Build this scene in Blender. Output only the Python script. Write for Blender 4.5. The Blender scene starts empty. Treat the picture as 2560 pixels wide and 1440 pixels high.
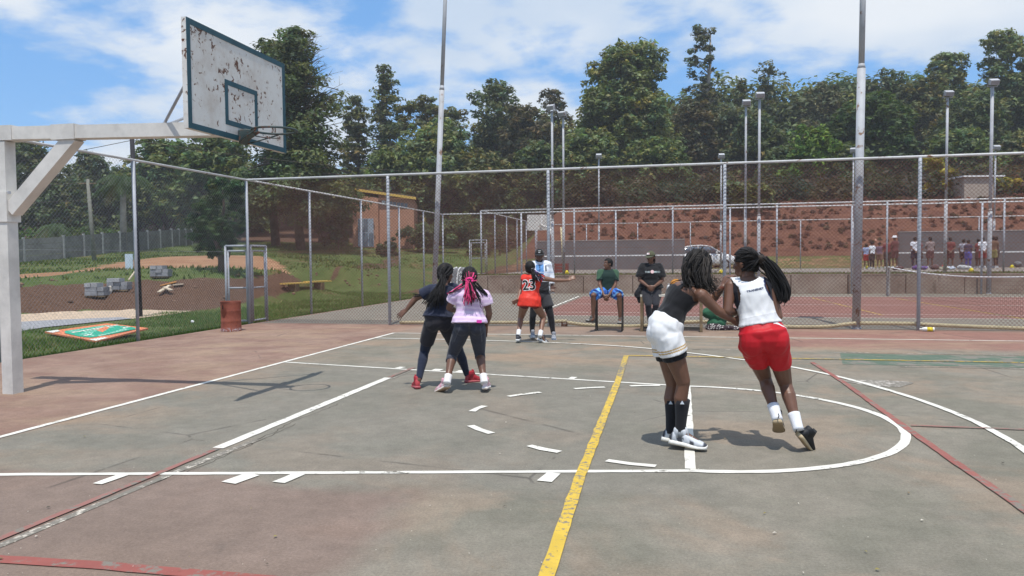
import bpy, bmesh, math, random
import numpy as np
from mathutils import Vector, Matrix
from mathutils.bvhtree import BVHTree

rnd = random.Random(7)
nrg = np.random.default_rng(11)
scene = bpy.context.scene
COL = scene.collection
PI = math.pi

# ------------------------------------------------------------------ camera
CAM = np.array([5.74713, -7.26846, 1.5036])
YAW, PITCH, ROLL = 0.218799, -0.0388044, 0.0092255
FPX = 1918.45                       # focal length in photo pixels (2560 wide)


def cam_matrix():
    cy, sy, cp, sp, cr, sr = math.cos(YAW), math.sin(YAW), math.cos(PITCH), math.sin(PITCH), math.cos(ROLL), math.sin(ROLL)
    Rz = np.array([[cy, -sy, 0], [sy, cy, 0], [0, 0, 1]])
    Rx = np.array([[1, 0, 0], [0, cp, -sp], [0, sp, cp]])
    Ry = np.array([[cr, 0, sr], [0, 1, 0], [-sr, 0, cr]])
    return Rz @ Rx @ Ry


CM = cam_matrix()                   # columns: right, forward, up
cam_data = bpy.data.cameras.new("camera")
cam_data.sensor_width = 36.0
cam_data.lens = 36.0 * FPX / 2560.0
cam_data.clip_start = 0.1
cam_data.clip_end = 3000.0
cam = bpy.data.objects.new("camera", cam_data)
COL.objects.link(cam)
cam.matrix_world = Matrix([[CM[0, 0], CM[0, 2], -CM[0, 1], CAM[0]],
                           [CM[1, 0], CM[1, 2], -CM[1, 1], CAM[1]],
                           [CM[2, 0], CM[2, 2], -CM[2, 1], CAM[2]],
                           [0, 0, 0, 1]])
scene.camera = cam

# ------------------------------------------------------------------ light
SUN_DIR = Vector((0.19, -1.05, 2.95)).normalized()      # towards the sun
SUN_EL = math.asin(SUN_DIR.z)
SUN_AZ = math.atan2(SUN_DIR.x, SUN_DIR.y)
sun_data = bpy.data.lights.new("sun", "SUN")
sun_data.energy = 4.2
sun_data.angle = math.radians(0.53)
sun_data.color = (1.0, 0.955, 0.88)
sun = bpy.data.objects.new("sun", sun_data)
COL.objects.link(sun)
sun.rotation_euler = SUN_DIR.to_track_quat("Z", "Y").to_euler()
sun.location = (0, -20, 40)

scene.view_settings.view_transform = "Standard"
scene.view_settings.look = "None"
scene.view_settings.exposure = 0.0
scene.view_settings.gamma = 1.0
scene.view_settings.use_curve_mapping = False
scene.render.engine = "CYCLES"
scene.cycles.max_bounces = 6
scene.cycles.transparent_max_bounces = 8


# ------------------------------------------------------------------ node helpers
class NT:
    def __init__(self, tree):
        self.t = tree

    def n(self, typ, **kw):
        nd = self.t.nodes.new(typ)
        for k, v in kw.items():
            setattr(nd, k, v)
        return nd

    def put(self, sock, v):
        if isinstance(v, bpy.types.NodeSocket):
            self.t.links.new(v, sock)
        elif v is not None:
            if hasattr(sock.default_value, "__len__") and not hasattr(v, "__len__"):
                v = (v, v, v)
            if hasattr(sock.default_value, "__len__") and len(sock.default_value) == 4 and len(v) == 3:
                v = (*v, 1.0)
            sock.default_value = v

    def math(self, op, a, b=None, c=None, clamp=False):
        nd = self.n("ShaderNodeMath", operation=op, use_clamp=clamp)
        for i, v in enumerate((a, b, c)):
            if v is not None:
                self.put(nd.inputs[i], v)
        return nd.outputs[0]

    def vmath(self, op, a, b=None):
        nd = self.n("ShaderNodeVectorMath", operation=op)
        self.put(nd.inputs[0], a)
        if b is not None:
            self.put(nd.inputs[1], b)
        return nd.outputs[1] if op in ("DOT_PRODUCT", "LENGTH", "DISTANCE") else nd.outputs[0]

    def noise(self, vec, scale, detail=4.0, rough=0.6, dist=0.0):
        nd = self.n("ShaderNodeTexNoise")
        self.put(nd.inputs["Vector"], vec)
        nd.inputs["Scale"].default_value = scale
        nd.inputs["Detail"].default_value = detail
        nd.inputs["Roughness"].default_value = rough
        nd.inputs["Distortion"].default_value = dist
        return nd.outputs["Fac"]

    def step(self, v, lo, hi, to0=0.0, to1=1.0):
        nd = self.n("ShaderNodeMapRange", interpolation_type="SMOOTHSTEP")
        self.put(nd.inputs["Value"], v)
        nd.inputs["From Min"].default_value = lo
        nd.inputs["From Max"].default_value = hi
        nd.inputs["To Min"].default_value = to0
        nd.inputs["To Max"].default_value = to1
        return nd.outputs["Result"]

    def mix(self, fac, a, b, mode="MIX"):
        nd = self.n("ShaderNodeMix", data_type="RGBA", blend_type=mode)
        self.put(nd.inputs[0], fac)
        self.put(nd.inputs[6], a)
        self.put(nd.inputs[7], b)
        return nd.outputs[2]

    def pos(self):
        return self.n("ShaderNodeNewGeometry").outputs["Position"]

    def obj(self):
        return self.n("ShaderNodeTexCoord").outputs["Object"]

    def sep(self, v):
        nd = self.n("ShaderNodeSeparateXYZ")
        self.put(nd.inputs[0], v)
        return nd.outputs

    def bump(self, h, strength, dist=0.01):
        nd = self.n("ShaderNodeBump")
        nd.inputs["Strength"].default_value = strength
        nd.inputs["Distance"].default_value = dist
        self.put(nd.inputs["Height"], h)
        return nd.outputs["Normal"]


def new_mat(name, rough=0.7, spec=0.3, metal=0.0):
    m = bpy.data.materials.new(name)
    m.use_nodes = True
    nt = NT(m.node_tree)
    b = m.node_tree.nodes["Principled BSDF"]
    b.inputs["Roughness"].default_value = rough
    b.inputs["Specular IOR Level"].default_value = spec
    b.inputs["Metallic"].default_value = metal
    return m, nt, b


# ------------------------------------------------------------------ sky
world = bpy.data.worlds.new("World")
scene.world = world
world.use_nodes = True
wt = NT(world.node_tree)
bg = world.node_tree.nodes["Background"]
sky = wt.n("ShaderNodeTexSky", sky_type="NISHITA")
sky.sun_disc = False
sky.sun_elevation = SUN_EL
sky.sun_rotation = SUN_AZ
sky.altitude = 1200
sky.air_density = 1.35
sky.dust_density = 0.4
sky.ozone_density = 2.2
SKY_STRENGTH = 0.125
wdir = wt.n("ShaderNodeTexCoord").outputs["Generated"]


def build_clouds():
    # clouds lie on a flat layer: directions are projected on it so they flatten towards the horizon
    x, y, z = wt.sep(wdir)
    zc = wt.math("MAXIMUM", z, 0.0)
    d = wt.math("ADD", zc, 0.22)
    cx = wt.math("DIVIDE", x, d)
    cy = wt.math("DIVIDE", y, d)
    cb = wt.n("ShaderNodeCombineXYZ")
    wt.put(cb.inputs[0], cx)
    wt.put(cb.inputs[1], cy)
    vec = wt.vmath("ADD", cb.outputs[0], (CLOUD_OFF[0], CLOUD_OFF[1], CLOUD_OFF[2]))
    big = wt.noise(vec, 0.85, 2.0, 0.5)
    fine = wt.noise(vec, 2.9, 9.0, 0.55, 0.15)
    s = wt.math("ADD", wt.math("MULTIPLY", big, 0.47), wt.math("MULTIPLY", fine, 0.53))
    dens = wt.step(s, 0.445, 0.555)
    shade = wt.step(wt.noise(vec, 1.7, 4.0, 0.5), 0.35, 0.7)
    ccol = wt.mix(shade, (5.0, 5.9, 7.1), (7.2, 7.5, 7.8))
    skyc = wt.mix(1.0, sky.outputs[0], (0.72, 0.98, 1.28), "MULTIPLY")
    skyc = wt.mix(0.55, skyc, (1.55, 3.85, 7.5))
    return wt.mix(wt.math("MULTIPLY", dens, 0.94), skyc, ccol)


CLOUD_OFF = (2.2, 3.3, 8.8)
wt.put(bg.inputs["Color"], build_clouds())
bg.inputs["Strength"].default_value = SKY_STRENGTH


# ------------------------------------------------------------------ geometry helpers
def at(px, py, t):
    """point seen at photo pixel (px, py) at forward depth t, used to carry measurements off the photograph"""
    return CAM + CM @ np.array([(px - 1280) / FPX * t, t, (720 - py) / FPX * t])


def gz(px, py, z=0.0):
    d = CM @ np.array([(px - 1280) / FPX, 1, (720 - py) / FPX])
    return CAM + d * ((z - CAM[2]) / d[2])


def gy(px, py, y):
    d = CM @ np.array([(px - 1280) / FPX, 1, (720 - py) / FPX])
    return CAM + d * ((y - CAM[1]) / d[1])


def unit(v):
    v = np.asarray(v, float)
    return v / (np.linalg.norm(v) + 1e-12)


def frame(d):
    d = unit(d)
    a = np.array([0, 0, 1.0]) if abs(d[2]) < 0.9 else np.array([1.0, 0, 0])
    x = unit(np.cross(a, d))
    return x, np.cross(d, x)


class MB:
    """collects primitives into one mesh"""

    def __init__(self):
        self.v, self.f = [], []

    def add(self, v, f):
        o = len(self.v)
        self.v += [tuple(p) for p in v]
        self.f += [tuple(i + o for i in q) for q in f]
        return self

    def ring(self, rings, cap=True):
        n = len(rings[0])
        v = [p for r in rings for p in r]
        f = []
        for k in range(len(rings) - 1):
            for i in range(n):
                j = (i + 1) % n
                f.append((k * n + i, k * n + j, (k + 1) * n + j, (k + 1) * n + i))
        if cap:
            f.append(tuple(range(n - 1, -1, -1)))
            f.append(tuple((len(rings) - 1) * n + i for i in range(n)))
        return self.add(v, f)

    def box(self, c, s, ax=None):
        c = np.asarray(c, float)
        h = np.asarray(s, float) / 2
        A = np.eye(3) if ax is None else np.asarray(ax)      # rows: local axes
        v = [c + A[0] * h[0] * a + A[1] * h[1] * b + A[2] * h[2] * d for a in (-1, 1) for b in (-1, 1) for d in (-1, 1)]
        return self.add(v, [(0, 1, 3, 2), (4, 6, 7, 5), (0, 4, 5, 1), (2, 3, 7, 6), (0, 2, 6, 4), (1, 5, 7, 3)])

    def bar(self, a, b, w, h, up=(0, 0, 1)):
        a, b = np.asarray(a, float), np.asarray(b, float)
        d = unit(b - a)
        s = unit(np.cross(d, up))
        u = np.cross(s, d)
        return self.box((a + b) / 2, (np.linalg.norm(b - a), w, h), (d, s, u))

    def tube(self, pts, r, n=8, cap=True):
        pts = [np.asarray(p, float) for p in pts]
        if np.isscalar(r):
            r = [r] * len(pts)
        rings = []
        x = None
        for i, p in enumerate(pts):
            d = unit(pts[min(i + 1, len(pts) - 1)] - pts[max(i - 1, 0)])
            if x is None:
                x, y = frame(d)
            else:
                x = unit(x - d * np.dot(x, d))
                y = np.cross(d, x)
            rings.append([p + (x * math.cos(2 * PI * k / n) + y * math.sin(2 * PI * k / n)) * r[i] for k in range(n)])
        return self.ring(rings, cap)

    def rcone(self, a, b, ra, rb, n=12):
        a, b = np.asarray(a, float), np.asarray(b, float)
        d = unit(b - a)
        x, y = frame(d)
        rings = []
        for c, r, angs in ((a, ra, (-80, -45, 0)), (b, rb, (0, 45, 80))):
            for g in angs:
                g = math.radians(g)
                rr, o = r * math.cos(g), r * math.sin(g)
                rings.append([c + d * o + (x * math.cos(2 * PI * k / n) + y * math.sin(2 * PI * k / n)) * rr for k in range(n)])
        return self.ring(rings)

    def fcone(self, a, b, ra, rb, n=16):
        return self.tube([a, b], [ra, rb], n)

    def ell(self, c, rad, ax=None, n=14, m=9):
        c = np.asarray(c, float)
        A = np.eye(3) if ax is None else np.asarray(ax)
        rings = []
        for j in range(m):
            th = -PI / 2 + PI * (j + 0.35) / (m - 0.3)
            rings.append([c + A[0] * rad[0] * math.cos(th) * math.cos(2 * PI * k / n) + A[1] * rad[1] * math.cos(th) * math.sin(2 * PI * k / n) + A[2] * rad[2] * math.sin(th) for k in range(n)])
        return self.ring(rings)

    def loft(self, secs, n=20, e=1.0):
        """secs: (centre, half axis X vector, half axis Y vector)"""
        rings = []
        for c, X, Y in secs:
            r = []
            for k in range(n):
                a = 2 * PI * k / n
                ca, sa = math.cos(a), math.sin(a)
                r.append(np.asarray(c) + np.asarray(X) * math.copysign(abs(ca) ** e, ca) + np.asarray(Y) * math.copysign(abs(sa) ** e, sa))
            rings.append(r)
        return self.ring(rings)

    def mesh(self, name):
        me = bpy.data.meshes.new(name)
        me.from_pydata(self.v, [], self.f)
        me.update()
        return me

    def build(self, name, mat, parent=None, smooth=False, loc=None):
        """links the collected shapes as one object; the vertices are world coordinates unless loc is the origin"""
        if loc is not None:
            self.v = [tuple(np.asarray(p) - np.asarray(loc)) for p in self.v]
        me = self.mesh(name)
        return link(name, me, mat, parent, smooth, loc)


def base_of(o):
    p = np.zeros(3)
    while o is not None:
        p = p + np.array(o.location)
        o = o.parent
    return p


def link(name, me, mat=None, parent=None, smooth=False, loc=None):
    o = bpy.data.objects.new(name, me)
    COL.objects.link(o)
    if mat is not None:
        me.materials.append(mat)
    if smooth:
        me.polygons.foreach_set("use_smooth", [True] * len(me.polygons))
    if loc is not None:
        o.location = loc
    if parent is not None:
        o.parent = parent
        b = base_of(parent)
        if loc is None:
            o.location = tuple(-b)
        else:
            o.location = tuple(np.asarray(loc) - b)
    return o


def tag(o, label, cat, group=None):
    o["label"] = label
    o["category"] = cat
    if group:
        o["group"] = group
    return o


def thing(name, label, cat, loc, group=None):
    o = bpy.data.objects.new(name, None)
    o.empty_display_size = 0.2
    COL.objects.link(o)
    o.location = tuple(loc)
    return tag(o, label, cat, group)


def structure(o):
    o["kind"] = "structure"
    return o


def stuff(o):
    o["kind"] = "stuff"
    return o


def set_cols(me, cols):
    a = me.color_attributes.new("Col", "FLOAT_COLOR", "POINT")
    c = np.ones((len(me.vertices), 4), np.float32)
    c[:, :3] = cols
    a.data.foreach_set("color", c.ravel())


def np_mesh(name, verts, faces):
    """verts (N,3); faces (M,k) all the same size"""
    me = bpy.data.meshes.new(name)
    M, k = faces.shape
    me.vertices.add(len(verts))
    me.vertices.foreach_set("co", np.ascontiguousarray(verts, np.float32).ravel())
    me.loops.add(M * k)
    me.loops.foreach_set("vertex_index", np.ascontiguousarray(faces, np.int32).ravel())
    me.polygons.add(M)
    me.polygons.foreach_set("loop_start", np.arange(0, M * k, k, dtype=np.int32))
    me.update(calc_edges=True)
    return me


# ------------------------------------------------------------------ materials
def simple_mat(name, col, rough=0.7, spec=0.3, metal=0.0, var=0.15, scale=6.0, bump=0.0):
    m, nt, b = new_mat(name, rough, spec, metal)
    p = nt.pos()
    f = nt.noise(p, scale, 5.0, 0.65)
    lo = tuple(c * (1 - var) for c in col)
    hi = tuple(min(1, c * (1 + var)) for c in col)
    nt.put(b.inputs["Base Color"], nt.mix(nt.step(f, 0.3, 0.7), lo, hi))
    if bump:
        nt.put(b.inputs["Normal"], nt.bump(nt.noise(p, scale * 8, 4.0), bump, 0.01))
    return m


def attr_mat(name, rough=0.7, spec=0.25, weave=0.0, var=0.12, scale=30.0, sheen=0.0):
    m, nt, b = new_mat(name, rough, spec)
    a = nt.n("ShaderNodeAttribute", attribute_name="Col").outputs["Color"]
    p = nt.pos()
    f = nt.step(nt.noise(p, scale, 4.0, 0.6), 0.25, 0.75, 1 - var, 1 + var)
    cb = nt.n("ShaderNodeCombineXYZ")
    for i in range(3):
        nt.put(cb.inputs[i], f)
    nt.put(b.inputs["Base Color"], nt.mix(1.0, a, cb.outputs[0], "MULTIPLY"))
    if weave:
        nt.put(b.inputs["Normal"], nt.bump(nt.noise(p, 240.0, 2.0), weave, 0.002))
    if sheen:
        b.inputs["Sheen Weight"].default_value = sheen
    return m


def rust_mat(name, paint, rust, amount, scale=7.0, rough=0.6, metal=0.0, spec=0.4):
    """paint or zinc with flaking rust where the noise passes a threshold"""
    m, nt, b = new_mat(name, rough, spec, metal)
    p = nt.pos()
    grime = nt.step(nt.noise(p, scale * 0.35, 5.0, 0.7), 0.3, 0.75)
    base = nt.mix(grime, paint, tuple(c * 0.72 for c in paint))
    k = nt.step(nt.noise(p, scale, 8.0, 0.68, 0.5), amount, amount + 0.05)
    nt.put(b.inputs["Base Color"], nt.mix(k, base, rust))
    nt.put(b.inputs["Roughness"], nt.step(k, 0, 1, rough, 0.9))
    nt.put(b.inputs["Normal"], nt.bump(nt.noise(p, scale * 3, 5.0), 0.25, 0.006))
    return m


M_ZINC = rust_mat("galvanised_steel", (0.42, 0.44, 0.48), (0.20, 0.12, 0.08), 0.66, 9.0, 0.5, 0.0)
M_RAIL = rust_mat("rusty_rail", (0.66, 0.65, 0.63), (0.22, 0.12, 0.07), 0.60, 5.0, 0.6)
M_POLE = rust_mat("weathered_pole", (0.46, 0.47, 0.49), (0.21, 0.13, 0.09), 0.585, 4.0, 0.6)
M_WIRE = simple_mat("rusty_wire", (0.175, 0.080, 0.058), 0.7, 0.3, 0.0, 0.3, 3.0)
M_WIRE_GREY = simple_mat("zinc_wire", (0.22, 0.23, 0.25), 0.5, 0.4, 0.0, 0.2, 3.0)
M_WIRE_FAR = simple_mat("weathered_wire", (0.22, 0.10, 0.075), 0.7, 0.3, 0.0, 0.3, 1.0)
M_HOOP_WHITE = rust_mat("weathered_white_paint", (0.74, 0.71, 0.66), (0.30, 0.19, 0.12), 0.70, 6.0, 0.55)
M_BOARD_TEAL = rust_mat("teal_border_paint", (0.020, 0.085, 0.115), (0.16, 0.07, 0.045), 0.70, 14.0, 0.5)
M_RIM = rust_mat("rim_paint", (0.05, 0.075, 0.075), (0.13, 0.06, 0.04), 0.56, 14.0, 0.5)
M_CONCRETE = simple_mat("concrete", (0.34, 0.31, 0.28), 0.9, 0.2, 0.0, 0.25, 2.0, 0.4)
M_PAINT_WHITE = simple_mat("white_paint", (0.75, 0.74, 0.72), 0.6, 0.3, 0.0, 0.08, 4.0)
M_FOLIAGE = None


def backboard_mat():
    m, nt, b = new_mat("flaking_white_board", 0.55, 0.35)
    p = nt.pos()
    dirt = nt.step(nt.noise(p, 2.6, 6.0, 0.7), 0.38, 0.78)
    base = nt.mix(dirt, (0.70, 0.69, 0.66), (0.53, 0.47, 0.41))
    big = nt.noise(p, 2.1, 2.0, 0.5)
    k = nt.math("ADD", nt.math("MULTIPLY", nt.noise(p, 17.0, 9.0, 0.62, 0.6), 0.72), nt.math("MULTIPLY", big, 0.28))
    flake = nt.step(k, 0.580, 0.592)
    halo = nt.step(k, 0.52, 0.60)
    rust = nt.mix(nt.noise(p, 30.0), (0.055, 0.028, 0.02), (0.20, 0.085, 0.045))
    c = nt.mix(nt.math("MULTIPLY", halo, 0.45), base, (0.46, 0.34, 0.25))
    nt.put(b.inputs["Base Color"], nt.mix(flake, c, rust))
    nt.put(b.inputs["Normal"], nt.bump(nt.math("SUBTRACT", 1.0, flake), 0.5, 0.004))
    return m


def paint_line_mat(name, col, wear=0.36, scale=10.0):
    m, nt, b = new_mat(name, 0.75, 0.2)
    p = nt.pos()
    n1 = nt.noise(p, scale, 8.0, 0.72)
    n2 = nt.noise(p, 1.1, 3.0, 0.5)
    w = nt.math("ADD", nt.math("MULTIPLY", n1, 0.7), nt.math("MULTIPLY", n2, 0.3))
    k = nt.step(w, wear, wear + 0.06)
    g = nt.noise(p, 160.0, 2.0, 0.6)
    asph = nt.mix(g, (0.165, 0.15, 0.125), (0.235, 0.21, 0.175))
    c = nt.mix(nt.step(nt.noise(p, 4.0, 5.0, 0.7), 0.3, 0.75), tuple(x * 0.82 for x in col), col)
    nt.put(b.inputs["Base Color"], nt.mix(k, asph, c))
    nt.put(b.inputs["Normal"], nt.bump(g, 0.25, 0.004))
    return m


M_LINE = paint_line_mat("white_line_paint", (0.76, 0.73, 0.65), 0.385, 12.0)
M_LINE_WORN = paint_line_mat("worn_white_line_paint", (0.55, 0.50, 0.44), 0.50, 14.0)
M_LINE_OLD = paint_line_mat("chipped_white_line_paint", (0.62, 0.56, 0.47), 0.53, 18.0)
M_LINE_YELLOW = paint_line_mat("yellow_line_paint", (0.66, 0.45, 0.07), 0.455, 26.0)
M_LINE_RED = paint_line_mat("red_line_paint", (0.32, 0.12, 0.098), 0.45, 12.0)
M_LINE_RED_FRESH = paint_line_mat("fresh_red_line_paint", (0.31, 0.10, 0.082), 0.40, 9.0)
M_LINE_GREEN = paint_line_mat("green_strip_paint", (0.115, 0.16, 0.115), 0.44, 3.0)
M_LINE_PINK = paint_line_mat("faded_red_line_paint", (0.31, 0.15, 0.125), 0.45, 14.0)


def court_mat():
    m, nt, b = new_mat("worn_court_asphalt", 0.85, 0.2)
    p = nt.pos()
    warp = nt.noise(p, 0.55, 5.0, 0.62)
    warp2 = nt.noise(nt.vmath("ADD", p, (31.0, 7.0, 0.0)), 0.55, 5.0, 0.62)
    x, y, z = nt.sep(p)
    xw = nt.math("ADD", x, nt.math("MULTIPLY", nt.math("SUBTRACT", warp, 0.5), 1.2))
    yw = nt.math("ADD", y, nt.math("MULTIPLY", nt.math("SUBTRACT", warp2, 0.5), 1.2))

    def band(v, lo, hi, s):
        return nt.math("MULTIPLY", nt.step(v, lo - s, lo + s), nt.step(v, hi - s, hi + s, 1.0, 0.0))

    def rect(x0, x1, y0, y1, s=0.25, sharp=False):
        return nt.math("MULTIPLY", band(x if sharp else xw, x0, x1, s), band(y if sharp else yw, y0, y1, s))

    grain = nt.noise(p, 220.0, 2.0, 0.6)
    mid = nt.noise(p, 9.0, 6.0, 0.7)
    blot = nt.noise(p, 0.9, 6.0, 0.62, 0.4)
    green = nt.mix(nt.step(blot, 0.35, 0.65), (0.176, 0.164, 0.128), (0.224, 0.200, 0.160))
    tan = (0.315, 0.220, 0.150)
    red = nt.mix(nt.step(blot, 0.38, 0.62), (0.228, 0.130, 0.100), (0.290, 0.186, 0.140))
    c = green
    c = nt.mix(nt.math("MULTIPLY", nt.step(nt.noise(nt.vmath("ADD", p, (5.0, 11.0, 0)), 0.62, 5.0, 0.62, 0.6), 0.49, 0.63), 0.60), c, (0.270, 0.205, 0.150))
    c = nt.mix(nt.math("MULTIPLY", rect(0.1, 5.9, -2.5, 2.7, 0.25), 0.45), c, (0.190, 0.178, 0.150))
    # reddish paint still on the apron behind the baseline, along the fence, and in the near corner
    c = nt.mix(nt.math("MULTIPLY", rect(-9.0, 0.0, -30.0, 40.0, 0.12, True), 0.85), c, red)
    c = nt.mix(nt.math("MULTIPLY", rect(-9.0, 60.0, 7.5, 9.4, 0.22), 0.55), c, red)
    c = nt.mix(nt.math("MULTIPLY", rect(7.0, 60.0, 5.9, 9.3, 0.35), 0.75), c, (0.265, 0.125, 0.098))
    c = nt.mix(nt.math("MULTIPLY", rect(-2.0, 4.12, -9.0, -2.55, 0.16), 0.62), c, (0.205, 0.132, 0.108))
    c = nt.mix(nt.math("MULTIPLY", rect(2.6, 5.4, -9.0, -4.0, 0.5), 0.35), c, (0.235, 0.165, 0.120))
    # dust blown along the baseline, the far sideline and the fence
    dust = nt.step(nt.noise(nt.vmath("MULTIPLY", p, (0.5, 1.0, 1.0)), 0.8, 6.0, 0.66, 0.8), 0.44, 0.66)
    c = nt.mix(nt.math("MULTIPLY", nt.math("MULTIPLY", dust, rect(-4.0, 60.0, 3.4, 9.3, 0.9)), 0.75), c, tan)
    c = nt.mix(nt.math("MULTIPLY", nt.math("MULTIPLY", dust, rect(-3.0, 0.8, -4.5, 3.2, 0.7)), 0.70), c, (0.29, 0.205, 0.14))
    # neighbouring court: grey-green border, red playing field
    c = nt.mix(rect(-4.2, 60.0, 9.5, 25.0, 0.05, True), c, nt.mix(blot, (0.175, 0.160, 0.130), (0.235, 0.205, 0.165)))
    c = nt.mix(nt.math("MULTIPLY", rect(2.0, 60.0, 12.5, 22.4, 0.06, True), 0.92), c, nt.mix(blot, (0.20, 0.085, 0.070), (0.265, 0.130, 0.105)))
    # oil-dark stains and pale scuffs
    st = nt.step(nt.noise(nt.vmath("ADD", p, (2.2, 8.1, 0)), 1.7, 6.0, 0.68, 0.4), 0.62, 0.74)
    c = nt.mix(nt.math("MULTIPLY", st, 0.30), c, (0.09, 0.085, 0.075))
    sc = nt.step(nt.noise(p, 5.5, 7.0, 0.75, 0.3), 0.64, 0.72)
    c = nt.mix(nt.math("MULTIPLY", sc, 0.22), c, (0.40, 0.35, 0.28))
    # hairline cracks
    vo = nt.n("ShaderNodeTexVoronoi", feature="DISTANCE_TO_EDGE")
    nt.put(vo.inputs["Vector"], nt.vmath("ADD", p, nt.vmath("MULTIPLY", nt.n("ShaderNodeTexNoise").outputs["Color"], (0.3, 0.3, 0.0))))
    vo.inputs["Scale"].default_value = 0.32
    crack = nt.math("MULTIPLY", nt.step(vo.outputs["Distance"], 0.001, 0.006, 1.0, 0.0), nt.step(blot, 0.5, 0.6))
    c = nt.mix(nt.math("MULTIPLY", crack, 0.55), c, (0.05, 0.045, 0.04))
    g = nt.step(grain, 0.25, 0.75, 0.86, 1.14)
    g = nt.math("MULTIPLY", g, nt.step(nt.noise(p, 62.0, 3.0, 0.7), 0.3, 0.7, 0.86, 1.13))
    g = nt.math("MULTIPLY", g, nt.step(nt.noise(p, 2.6, 8.0, 0.75), 0.3, 0.7, 0.88, 1.10))
    g = nt.math("MULTIPLY", g, nt.step(mid, 0.25, 0.75, 0.92, 1.09))
    cb = nt.n("ShaderNodeCombineXYZ")
    for i in range(3):
        nt.put(cb.inputs[i], g)
    nt.put(b.inputs["Base Color"], nt.mix(1.0, c, cb.outputs[0], "MULTIPLY"))
    nt.put(b.inputs["Normal"], nt.bump(grain, 0.35, 0.006))
    return m


def terrain_mat():
    m, nt, b = new_mat("grass_and_earth", 0.95, 0.1)
    p = nt.pos()
    zone = nt.n("ShaderNodeAttribute", attribute_name="Col").outputs["Color"]
    sp = nt.n("ShaderNodeSeparateColor")
    nt.put(sp.inputs[0], zone)
    n1 = nt.noise(p, 0.8, 8.0, 0.72)
    n2 = nt.noise(p, 14.0, 6.0, 0.7)
    n3 = nt.noise(p, 0.35, 6.0, 0.7, 0.5)
    wob = nt.math("MULTIPLY", nt.math("SUBTRACT", nt.noise(p, 2.2, 6.0, 0.7), 0.5), 0.9)

    def k(ch):
        return nt.step(nt.math("ADD", sp.outputs[ch], wob), 0.40, 0.60)

    grass = nt.mix(nt.step(n1, 0.3, 0.7), (0.058, 0.092, 0.024), (0.115, 0.138, 0.046))
    grass = nt.mix(nt.math("MULTIPLY", nt.step(n2, 0.55, 0.8), 0.6), grass, (0.20, 0.17, 0.08))
    grass = nt.mix(nt.math("MULTIPLY", nt.step(n3, 0.53, 0.66), 0.75), grass, (0.165, 0.105, 0.055))
    soil = nt.mix(nt.step(n2, 0.3, 0.75), (0.075, 0.042, 0.028), (0.165, 0.098, 0.066))
    clay = nt.mix(nt.step(n1, 0.3, 0.7), (0.26, 0.130, 0.070), (0.38, 0.225, 0.130))
    redbank = nt.mix(nt.step(n1, 0.35, 0.65), (0.112, 0.046, 0.032), (0.175, 0.078, 0.049))
    redbank = nt.mix(nt.step(n2, 0.55, 0.7), redbank, (0.12, 0.09, 0.035))
    c = nt.mix(k(0), grass, soil)
    c = nt.mix(k(1), c, clay)
    c = nt.mix(k(2), c, redbank)
    nt.put(b.inputs["Base Color"], c)
    nt.put(b.inputs["Normal"], nt.bump(n2, 0.8, 0.06))
    return m


# ------------------------------------------------------------------ terrain
Z3 = 0.77                       # level of the upper court
CTRL = []
BANK_FOOT = [(-300, 830), (-100, 800), (0, 792), (100, 784), (200, 778), (300, 775), (400, 776), (480, 778), (540, 772), (620, 763), (700, 752), (830, 727), (1000, 692)]
BANK_TOP = [(-300, 735, 21), (-100, 725, 23), (0, 718, 23.8), (100, 713, 24.6), (200, 709, 25.3), (300, 705, 26), (400, 701, 26.2), (480, 697, 26.2), (560, 692, 27), (620, 685, 28.5), (700, 675, 31.5), (850, 665, 38), (1000, 660, 49)]
for px, py in BANK_FOOT:
    CTRL.append(gz(px, py, 0.0))
    CTRL.append(gz(px, py + 10, 0.0))
for q in BANK_TOP + [(1110, 650, 56),
          (0, 690, 28), (150, 680, 34), (300, 658, 40), (430, 642, 48), (560, 642, 46), (650, 652, 42),
          (-400, 680, 40), (0, 660, 50), (60, 655, 52), (160, 648, 54), (300, 632, 60), (430, 617, 70), (600, 612, 80),
          (760, 617, 76), (885, 617, 80), (1035, 612, 84), (700, 640, 50), (900, 638, 55), (1050, 632, 62), (1110, 608, 96),
          (0, 600, 105), (300, 590, 118), (600, 580, 130), (900, 560, 140), (1050, 545, 150)]:
    CTRL.append(at(*q))
for x, y in [(-5, -30), (-5, -10), (-5, 0), (-5, 8), (-5, 16), (-6.5, 4), (-6.5, 12), (-6, 22), (-12, -20), (-30, -40), (-8, 6), (-9, 0), (-12, 4), (-6.5, 30), (-7, 38), (-40, -10)]:
    CTRL.append(np.array([x, y, -0.02]))
for x, y, z in [(-150, 250, 22), (-50, 300, 24), (-200, 60, 8), (-200, -80, 3), (-60, 180, 14)]:
    CTRL.append(np.array([x, y, z]))
CTRL = np.array(CTRL)
_d = np.linalg.norm(CTRL[:, None, :2] - CTRL[None, :, :2], axis=2)
_W = np.linalg.solve(_d + 0.02 * np.eye(len(CTRL)), CTRL[:, 2])


def left_z(x, y):
    out = np.empty(len(x))
    for i in range(0, len(x), 20000):
        d = np.hypot(x[i:i + 20000, None] - CTRL[None, :, 0], y[i:i + 20000, None] - CTRL[None, :, 1])
        out[i:i + 20000] = d @ _W
    return out


FY = np.array([-1000, 24.95, 25.08, 38.7, 41.0, 44.0, 49.0, 55.0, 62.0, 75.0, 110.0, 200.0, 600.0])
FZ = np.array([-0.05, -0.05, Z3 - 0.012, Z3 - 0.012, 0.80, 0.88, 1.9, 4.2, 6.0, 7.2, 9.5, 18.0, 30.0])


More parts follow.
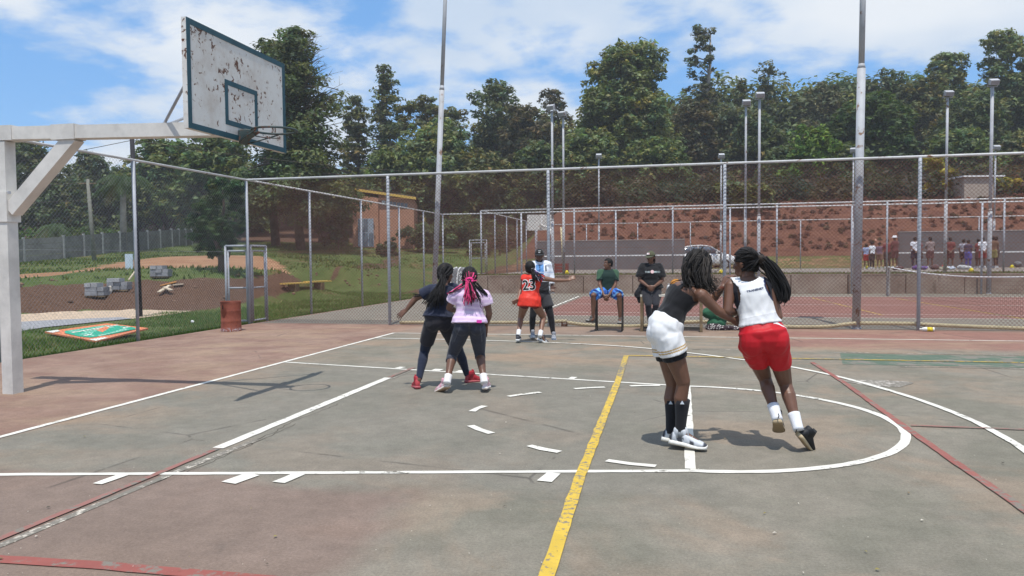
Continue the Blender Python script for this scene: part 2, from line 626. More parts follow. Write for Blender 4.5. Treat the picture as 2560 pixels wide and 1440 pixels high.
def terrain_z(x, y):
    x = np.atleast_1d(np.asarray(x, float))
    y = np.atleast_1d(np.asarray(y, float))
    zl = np.maximum(left_z(x, y), -0.03)
    zr = np.interp(y, FY, FZ)
    w = np.clip((x + 9.5) / 5.0, 0, 1)
    w = w * w * (3 - 2 * w)
    w = np.where(y < 24.95, (x > -4.33).astype(float), np.where(y < 39, np.clip((x + 4.6) / 1.2, 0, 1), w))
    return zl * (1 - w) + zr * w


def tz(x, y):
    return float(terrain_z(x, y)[0])


def edges(lo, hi, marks):
    """grid lines whose step grows away from the finely divided spans"""
    out = [lo]
    while out[-1] < hi:
        v = out[-1]
        s = 60.0
        for a, b, st in marks:
            d = max(a - v, v - b, 0)
            s = min(s, st + d * 0.25)
        out.append(v + s)
    return np.array(out)


def build_ground():
    xs = edges(-900, 900, [(-20, -4.2, 0.3), (-45, -4, 0.9), (-4, 40, 2.0)])
    ys = edges(-300, 900, [(2, 32, 0.33), (32, 75, 0.9)])
    xs = np.unique(np.concatenate([xs, [-4.34, -4.32]]))
    ys = np.unique(np.concatenate([ys, [24.94, 24.96, 25.09]]))
    X, Y = np.meshgrid(xs, ys)
    x, y = X.ravel(), Y.ravel()
    z = terrain_z(x, y)
    # lumps in the bare bank
    rough = np.sin(x * 3.1 + np.sin(y * 2.3) * 1.5) * np.sin(y * 2.7 + np.sin(x * 1.9)) * 0.05
    # zones, laid out in plan: R bare soil, G clay path, B red embankment
    zone = np.zeros((len(x), 3))

    def poly(pts):
        ins = np.zeros(len(x), bool)
        j = len(pts) - 1
        for i in range(len(pts)):
            (xi, yi), (xj, yj) = pts[i], pts[j]
            c = ((yi > y) != (yj > y)) & (x < (xj - xi) * (y - yi) / (yj - yi + 1e-9) + xi)
            ins ^= c
            j = i
        return ins

    base = [tuple(gz(*q, 0.0)[:2]) for q in BANK_FOOT]
    top = [tuple(at(*q)[:2]) for q in BANK_TOP][::-1]
    bank = poly(base + top)
    zone[bank, 0] = 1
    global PATH_XY
    pa = [at(*q)[:2] for q in [(-200, 700, 25), (0, 697, 27), (150, 678, 33), (300, 655, 41), (420, 638, 50), (520, 628, 55), (660, 645, 48), (720, 660, 38), (660, 678, 32), (540, 676, 31), (420, 658, 37), (300, 676, 34), (150, 702, 27), (0, 712, 25), (-200, 725, 23)]]
    PATH_XY = [tuple(q) for q in pa]
    path = poly(PATH_XY)
    zone[path, 1] = 1
    rb = (y > 47) & (y < 72) & (x > -6)
    zone[rb, 2] = 1
    rb2 = (y > 39.2) & (y <= 47) & (x > -6)
    zone[rb2, 0] = 0.42
    zone[rb2, 1] = 0.46
    zone[(y > 75) | ((y > 60) & (x < -60)), 0] = 0.9
    verge3 = (x > -7) & (x < -2.5) & (y > 25.1) & (y < 45)
    zone[verge3, 0] = 0.8
    z = z + rough * np.where(bank, 1.0, 0.0)
    nx, ny = len(xs), len(ys)
    idx = np.arange(nx * ny).reshape(ny, nx)
    f = np.stack([idx[:-1, :-1].ravel(), idx[:-1, 1:].ravel(), idx[1:, 1:].ravel(), idx[1:, :-1].ravel()], 1)
    me = np_mesh("ground", np.stack([x, y, z], 1), f)
    set_cols(me, zone)
    o = link("ground", me, terrain_mat(), smooth=True)
    structure(o)


build_ground()

M_COURT = court_mat()
mb = MB()
mb.box((27.85, -7.6, -0.03), (64.3, 64.9, 0.06))
structure(mb.build("court", M_COURT))
M_UPPER = simple_mat("upper_court_asphalt", (0.235, 0.205, 0.175), 0.9, 0.2, 0.0, 0.18, 0.6)
mb = MB()
mb.box((28.6, 32.6, Z3 - 0.02), (62.8, 12.0, 0.05))
structure(mb.build("upper_court", M_UPPER))


# ------------------------------------------------------------------ painted lines
def strip(pts, w, z, closed=False):
    """ribbon along a polyline on the ground"""
    raw = [np.array([p[0], p[1]], float) for p in pts]
    pts = [raw[0]]
    for q in raw[1:]:
        n = max(1, min(160, int(np.linalg.norm(q - pts[-1]) / 0.11)))
        a = pts[-1]
        pts += [a + (q - a) * (i + 1) / n for i in range(n)]
    L, Rr = [], []
    for i, p in enumerate(pts):
        d = unit(pts[min(i + 1, len(pts) - 1)] - pts[max(i - 1, 0)])
        nrm = np.array([-d[1], d[0]])
        L.append((*(p + nrm * (w / 2 + rnd.gauss(0, 0.0024))), z))
        Rr.append((*(p - nrm * (w / 2 + rnd.gauss(0, 0.0024))), z))
    v = L + Rr
    n = len(pts)
    return v, [(i, i + 1, n + i + 1, n + i) for i in range(n - 1)]


def lines(name, mat, items, z):
    z = 0.002 + z * 0.3 if z < 0.5 else z
    for pts, w in items:
        mb = MB()
        mb.add(*strip(pts, w, z))
        structure(mb.build(name, mat))


def smooth_curve(pts, n=8):
    pts = [np.asarray(p, float) for p in pts]
    out = []
    for i in range(len(pts) - 1):
        p0, p1, p2, p3 = pts[max(i - 1, 0)], pts[i], pts[i + 1], pts[min(i + 2, len(pts) - 1)]
        for k in range(n):
            t = k / n
            out.append(0.5 * (2 * p1 + (p2 - p0) * t + (2 * p0 - 5 * p1 + 4 * p2 - p3) * t * t + (3 * p1 - p0 - 3 * p2 + p3) * t ** 3))
    out.append(pts[-1])
    return out


tp = smooth_curve([(0.05, 6.41), (1.97, 6.30), (3.63, 6.05), (4.9, 5.62), (5.83, 4.95), (6.62, 4.22), (7.25, 3.48), (7.72, 2.58), (8.08, 1.51), (8.27, 0.54), (8.31, -0.19), (8.27, -0.95), (8.0, -2.2), (7.5, -3.4), (6.6, -4.6), (5.2, -5.6), (3.6, -6.1), (0.0, -6.4)])
arc = [(5.8 + 1.8 * math.cos(a), 1.8 * math.sin(a)) for a in np.linspace(-PI / 2, PI / 2, 49)]
lines("free_throw_line", M_LINE, [([(5.8, -1.76), (5.8, 1.76)], 0.075)], 0.016)
lines("free_throw_arc", M_LINE, [(arc, 0.075)], 0.012)
lines("lane_line", M_LINE, [([(0.04, -3.0), (5.8, -1.8)], 0.062), ([(0.04, 3.0), (5.8, 1.8)], 0.062)], 0.008)
lines("baseline", M_LINE, [([(0, -9), (0, 7.47)], 0.07)], 0.012)
lines("sideline", M_LINE, [([(0.0, 7.44), (7.45, 7.44)], 0.06), ([(7.53, 7.44), (24, 7.44)], 0.06)], 0.008)
lines("three_point_line", M_LINE, [(tp, 0.07)], 0.020)
lines("baseline_strip", M_LINE, [([(2.11, -1.83), (2.10, 1.84)], 0.10)], 0.012)
lines("red_line", M_LINE_PINK, [([(2.13, -5.4), (2.12, -1.85)], 0.055), ([(2.11, 1.86), (2.12, 2.75)], 0.055)], 0.020)
lines("old_white_line", M_LINE_OLD, [([(2.19, -5.2), (2.21, -3.3), (2.22, -2.5), (2.26, -1.5)], 0.06), ([(2.18, 1.75), (2.19, 2.6)], 0.04)], 0.004)
lines("yellow_line", M_LINE_YELLOW, [([(5.155, -5.0), (5.12, -3.75), (5.06, -1.96), (4.985, 2.0), (4.91, 4.47)], 0.075)], 0.024)
lines("yellow_line", M_LINE_YELLOW, [([(4.95, 4.47), (24, 4.5)], 0.055)], 0.028)
lines("red_line", M_LINE_RED, [([(7.52, 4.1), (7.6, 2.4), (7.64, -0.4), (7.70, -2.3), (7.78, -6)], 0.062)], 0.024)
lines("faded_red_line", M_LINE_PINK, [([(7.70, 0.0), (12, -0.03)], 0.035)], 0.028)
lines("red_line", M_LINE_RED_FRESH, [([(-1.0, -4.12), (2.37, -4.09), (3.0, -4.06), (3.9, -4.05)], 0.09)], 0.012)
lines("faint_white_line", M_LINE_WORN, [([(5.9, 5.44), (7.2, 5.43)], 0.03), ([(8.6, 3.86), (20, 3.98)], 0.03), ([(8.0, 5.34), (20, 5.38)], 0.03)], 0.012)
dashes = [((3.89, -0.67), (4.15, -0.94)), ((3.73, -0.06), (3.78, 0.24)), ((3.90, 0.80), (4.20, 1.11)), ((4.54, 1.40), (4.87, 1.57)), ((5.15, 1.70), (5.49, 1.79)), ((4.55, -1.30), (4.82, -1.46)), ((5.20, -1.64), (5.56, -1.73))]
for i, (a, b) in enumerate(dashes):
    a, b = np.array(a), np.array(b)
    c = np.array([5.6, 0.03])
    mid = (a + b) / 2 + unit((a + b) / 2 - c) * 0.015
    lines("arc_dash", M_LINE, [([a, mid, b], 0.075)], 0.016)
for a, b, w in [((1.885, -2.87), (1.90, -2.64), 0.08), ((2.75, -2.68), (2.80, -2.46), 0.13), ((3.085, -2.61), (3.12, -2.39), 0.10), ((4.84, -2.25), (4.87, -2.04), 0.10),
                ((1.92, 2.62), (1.95, 2.78), 0.10), ((2.50, 2.50), (2.52, 2.66), 0.13), ((2.85, 2.43), (2.87, 2.58), 0.10), ((4.40, 2.11), (4.42, 2.26), 0.08)]:
    lines("lane_tick", M_LINE, [([a, b], w)], 0.016)
mb = MB()
mb.add([(7.9, 3.98, 0.0025), (24, 4.1, 0.0025), (24, 5.32, 0.0025), (8.1, 5.24, 0.0025)], [(0, 1, 2, 3)])
structure(mb.build("green_strip", M_LINE_GREEN))
# pale scuff where paint was spilt
mb = MB()
mb.add([(8.0 + 0.33 * math.cos(a) * (1 + 0.3 * math.sin(3 * a)) * 1.0, 2.36 + 0.30 * math.sin(a) * (1 + 0.25 * math.cos(2 * a)), 0.004) for a in np.linspace(0, 2 * PI, 25)[:-1]], [tuple(range(24))])
structure(mb.build("paint_spill", M_LINE_WORN))
M_CRACK = simple_mat("crack_dirt", (0.075, 0.066, 0.055), 0.95, 0.1, 0.0, 0.4, 9.0)


def crack(pts, w, jit):
    P = [np.asarray(pts[0], float)]
    for q in pts[1:]:
        a = P[-1]
        n = max(2, int(np.linalg.norm(np.asarray(q) - a) / 0.07))
        P += [a + (np.asarray(q) - a) * (i + 1) / n + np.array([rnd.gauss(0, jit), rnd.gauss(0, jit)]) for i in range(n)]
    mb = MB()
    L = [(*(p + np.array([w * rnd.uniform(0.2, 1), w * rnd.uniform(-0.3, 0.3)])), 0.0016) for p in P]
    R_ = [(*(p - np.array([w * rnd.uniform(0.2, 1), w * rnd.uniform(-0.3, 0.3)])), 0.0016) for p in P]
    n = len(P)
    mb.add(L + R_, [(i, n + i, n + i + 1, i + 1) for i in range(n - 1)])
    structure(mb.build("crack", M_CRACK))


crack([(2.24, -3.4), (2.25, -2.6), (2.27, -1.7), (2.22, -0.8), (2.24, 0.1)], 0.006, 0.012)
crack([(2.30, -2.5), (2.31, -1.6), (2.29, -0.9)], 0.005, 0.014)
crack([(7.75, 0.02), (8.6, -0.02), (9.6, 0.05)], 0.003, 0.008)
# lines on the neighbouring court
lines("court_line", M_LINE, [([(1.88, 13.2), (1.82, 22.3)], 0.08), ([(2.4, 12.42), (40, 12.1)], 0.06), ([(2.3, 13.62), (40, 13.3)], 0.05), ([(2.0, 17.4), (40, 17.6)], 0.05), ([(2.0, 22.3), (40, 22.3)], 0.06), ([(2.0, 20.8), (40, 20.6)], 0.04)], 0.012)
lines("court_line", M_LINE_WORN, [([(2.3, 12.95), (40, 12.7)], 0.04)], 0.012)
lines("yellow_line", M_LINE_YELLOW, [([(10.22, 21.5), (10.6, 13.3)], 0.05), ([(12.9, 21.2), (13.4, 12.3)], 0.05)], 0.016)
lines("court_line", M_LINE, [([(1.2, 27.2), (2.6, 30.5)], 0.06), ([(9.0, 29.9), (13.5, 27.2)], 0.06), ([(0, 31), (40, 31)], 0.05)], Z3 + 0.012)


# ------------------------------------------------------------------ chain link fences
def link_mesh(a, b, z0, z1, pitch=0.075, r=0.0021):
    """two families of straight diagonal wires, clipped to the panel; a, b: plan ends"""
    a, b = np.asarray(a, float), np.asarray(b, float)
    L = float(np.linalg.norm(b - a))
    H = z1 - z0
    d = (b - a) / L
    nrm = np.array([-d[1], d[0]])
    V, F = [], []
    for fam in (0, 1):
        s = -H
        while s < L:
            u0, v0 = s, 0.0
            u1, v1 = s + H, H
            if u0 < 0:
                v0, u0 = -u0, 0.0
            if u1 > L:
                v1, u1 = v1 - (u1 - L), L
            if u1 - u0 > 0.01:
                if fam:
                    v0, v1 = H - v0, H - v1
                p = np.array([*(a + d * u0), z0 + v0])
                q = np.array([*(a + d * u1), z0 + v1])
                off = np.array([*(nrm * (r if fam else -r)), 0])
                w = unit(q - p)
                x = np.array([*nrm, 0])
                y = np.cross(w, x)
                o = len(V)
                for c in (p + off, q + off):
                    for k in range(3):
                        g = 2 * PI * k / 3
                        V.append(c + (x * math.cos(g) + y * math.sin(g)) * r)
                F += [(o + k, o + (k + 1) % 3, o + 3 + (k + 1) % 3, o + 3 + k) for k in range(3)]
            s += pitch
    return np_mesh("link_mesh", np.array(V), np.array(F))


def fence(label, pts, z0, h, posts, r_post=0.03, r_rail=0.024, wire=M_WIRE, pitch=0.075, wr=0.0021, bottom=0.04, mid_wires=(0.5,), rail_mat=M_RAIL, group="chain link fences round the courts", fringe=()):
    """pts: plan polyline; posts: distances in metres along it"""
    pts = [np.asarray(p, float) for p in pts]
    root = thing("chain_link_fence", label, "fence", (pts[0][0], pts[0][1], z0), group)
    for a, b in zip(pts[:-1], pts[1:]):
        mb = MB()
        mb.tube([(a[0], a[1], z0 + h), (b[0], b[1], z0 + h)], r_rail, 8)
        mb.build("top_rail", rail_mat, root, True)
        link("link_mesh", link_mesh(a, b, z0 + bottom, z0 + h - 0.01, pitch, wr), wire, root)
        if mid_wires:
            for k in mid_wires:
                mb = MB()
                mb.tube([(a[0], a[1], z0 + h * k), (b[0], b[1], z0 + h * k)], 0.003, 4)
                mb.build("straining_wire", wire, root)
    for i, (x, y) in enumerate(posts):
        mb = MB()
        mb.tube([(x, y, z0 - 0.02), (x, y, z0 + h - 0.02)], r_post, 10)
        mb.build("post", M_ZINC, root, True)
    for x, y in fringe:
        mb = MB()
        z = z0 + 0.05
        while z < z0 + h - 0.1:
            for s in (-1, 1):
                L = rnd.uniform(0.05, 0.15) if s > 0 else rnd.uniform(0.02, 0.07)
                e = np.array([x + s * L, y - 0.03 + rnd.uniform(-0.02, 0.02), z + rnd.uniform(-0.01, 0.06)])
                mb.tube([(x, y - 0.036, z), e], 0.0028, 3, False)
            # the wire wound round the post
            mb.tube([(x + 0.036 * math.cos(g), y + 0.036 * math.sin(g), z + 0.07 * g / 6.3) for g in np.linspace(0, 6.3, 9)], 0.004, 3, False)
            z += 0.075
        mb.build("wire_ends", M_WIRE_GREY, root)
    return root


FX, FYB, FH = -4.37, 9.25, 3.42
fence("rusty chain link fence behind the players with wire ends frayed on its posts", [(FX, FYB), (40, FYB)], 0, FH,
      [(FX, FYB)] + [(-0.8 + 3.7 * i, FYB) for i in range(0, 11)], 0.034, 0.027, M_WIRE, 0.078, 0.0031, fringe=[(-0.8 + 3.7 * i, FYB) for i in (0, 1, 2, 3)])
fence("grey chain link fence beside the grass verge, behind the hoop post", [(FX, -12), (FX, FYB)], 0, FH,
      [(FX, y) for y in (-9.6, -6.6, -3.6, -0.6, 2.4, 5.4)], 0.032, 0.024, M_WIRE_GREY, 0.078, 0.0016)
fence("chain link fence running along the verge beyond the metal gate", [(FX, 10.62), (FX, 24.55)], 0, FH,
      [(FX, y) for y in (12.4, 15.9, 19.3, 22.0, 24.55)], 0.032, 0.024, M_WIRE, 0.09, 0.0012)
mb = MB()
mb.tube([(FX, FYB, FH), (FX, 10.62, FH)], 0.024, 8)
tag(mb.build("gate_rail", M_RAIL, smooth=True), "short top rail crossing above the open metal gate", "rail")
fence("chain link fence in front of the low concrete wall beyond the next court", [(FX, 24.55), (40, 24.55)], 0, FH,
      [(3.07 + 4.53 * i, 24.55) for i in range(0, 9)] + [(-0.9, 24.55)], 0.035, 0.026, M_WIRE_FAR, 0.085, 0.0014)
fence("chain link fence standing on the grass edge of the raised court", [(-2.95, 25.65), (40, 25.65)], Z3, 2.84,
      [(-2.95 + 4.15 * i, 25.65) for i in range(0, 11)], 0.036, 0.03, M_WIRE_FAR, 0.09, 0.0012)
fence("short chain link side fence of the raised court with six thin posts", [(-2.95, 25.65), (-2.95, 38.6)], Z3, 2.84,
      [(-2.95, y) for y in (28.2, 30.7, 33.2, 35.7, 38.5)], 0.03, 0.024, M_WIRE_FAR, 0.1, 0.0011)
fence("low chain link fence above the grey practice walls", [(-2.95, 38.95), (40, 38.95)], Z3, 2.75,
      [(-2.95 + 3.05 * i, 38.95) for i in range(0, 15)], 0.03, 0.024, M_WIRE_FAR, 0.11, 0.0012)


# ------------------------------------------------------------------ gates
def frame_gate(label, a, b, z0, h, mid, r=0.028):
    a, b = np.asarray(a, float), np.asarray(b, float)
    root = thing("metal_gate", label, "gate", (*a, z0))
    A, B = np.array([*a, z0]), np.array([*b, z0])
    U = np.array([0, 0, h])
    mb = MB()
    mb.tube([A, A + U], r, 8)
    mb.build("gate_post", M_ZINC, root, True)
    mb = MB()
    mb.tube([B, B + U], r, 8)
    mb.build("gate_post", M_ZINC, root, True)
    mb = MB()
    mb.tube([A + U, B + U], r * 0.9, 8)
    mb.build("top_bar", M_ZINC, root, True)
    d = unit(B - A)
    a2, b2 = A + d * 0.07, B - d * 0.07
    mb = MB()
    u0, u1, um = np.array([0, 0, 0.06]), np.array([0, 0, h - 0.12]), np.array([0, 0, mid])
    for p, q in ((a2 + u0, a2 + u1), (b2 + u0, b2 + u1), (a2 + u0, b2 + u0), (a2 + u1, b2 + u1), (a2 + um, b2 + um)):
        mb.tube([p, q], r * 0.75, 8)
    mb.build("leaf_frame", M_ZINC, root, True)


frame_gate("narrow metal gate frame behind the red bin", (FX - 0.02, 9.33), (-5.02, 9.33), 0, 1.86, 0.85)
frame_gate("open metal gate frame on the verge side of the fence corner post", (FX, 9.36), (FX, 10.06), 0, 1.86, 0.85)
frame_gate("thin metal gate frame at the corner of the raised court", (-3.5, 25.7), (-2.72, 25.72), Z3, 1.55, 0.75, 0.022)


# ------------------------------------------------------------------ basketball hoop
def hoop():
    root = thing("basketball_hoop", "white steel basketball hoop with flaking backboard and bare rim", "basketball hoop", (-1.81, 0.09, 0))
    mb = MB()
    mb.box((-1.80, 0.08, 1.44), (0.145, 0.145, 2.88))
    mb.build("post", M_HOOP_WHITE, root)
    # cantilever beam, slightly falling towards the board
    a, b = np.array([-2.35, 0.09, 2.985]), np.array([1.19, 0.09, 2.895])
    mb = MB()
    mb.bar(a, b, 0.15, 0.145)
    mb.build("beam", M_HOOP_WHITE, root)
    for x in (-1.81, -0.95):
        z = 2.985 - (x + 2.35) * 0.0254
        mb = MB()
        mb.box((x, 0.09, z), (0.30 if x > -1.5 else 0.36, 0.178, 0.168))
        mb.build("beam_sleeve", M_HOOP_WHITE, root)
    mb = MB()
    mb.bar((-1.72, 0.09, 2.10), (-0.86, 0.09, 2.90), 0.14, 0.15)
    mb.build("brace", M_HOOP_WHITE, root)
    mb = MB()
    mb.box((-1.81, 0.09, 2.14), (0.19, 0.19, 0.34))
    mb.build("brace_collar", M_HOOP_WHITE, root)
    for x, y in ((-1.724, 0.03), (-1.724, 0.15)):
        mb = MB()
        mb.box((x, y, 2.30), (0.05, 0.03, 0.03))
        mb.build("bolt", M_ZINC, root)
    # board
    X, Z0, Z1 = 1.258, 2.743, 3.766
    rot = 0.0
    mb = MB()
    mb.box((X - 0.02, 0, (Z0 + Z1) / 2), (0.05, 1.80, Z1 - Z0))
    board = mb.build("backboard", backboard_mat(), root)
    w = 0.055
    for c, s in (((X + 0.0075, -0.9 + w / 2, (Z0 + Z1) / 2), (0.005, w, Z1 - Z0)), ((X + 0.0075, 0.9 - w / 2, (Z0 + Z1) / 2), (0.005, w, Z1 - Z0)),
                 ((X + 0.0075, 0, Z1 - w / 2), (0.005, 1.8 - 2 * w, w)), ((X + 0.0075, 0, Z0 + w / 2), (0.005, 1.8 - 2 * w, w))):
        mb = MB()
        mb.box(c, s)
        mb.build("border_strip", M_BOARD_TEAL, board)
    iz0, iz1, iw = Z0 + 0.135, Z0 + 0.585, 0.30
    for c, s in (((X + 0.0075, -iw + 0.025, (iz0 + iz1) / 2), (0.005, 0.05, iz1 - iz0)), ((X + 0.0075, iw - 0.025, (iz0 + iz1) / 2), (0.005, 0.05, iz1 - iz0)),
                 ((X + 0.0075, 0, iz1 - 0.025), (0.005, 2 * iw - 0.1, 0.05)), ((X + 0.0075, 0, iz0 + 0.025), (0.005, 2 * iw - 0.1, 0.05))):
        mb = MB()
        mb.box(c, s)
        mb.build("target_strip", M_BOARD_TEAL, board)
    # frame at the back of the board
    mb = MB()
    for yy in (-0.75, 0, 0.75):
        mb.box((X - 0.066, yy, (Z0 + Z1) / 2), (0.04, 0.05, Z1 - Z0 - 0.1))
    mb.build("back_frame", M_HOOP_WHITE, root)
    for yy in (-0.55, 0.72):
        mb = MB()
        mb.tube([(0.25, 0.09, 2.96), (X - 0.08, yy, 3.52)], 0.016, 8)
        mb.build("stay", M_ZINC, root, True)
    # rim
    rc = np.array([X + 0.15 + 0.225, 0, 2.845])
    mb = MB()
    mb.tube([rc + 0.225 * np.array([math.cos(g), math.sin(g), 0]) for g in np.linspace(0, 2 * PI, 41)], 0.0115, 8, False)
    rim = mb.build("rim", M_RIM, root, True)
    mb = MB()
    mb.tube([rc + 0.225 * np.array([math.cos(g), math.sin(g), 0]) + np.array([0, 0, -0.045]) for g in np.linspace(PI * 0.62, PI * 1.38, 21)], 0.006, 6)
    for sgn in (-1, 1):
        mb.tube([(X + 0.012, sgn * 0.07, 2.73), (X + 0.12, sgn * 0.13, 2.77), (X + 0.30, sgn * 0.215, 2.835)], 0.008, 6)
    mb.build("rim_brace", M_RIM, root, True)
    mb = MB()
    mb.loft([((X + 0.014, 0, 2.79), (0, 0.085, 0), (0, 0, 0.075)), ((X + 0.07, 0, 2.825), (0, 0.075, 0), (0, 0, 0.045)), ((X + 0.165, 0, 2.842), (0, 0.06, 0), (0, 0, 0.012))], 16, 0.35)
    mb.build("rim_bracket", M_RIM, root)
    for g in np.linspace(0, 2 * PI, 13)[:-1]:
        mb = MB()
        c = rc + 0.225 * np.array([math.cos(g), math.sin(g), 0])
        mb.tube([c + np.array([0, 0, -0.006]) + 0.012 * np.array([math.cos(g) * math.cos(q), math.sin(g) * math.cos(q), math.sin(q) - 0.8]) for q in np.linspace(0, 2 * PI, 9)], 0.0025, 4, False)
        mb.build("net_hook", M_RIM, rim)


hoop()


# ------------------------------------------------------------------ light poles
def floodlight(root, top, aim, s=1.0):
    top = np.asarray(top, float)
    f = unit(aim)
    x = unit(np.cross(f, (0, 0, 1)))
    u = np.cross(x, f)
    mb = MB()
    mb.box(top + u * 0.30 * s + f * 0.05 * s, (0.52 * s, 0.34 * s, 0.30 * s), (x, f, u))
    h = mb.build("lamp_housing", M_POLE, root)
    mb = MB()
    mb.box(top + u * 0.30 * s + f * 0.228 * s, (0.44 * s, 0.012, 0.24 * s), (x, f, u))
    mb.build("lens", M_LENS, h)
    mb = MB()
    mb.box(top + u * 0.30 * s - f * 0.19 * s, (0.2 * s, 0.16 * s, 0.14 * s), (x, f, u))
    mb.build("ballast_box", M_POLE, h)
    mb = MB()
    for sg in (-1, 1):
        mb.bar(top + x * sg * 0.29 * s, top + x * sg * 0.29 * s + u * 0.32 * s, 0.03 * s, 0.03 * s, f)
    mb.bar(top - x * 0.30 * s, top + x * 0.30 * s, 0.05 * s, 0.04 * s)
    mb.build("yoke", M_ZINC, root)


M_LENS = simple_mat("lamp_glass", (0.30, 0.31, 0.32), 0.15, 0.6, 0.0, 0.1)


def light_pole(label, base, top, segs, lamp=True, aim=(0, -1, -0.6), s=1.0, group="floodlight poles round the courts"):
    """segs: (fraction along the pole, radius below it) from the bottom up"""
    base, top = np.asarray(base, float), np.asarray(top, float)
    root = thing("light_pole", label, "light pole", base, group)
    f0 = 0.0
    for i, (f1, r) in enumerate(segs):
        mb = MB()
        a, b = base + (top - base) * f0, base + (top - base) * f1
        mb.tube([a, b], r, 14)
        if i + 1 < len(segs):
            mb.tube([b, b + (top - base) * 0.012], [r, segs[i + 1][1]], 14)
        mb.build("pole_section", M_POLE, root, True)
        f0 = f1
    if i == 0 or True:
        mb = MB()
        mb.tube([base - np.array([0, 0, 0.02]), base + np.array([0, 0, 0.03])], segs[0][1] * 1.25, 14)
        mb.build("base_collar", M_POLE, root)
    if lamp:
        floodlight(root, top, aim, s)


b1 = np.array([0.14, 9.55, 0.0])
t1 = gy(1113, 0, 9.55)
t1 = b1 + (t1 - b1) * 1.18
light_pole("leaning rusty light pole behind the fence with a thinner upper half", b1, t1, [(0.615, 0.060), (1.0, 0.044)], True, (0.3, 1, -0.6))
b2 = np.array([9.2, 9.47, 0.0])
t2 = gy(2157, 0, 9.47)
t2 = b2 + (t2 - b2) * 1.2
light_pole("thick upright light pole behind the fence, beside the white and red players", b2, t2, [(0.662, 0.080), (1.0, 0.057)], True, (0.2, 1, -0.6))
for (px, toppy, y, z0, r, lab) in [
    (1380, 262, 24.8, 0.0, 0.07, "light pole rising just behind the man in the white jacket"),
    (1899, 232, 24.8, 0.0, 0.075, "tall light pole with brown lamp below the thin sparse tree"),
    (2481, 200, 24.8, 0.0, 0.085, "tallest light pole, standing on the court before the low wall"),
    (1408, 278, 26.3, Z3, 0.065, "light pole with white lamp beside the far white backboard"),
    (1865, 250, 26.3, Z3, 0.065, "light pole with pale lamp standing beside the white car"),
    (2369, 228, 26.3, Z3, 0.07, "light pole with pale lamp among the bags on the raised court"),
    (1497, 380, 39.2, Z3, 0.065, "short-looking far light pole behind the long practice wall"),
    (1803, 380, 39.2, Z3, 0.065, "far light pole between the two practice walls"),
    (2134, 366, 39.2, Z3, 0.065, "far light pole beside the group of young players"),
    (2489, 360, 39.2, Z3, 0.065, "far light pole behind the second practice wall"),
]:
    tp_ = gy(px, toppy + 16, y)
    bs_ = np.array([tp_[0] - 0.02, y, z0])
    light_pole(lab, bs_, tp_, [(0.40, r * 0.9), (1.0, r * 0.68)], True, (0.1 if px % 2 else -0.3, -1, -0.55), 0.60 if y < 30 else 0.62)


# ------------------------------------------------------------------ walls
def retaining_wall():
    root = thing("retaining_wall", "low stained concrete retaining wall between the two court levels", "wall", (-4.4, 24.9, 0))
    x = -4.45
    while x < 40:
        w = 2.05 + rnd.uniform(-0.1, 0.1)
        mb = MB()
        mb.box((x + w / 2, 24.92 + rnd.uniform(-0.008, 0.008), 0.36), (w - 0.03, 0.2, 0.72 + rnd.uniform(-0.01, 0.01)))
        mb.build("concrete_panel", M_RETAIN, root)
        x += w
    mb = MB()
    mb.box((17.8, 24.94, 0.745), (44.5, 0.26, 0.05))
    mb.build("coping", M_RETAIN, root)


def retain_mat():
    m, nt, b = new_mat("stained_concrete", 0.92, 0.15)
    p = nt.pos()
    st = nt.noise(nt.vmath("MULTIPLY", p, (1.0, 1.0, 0.25)), 3.2, 7.0, 0.72)
    n = nt.noise(p, 1.2, 5.0, 0.6)
    c = nt.mix(nt.step(n, 0.3, 0.7), (0.27, 0.20, 0.155), (0.40, 0.325, 0.26))
    c = nt.mix(nt.math("MULTIPLY", nt.step(st, 0.55, 0.70), 0.7), c, (0.13, 0.095, 0.075))
    nt.put(b.inputs["Base Color"], c)
    nt.put(b.inputs["Normal"], nt.bump(nt.noise(p, 25.0, 5.0), 0.5, 0.02))
    return m


M_RETAIN = retain_mat()
retaining_wall()
M_PRACTICE = simple_mat("grey_wall_paint", (0.155, 0.145, 0.145), 0.9, 0.15, 0.0, 0.12, 0.8)


def practice_wall(label, x0, x1, top):
    root = thing("practice_wall", label, "wall", (x0, 38.5, Z3), "grey practice walls on the raised court")
    mb = MB()
    mb.box(((x0 + x1) / 2, 38.5, Z3 + top / 2), (x1 - x0, 0.22, top))
    mb.build("wall_face", M_PRACTICE, root)
    mb = MB()
    mb.box(((x0 + x1) / 2, 38.386, Z3 + 0.83), (x1 - x0, 0.006, 0.07))
    mb.build("painted_line", M_PAINT_WHITE, root)
    mb = MB()
    mb.box(((x0 + x1) / 2, 38.5, Z3 + top + 0.022), (x1 - x0 + 0.04, 0.26, 0.045))
    mb.build("coping", M_CONCRETE, root)


practice_wall("long grey practice wall with white line behind the seated man", gy(1343, 640, 38.4)[0], gy(1712, 640, 38.4)[0], 1.72)
practice_wall("grey practice wall with white line behind the group of young players", gy(2246, 640, 38.4)[0], gy(2246, 640, 38.4)[0] + 14, 1.95)


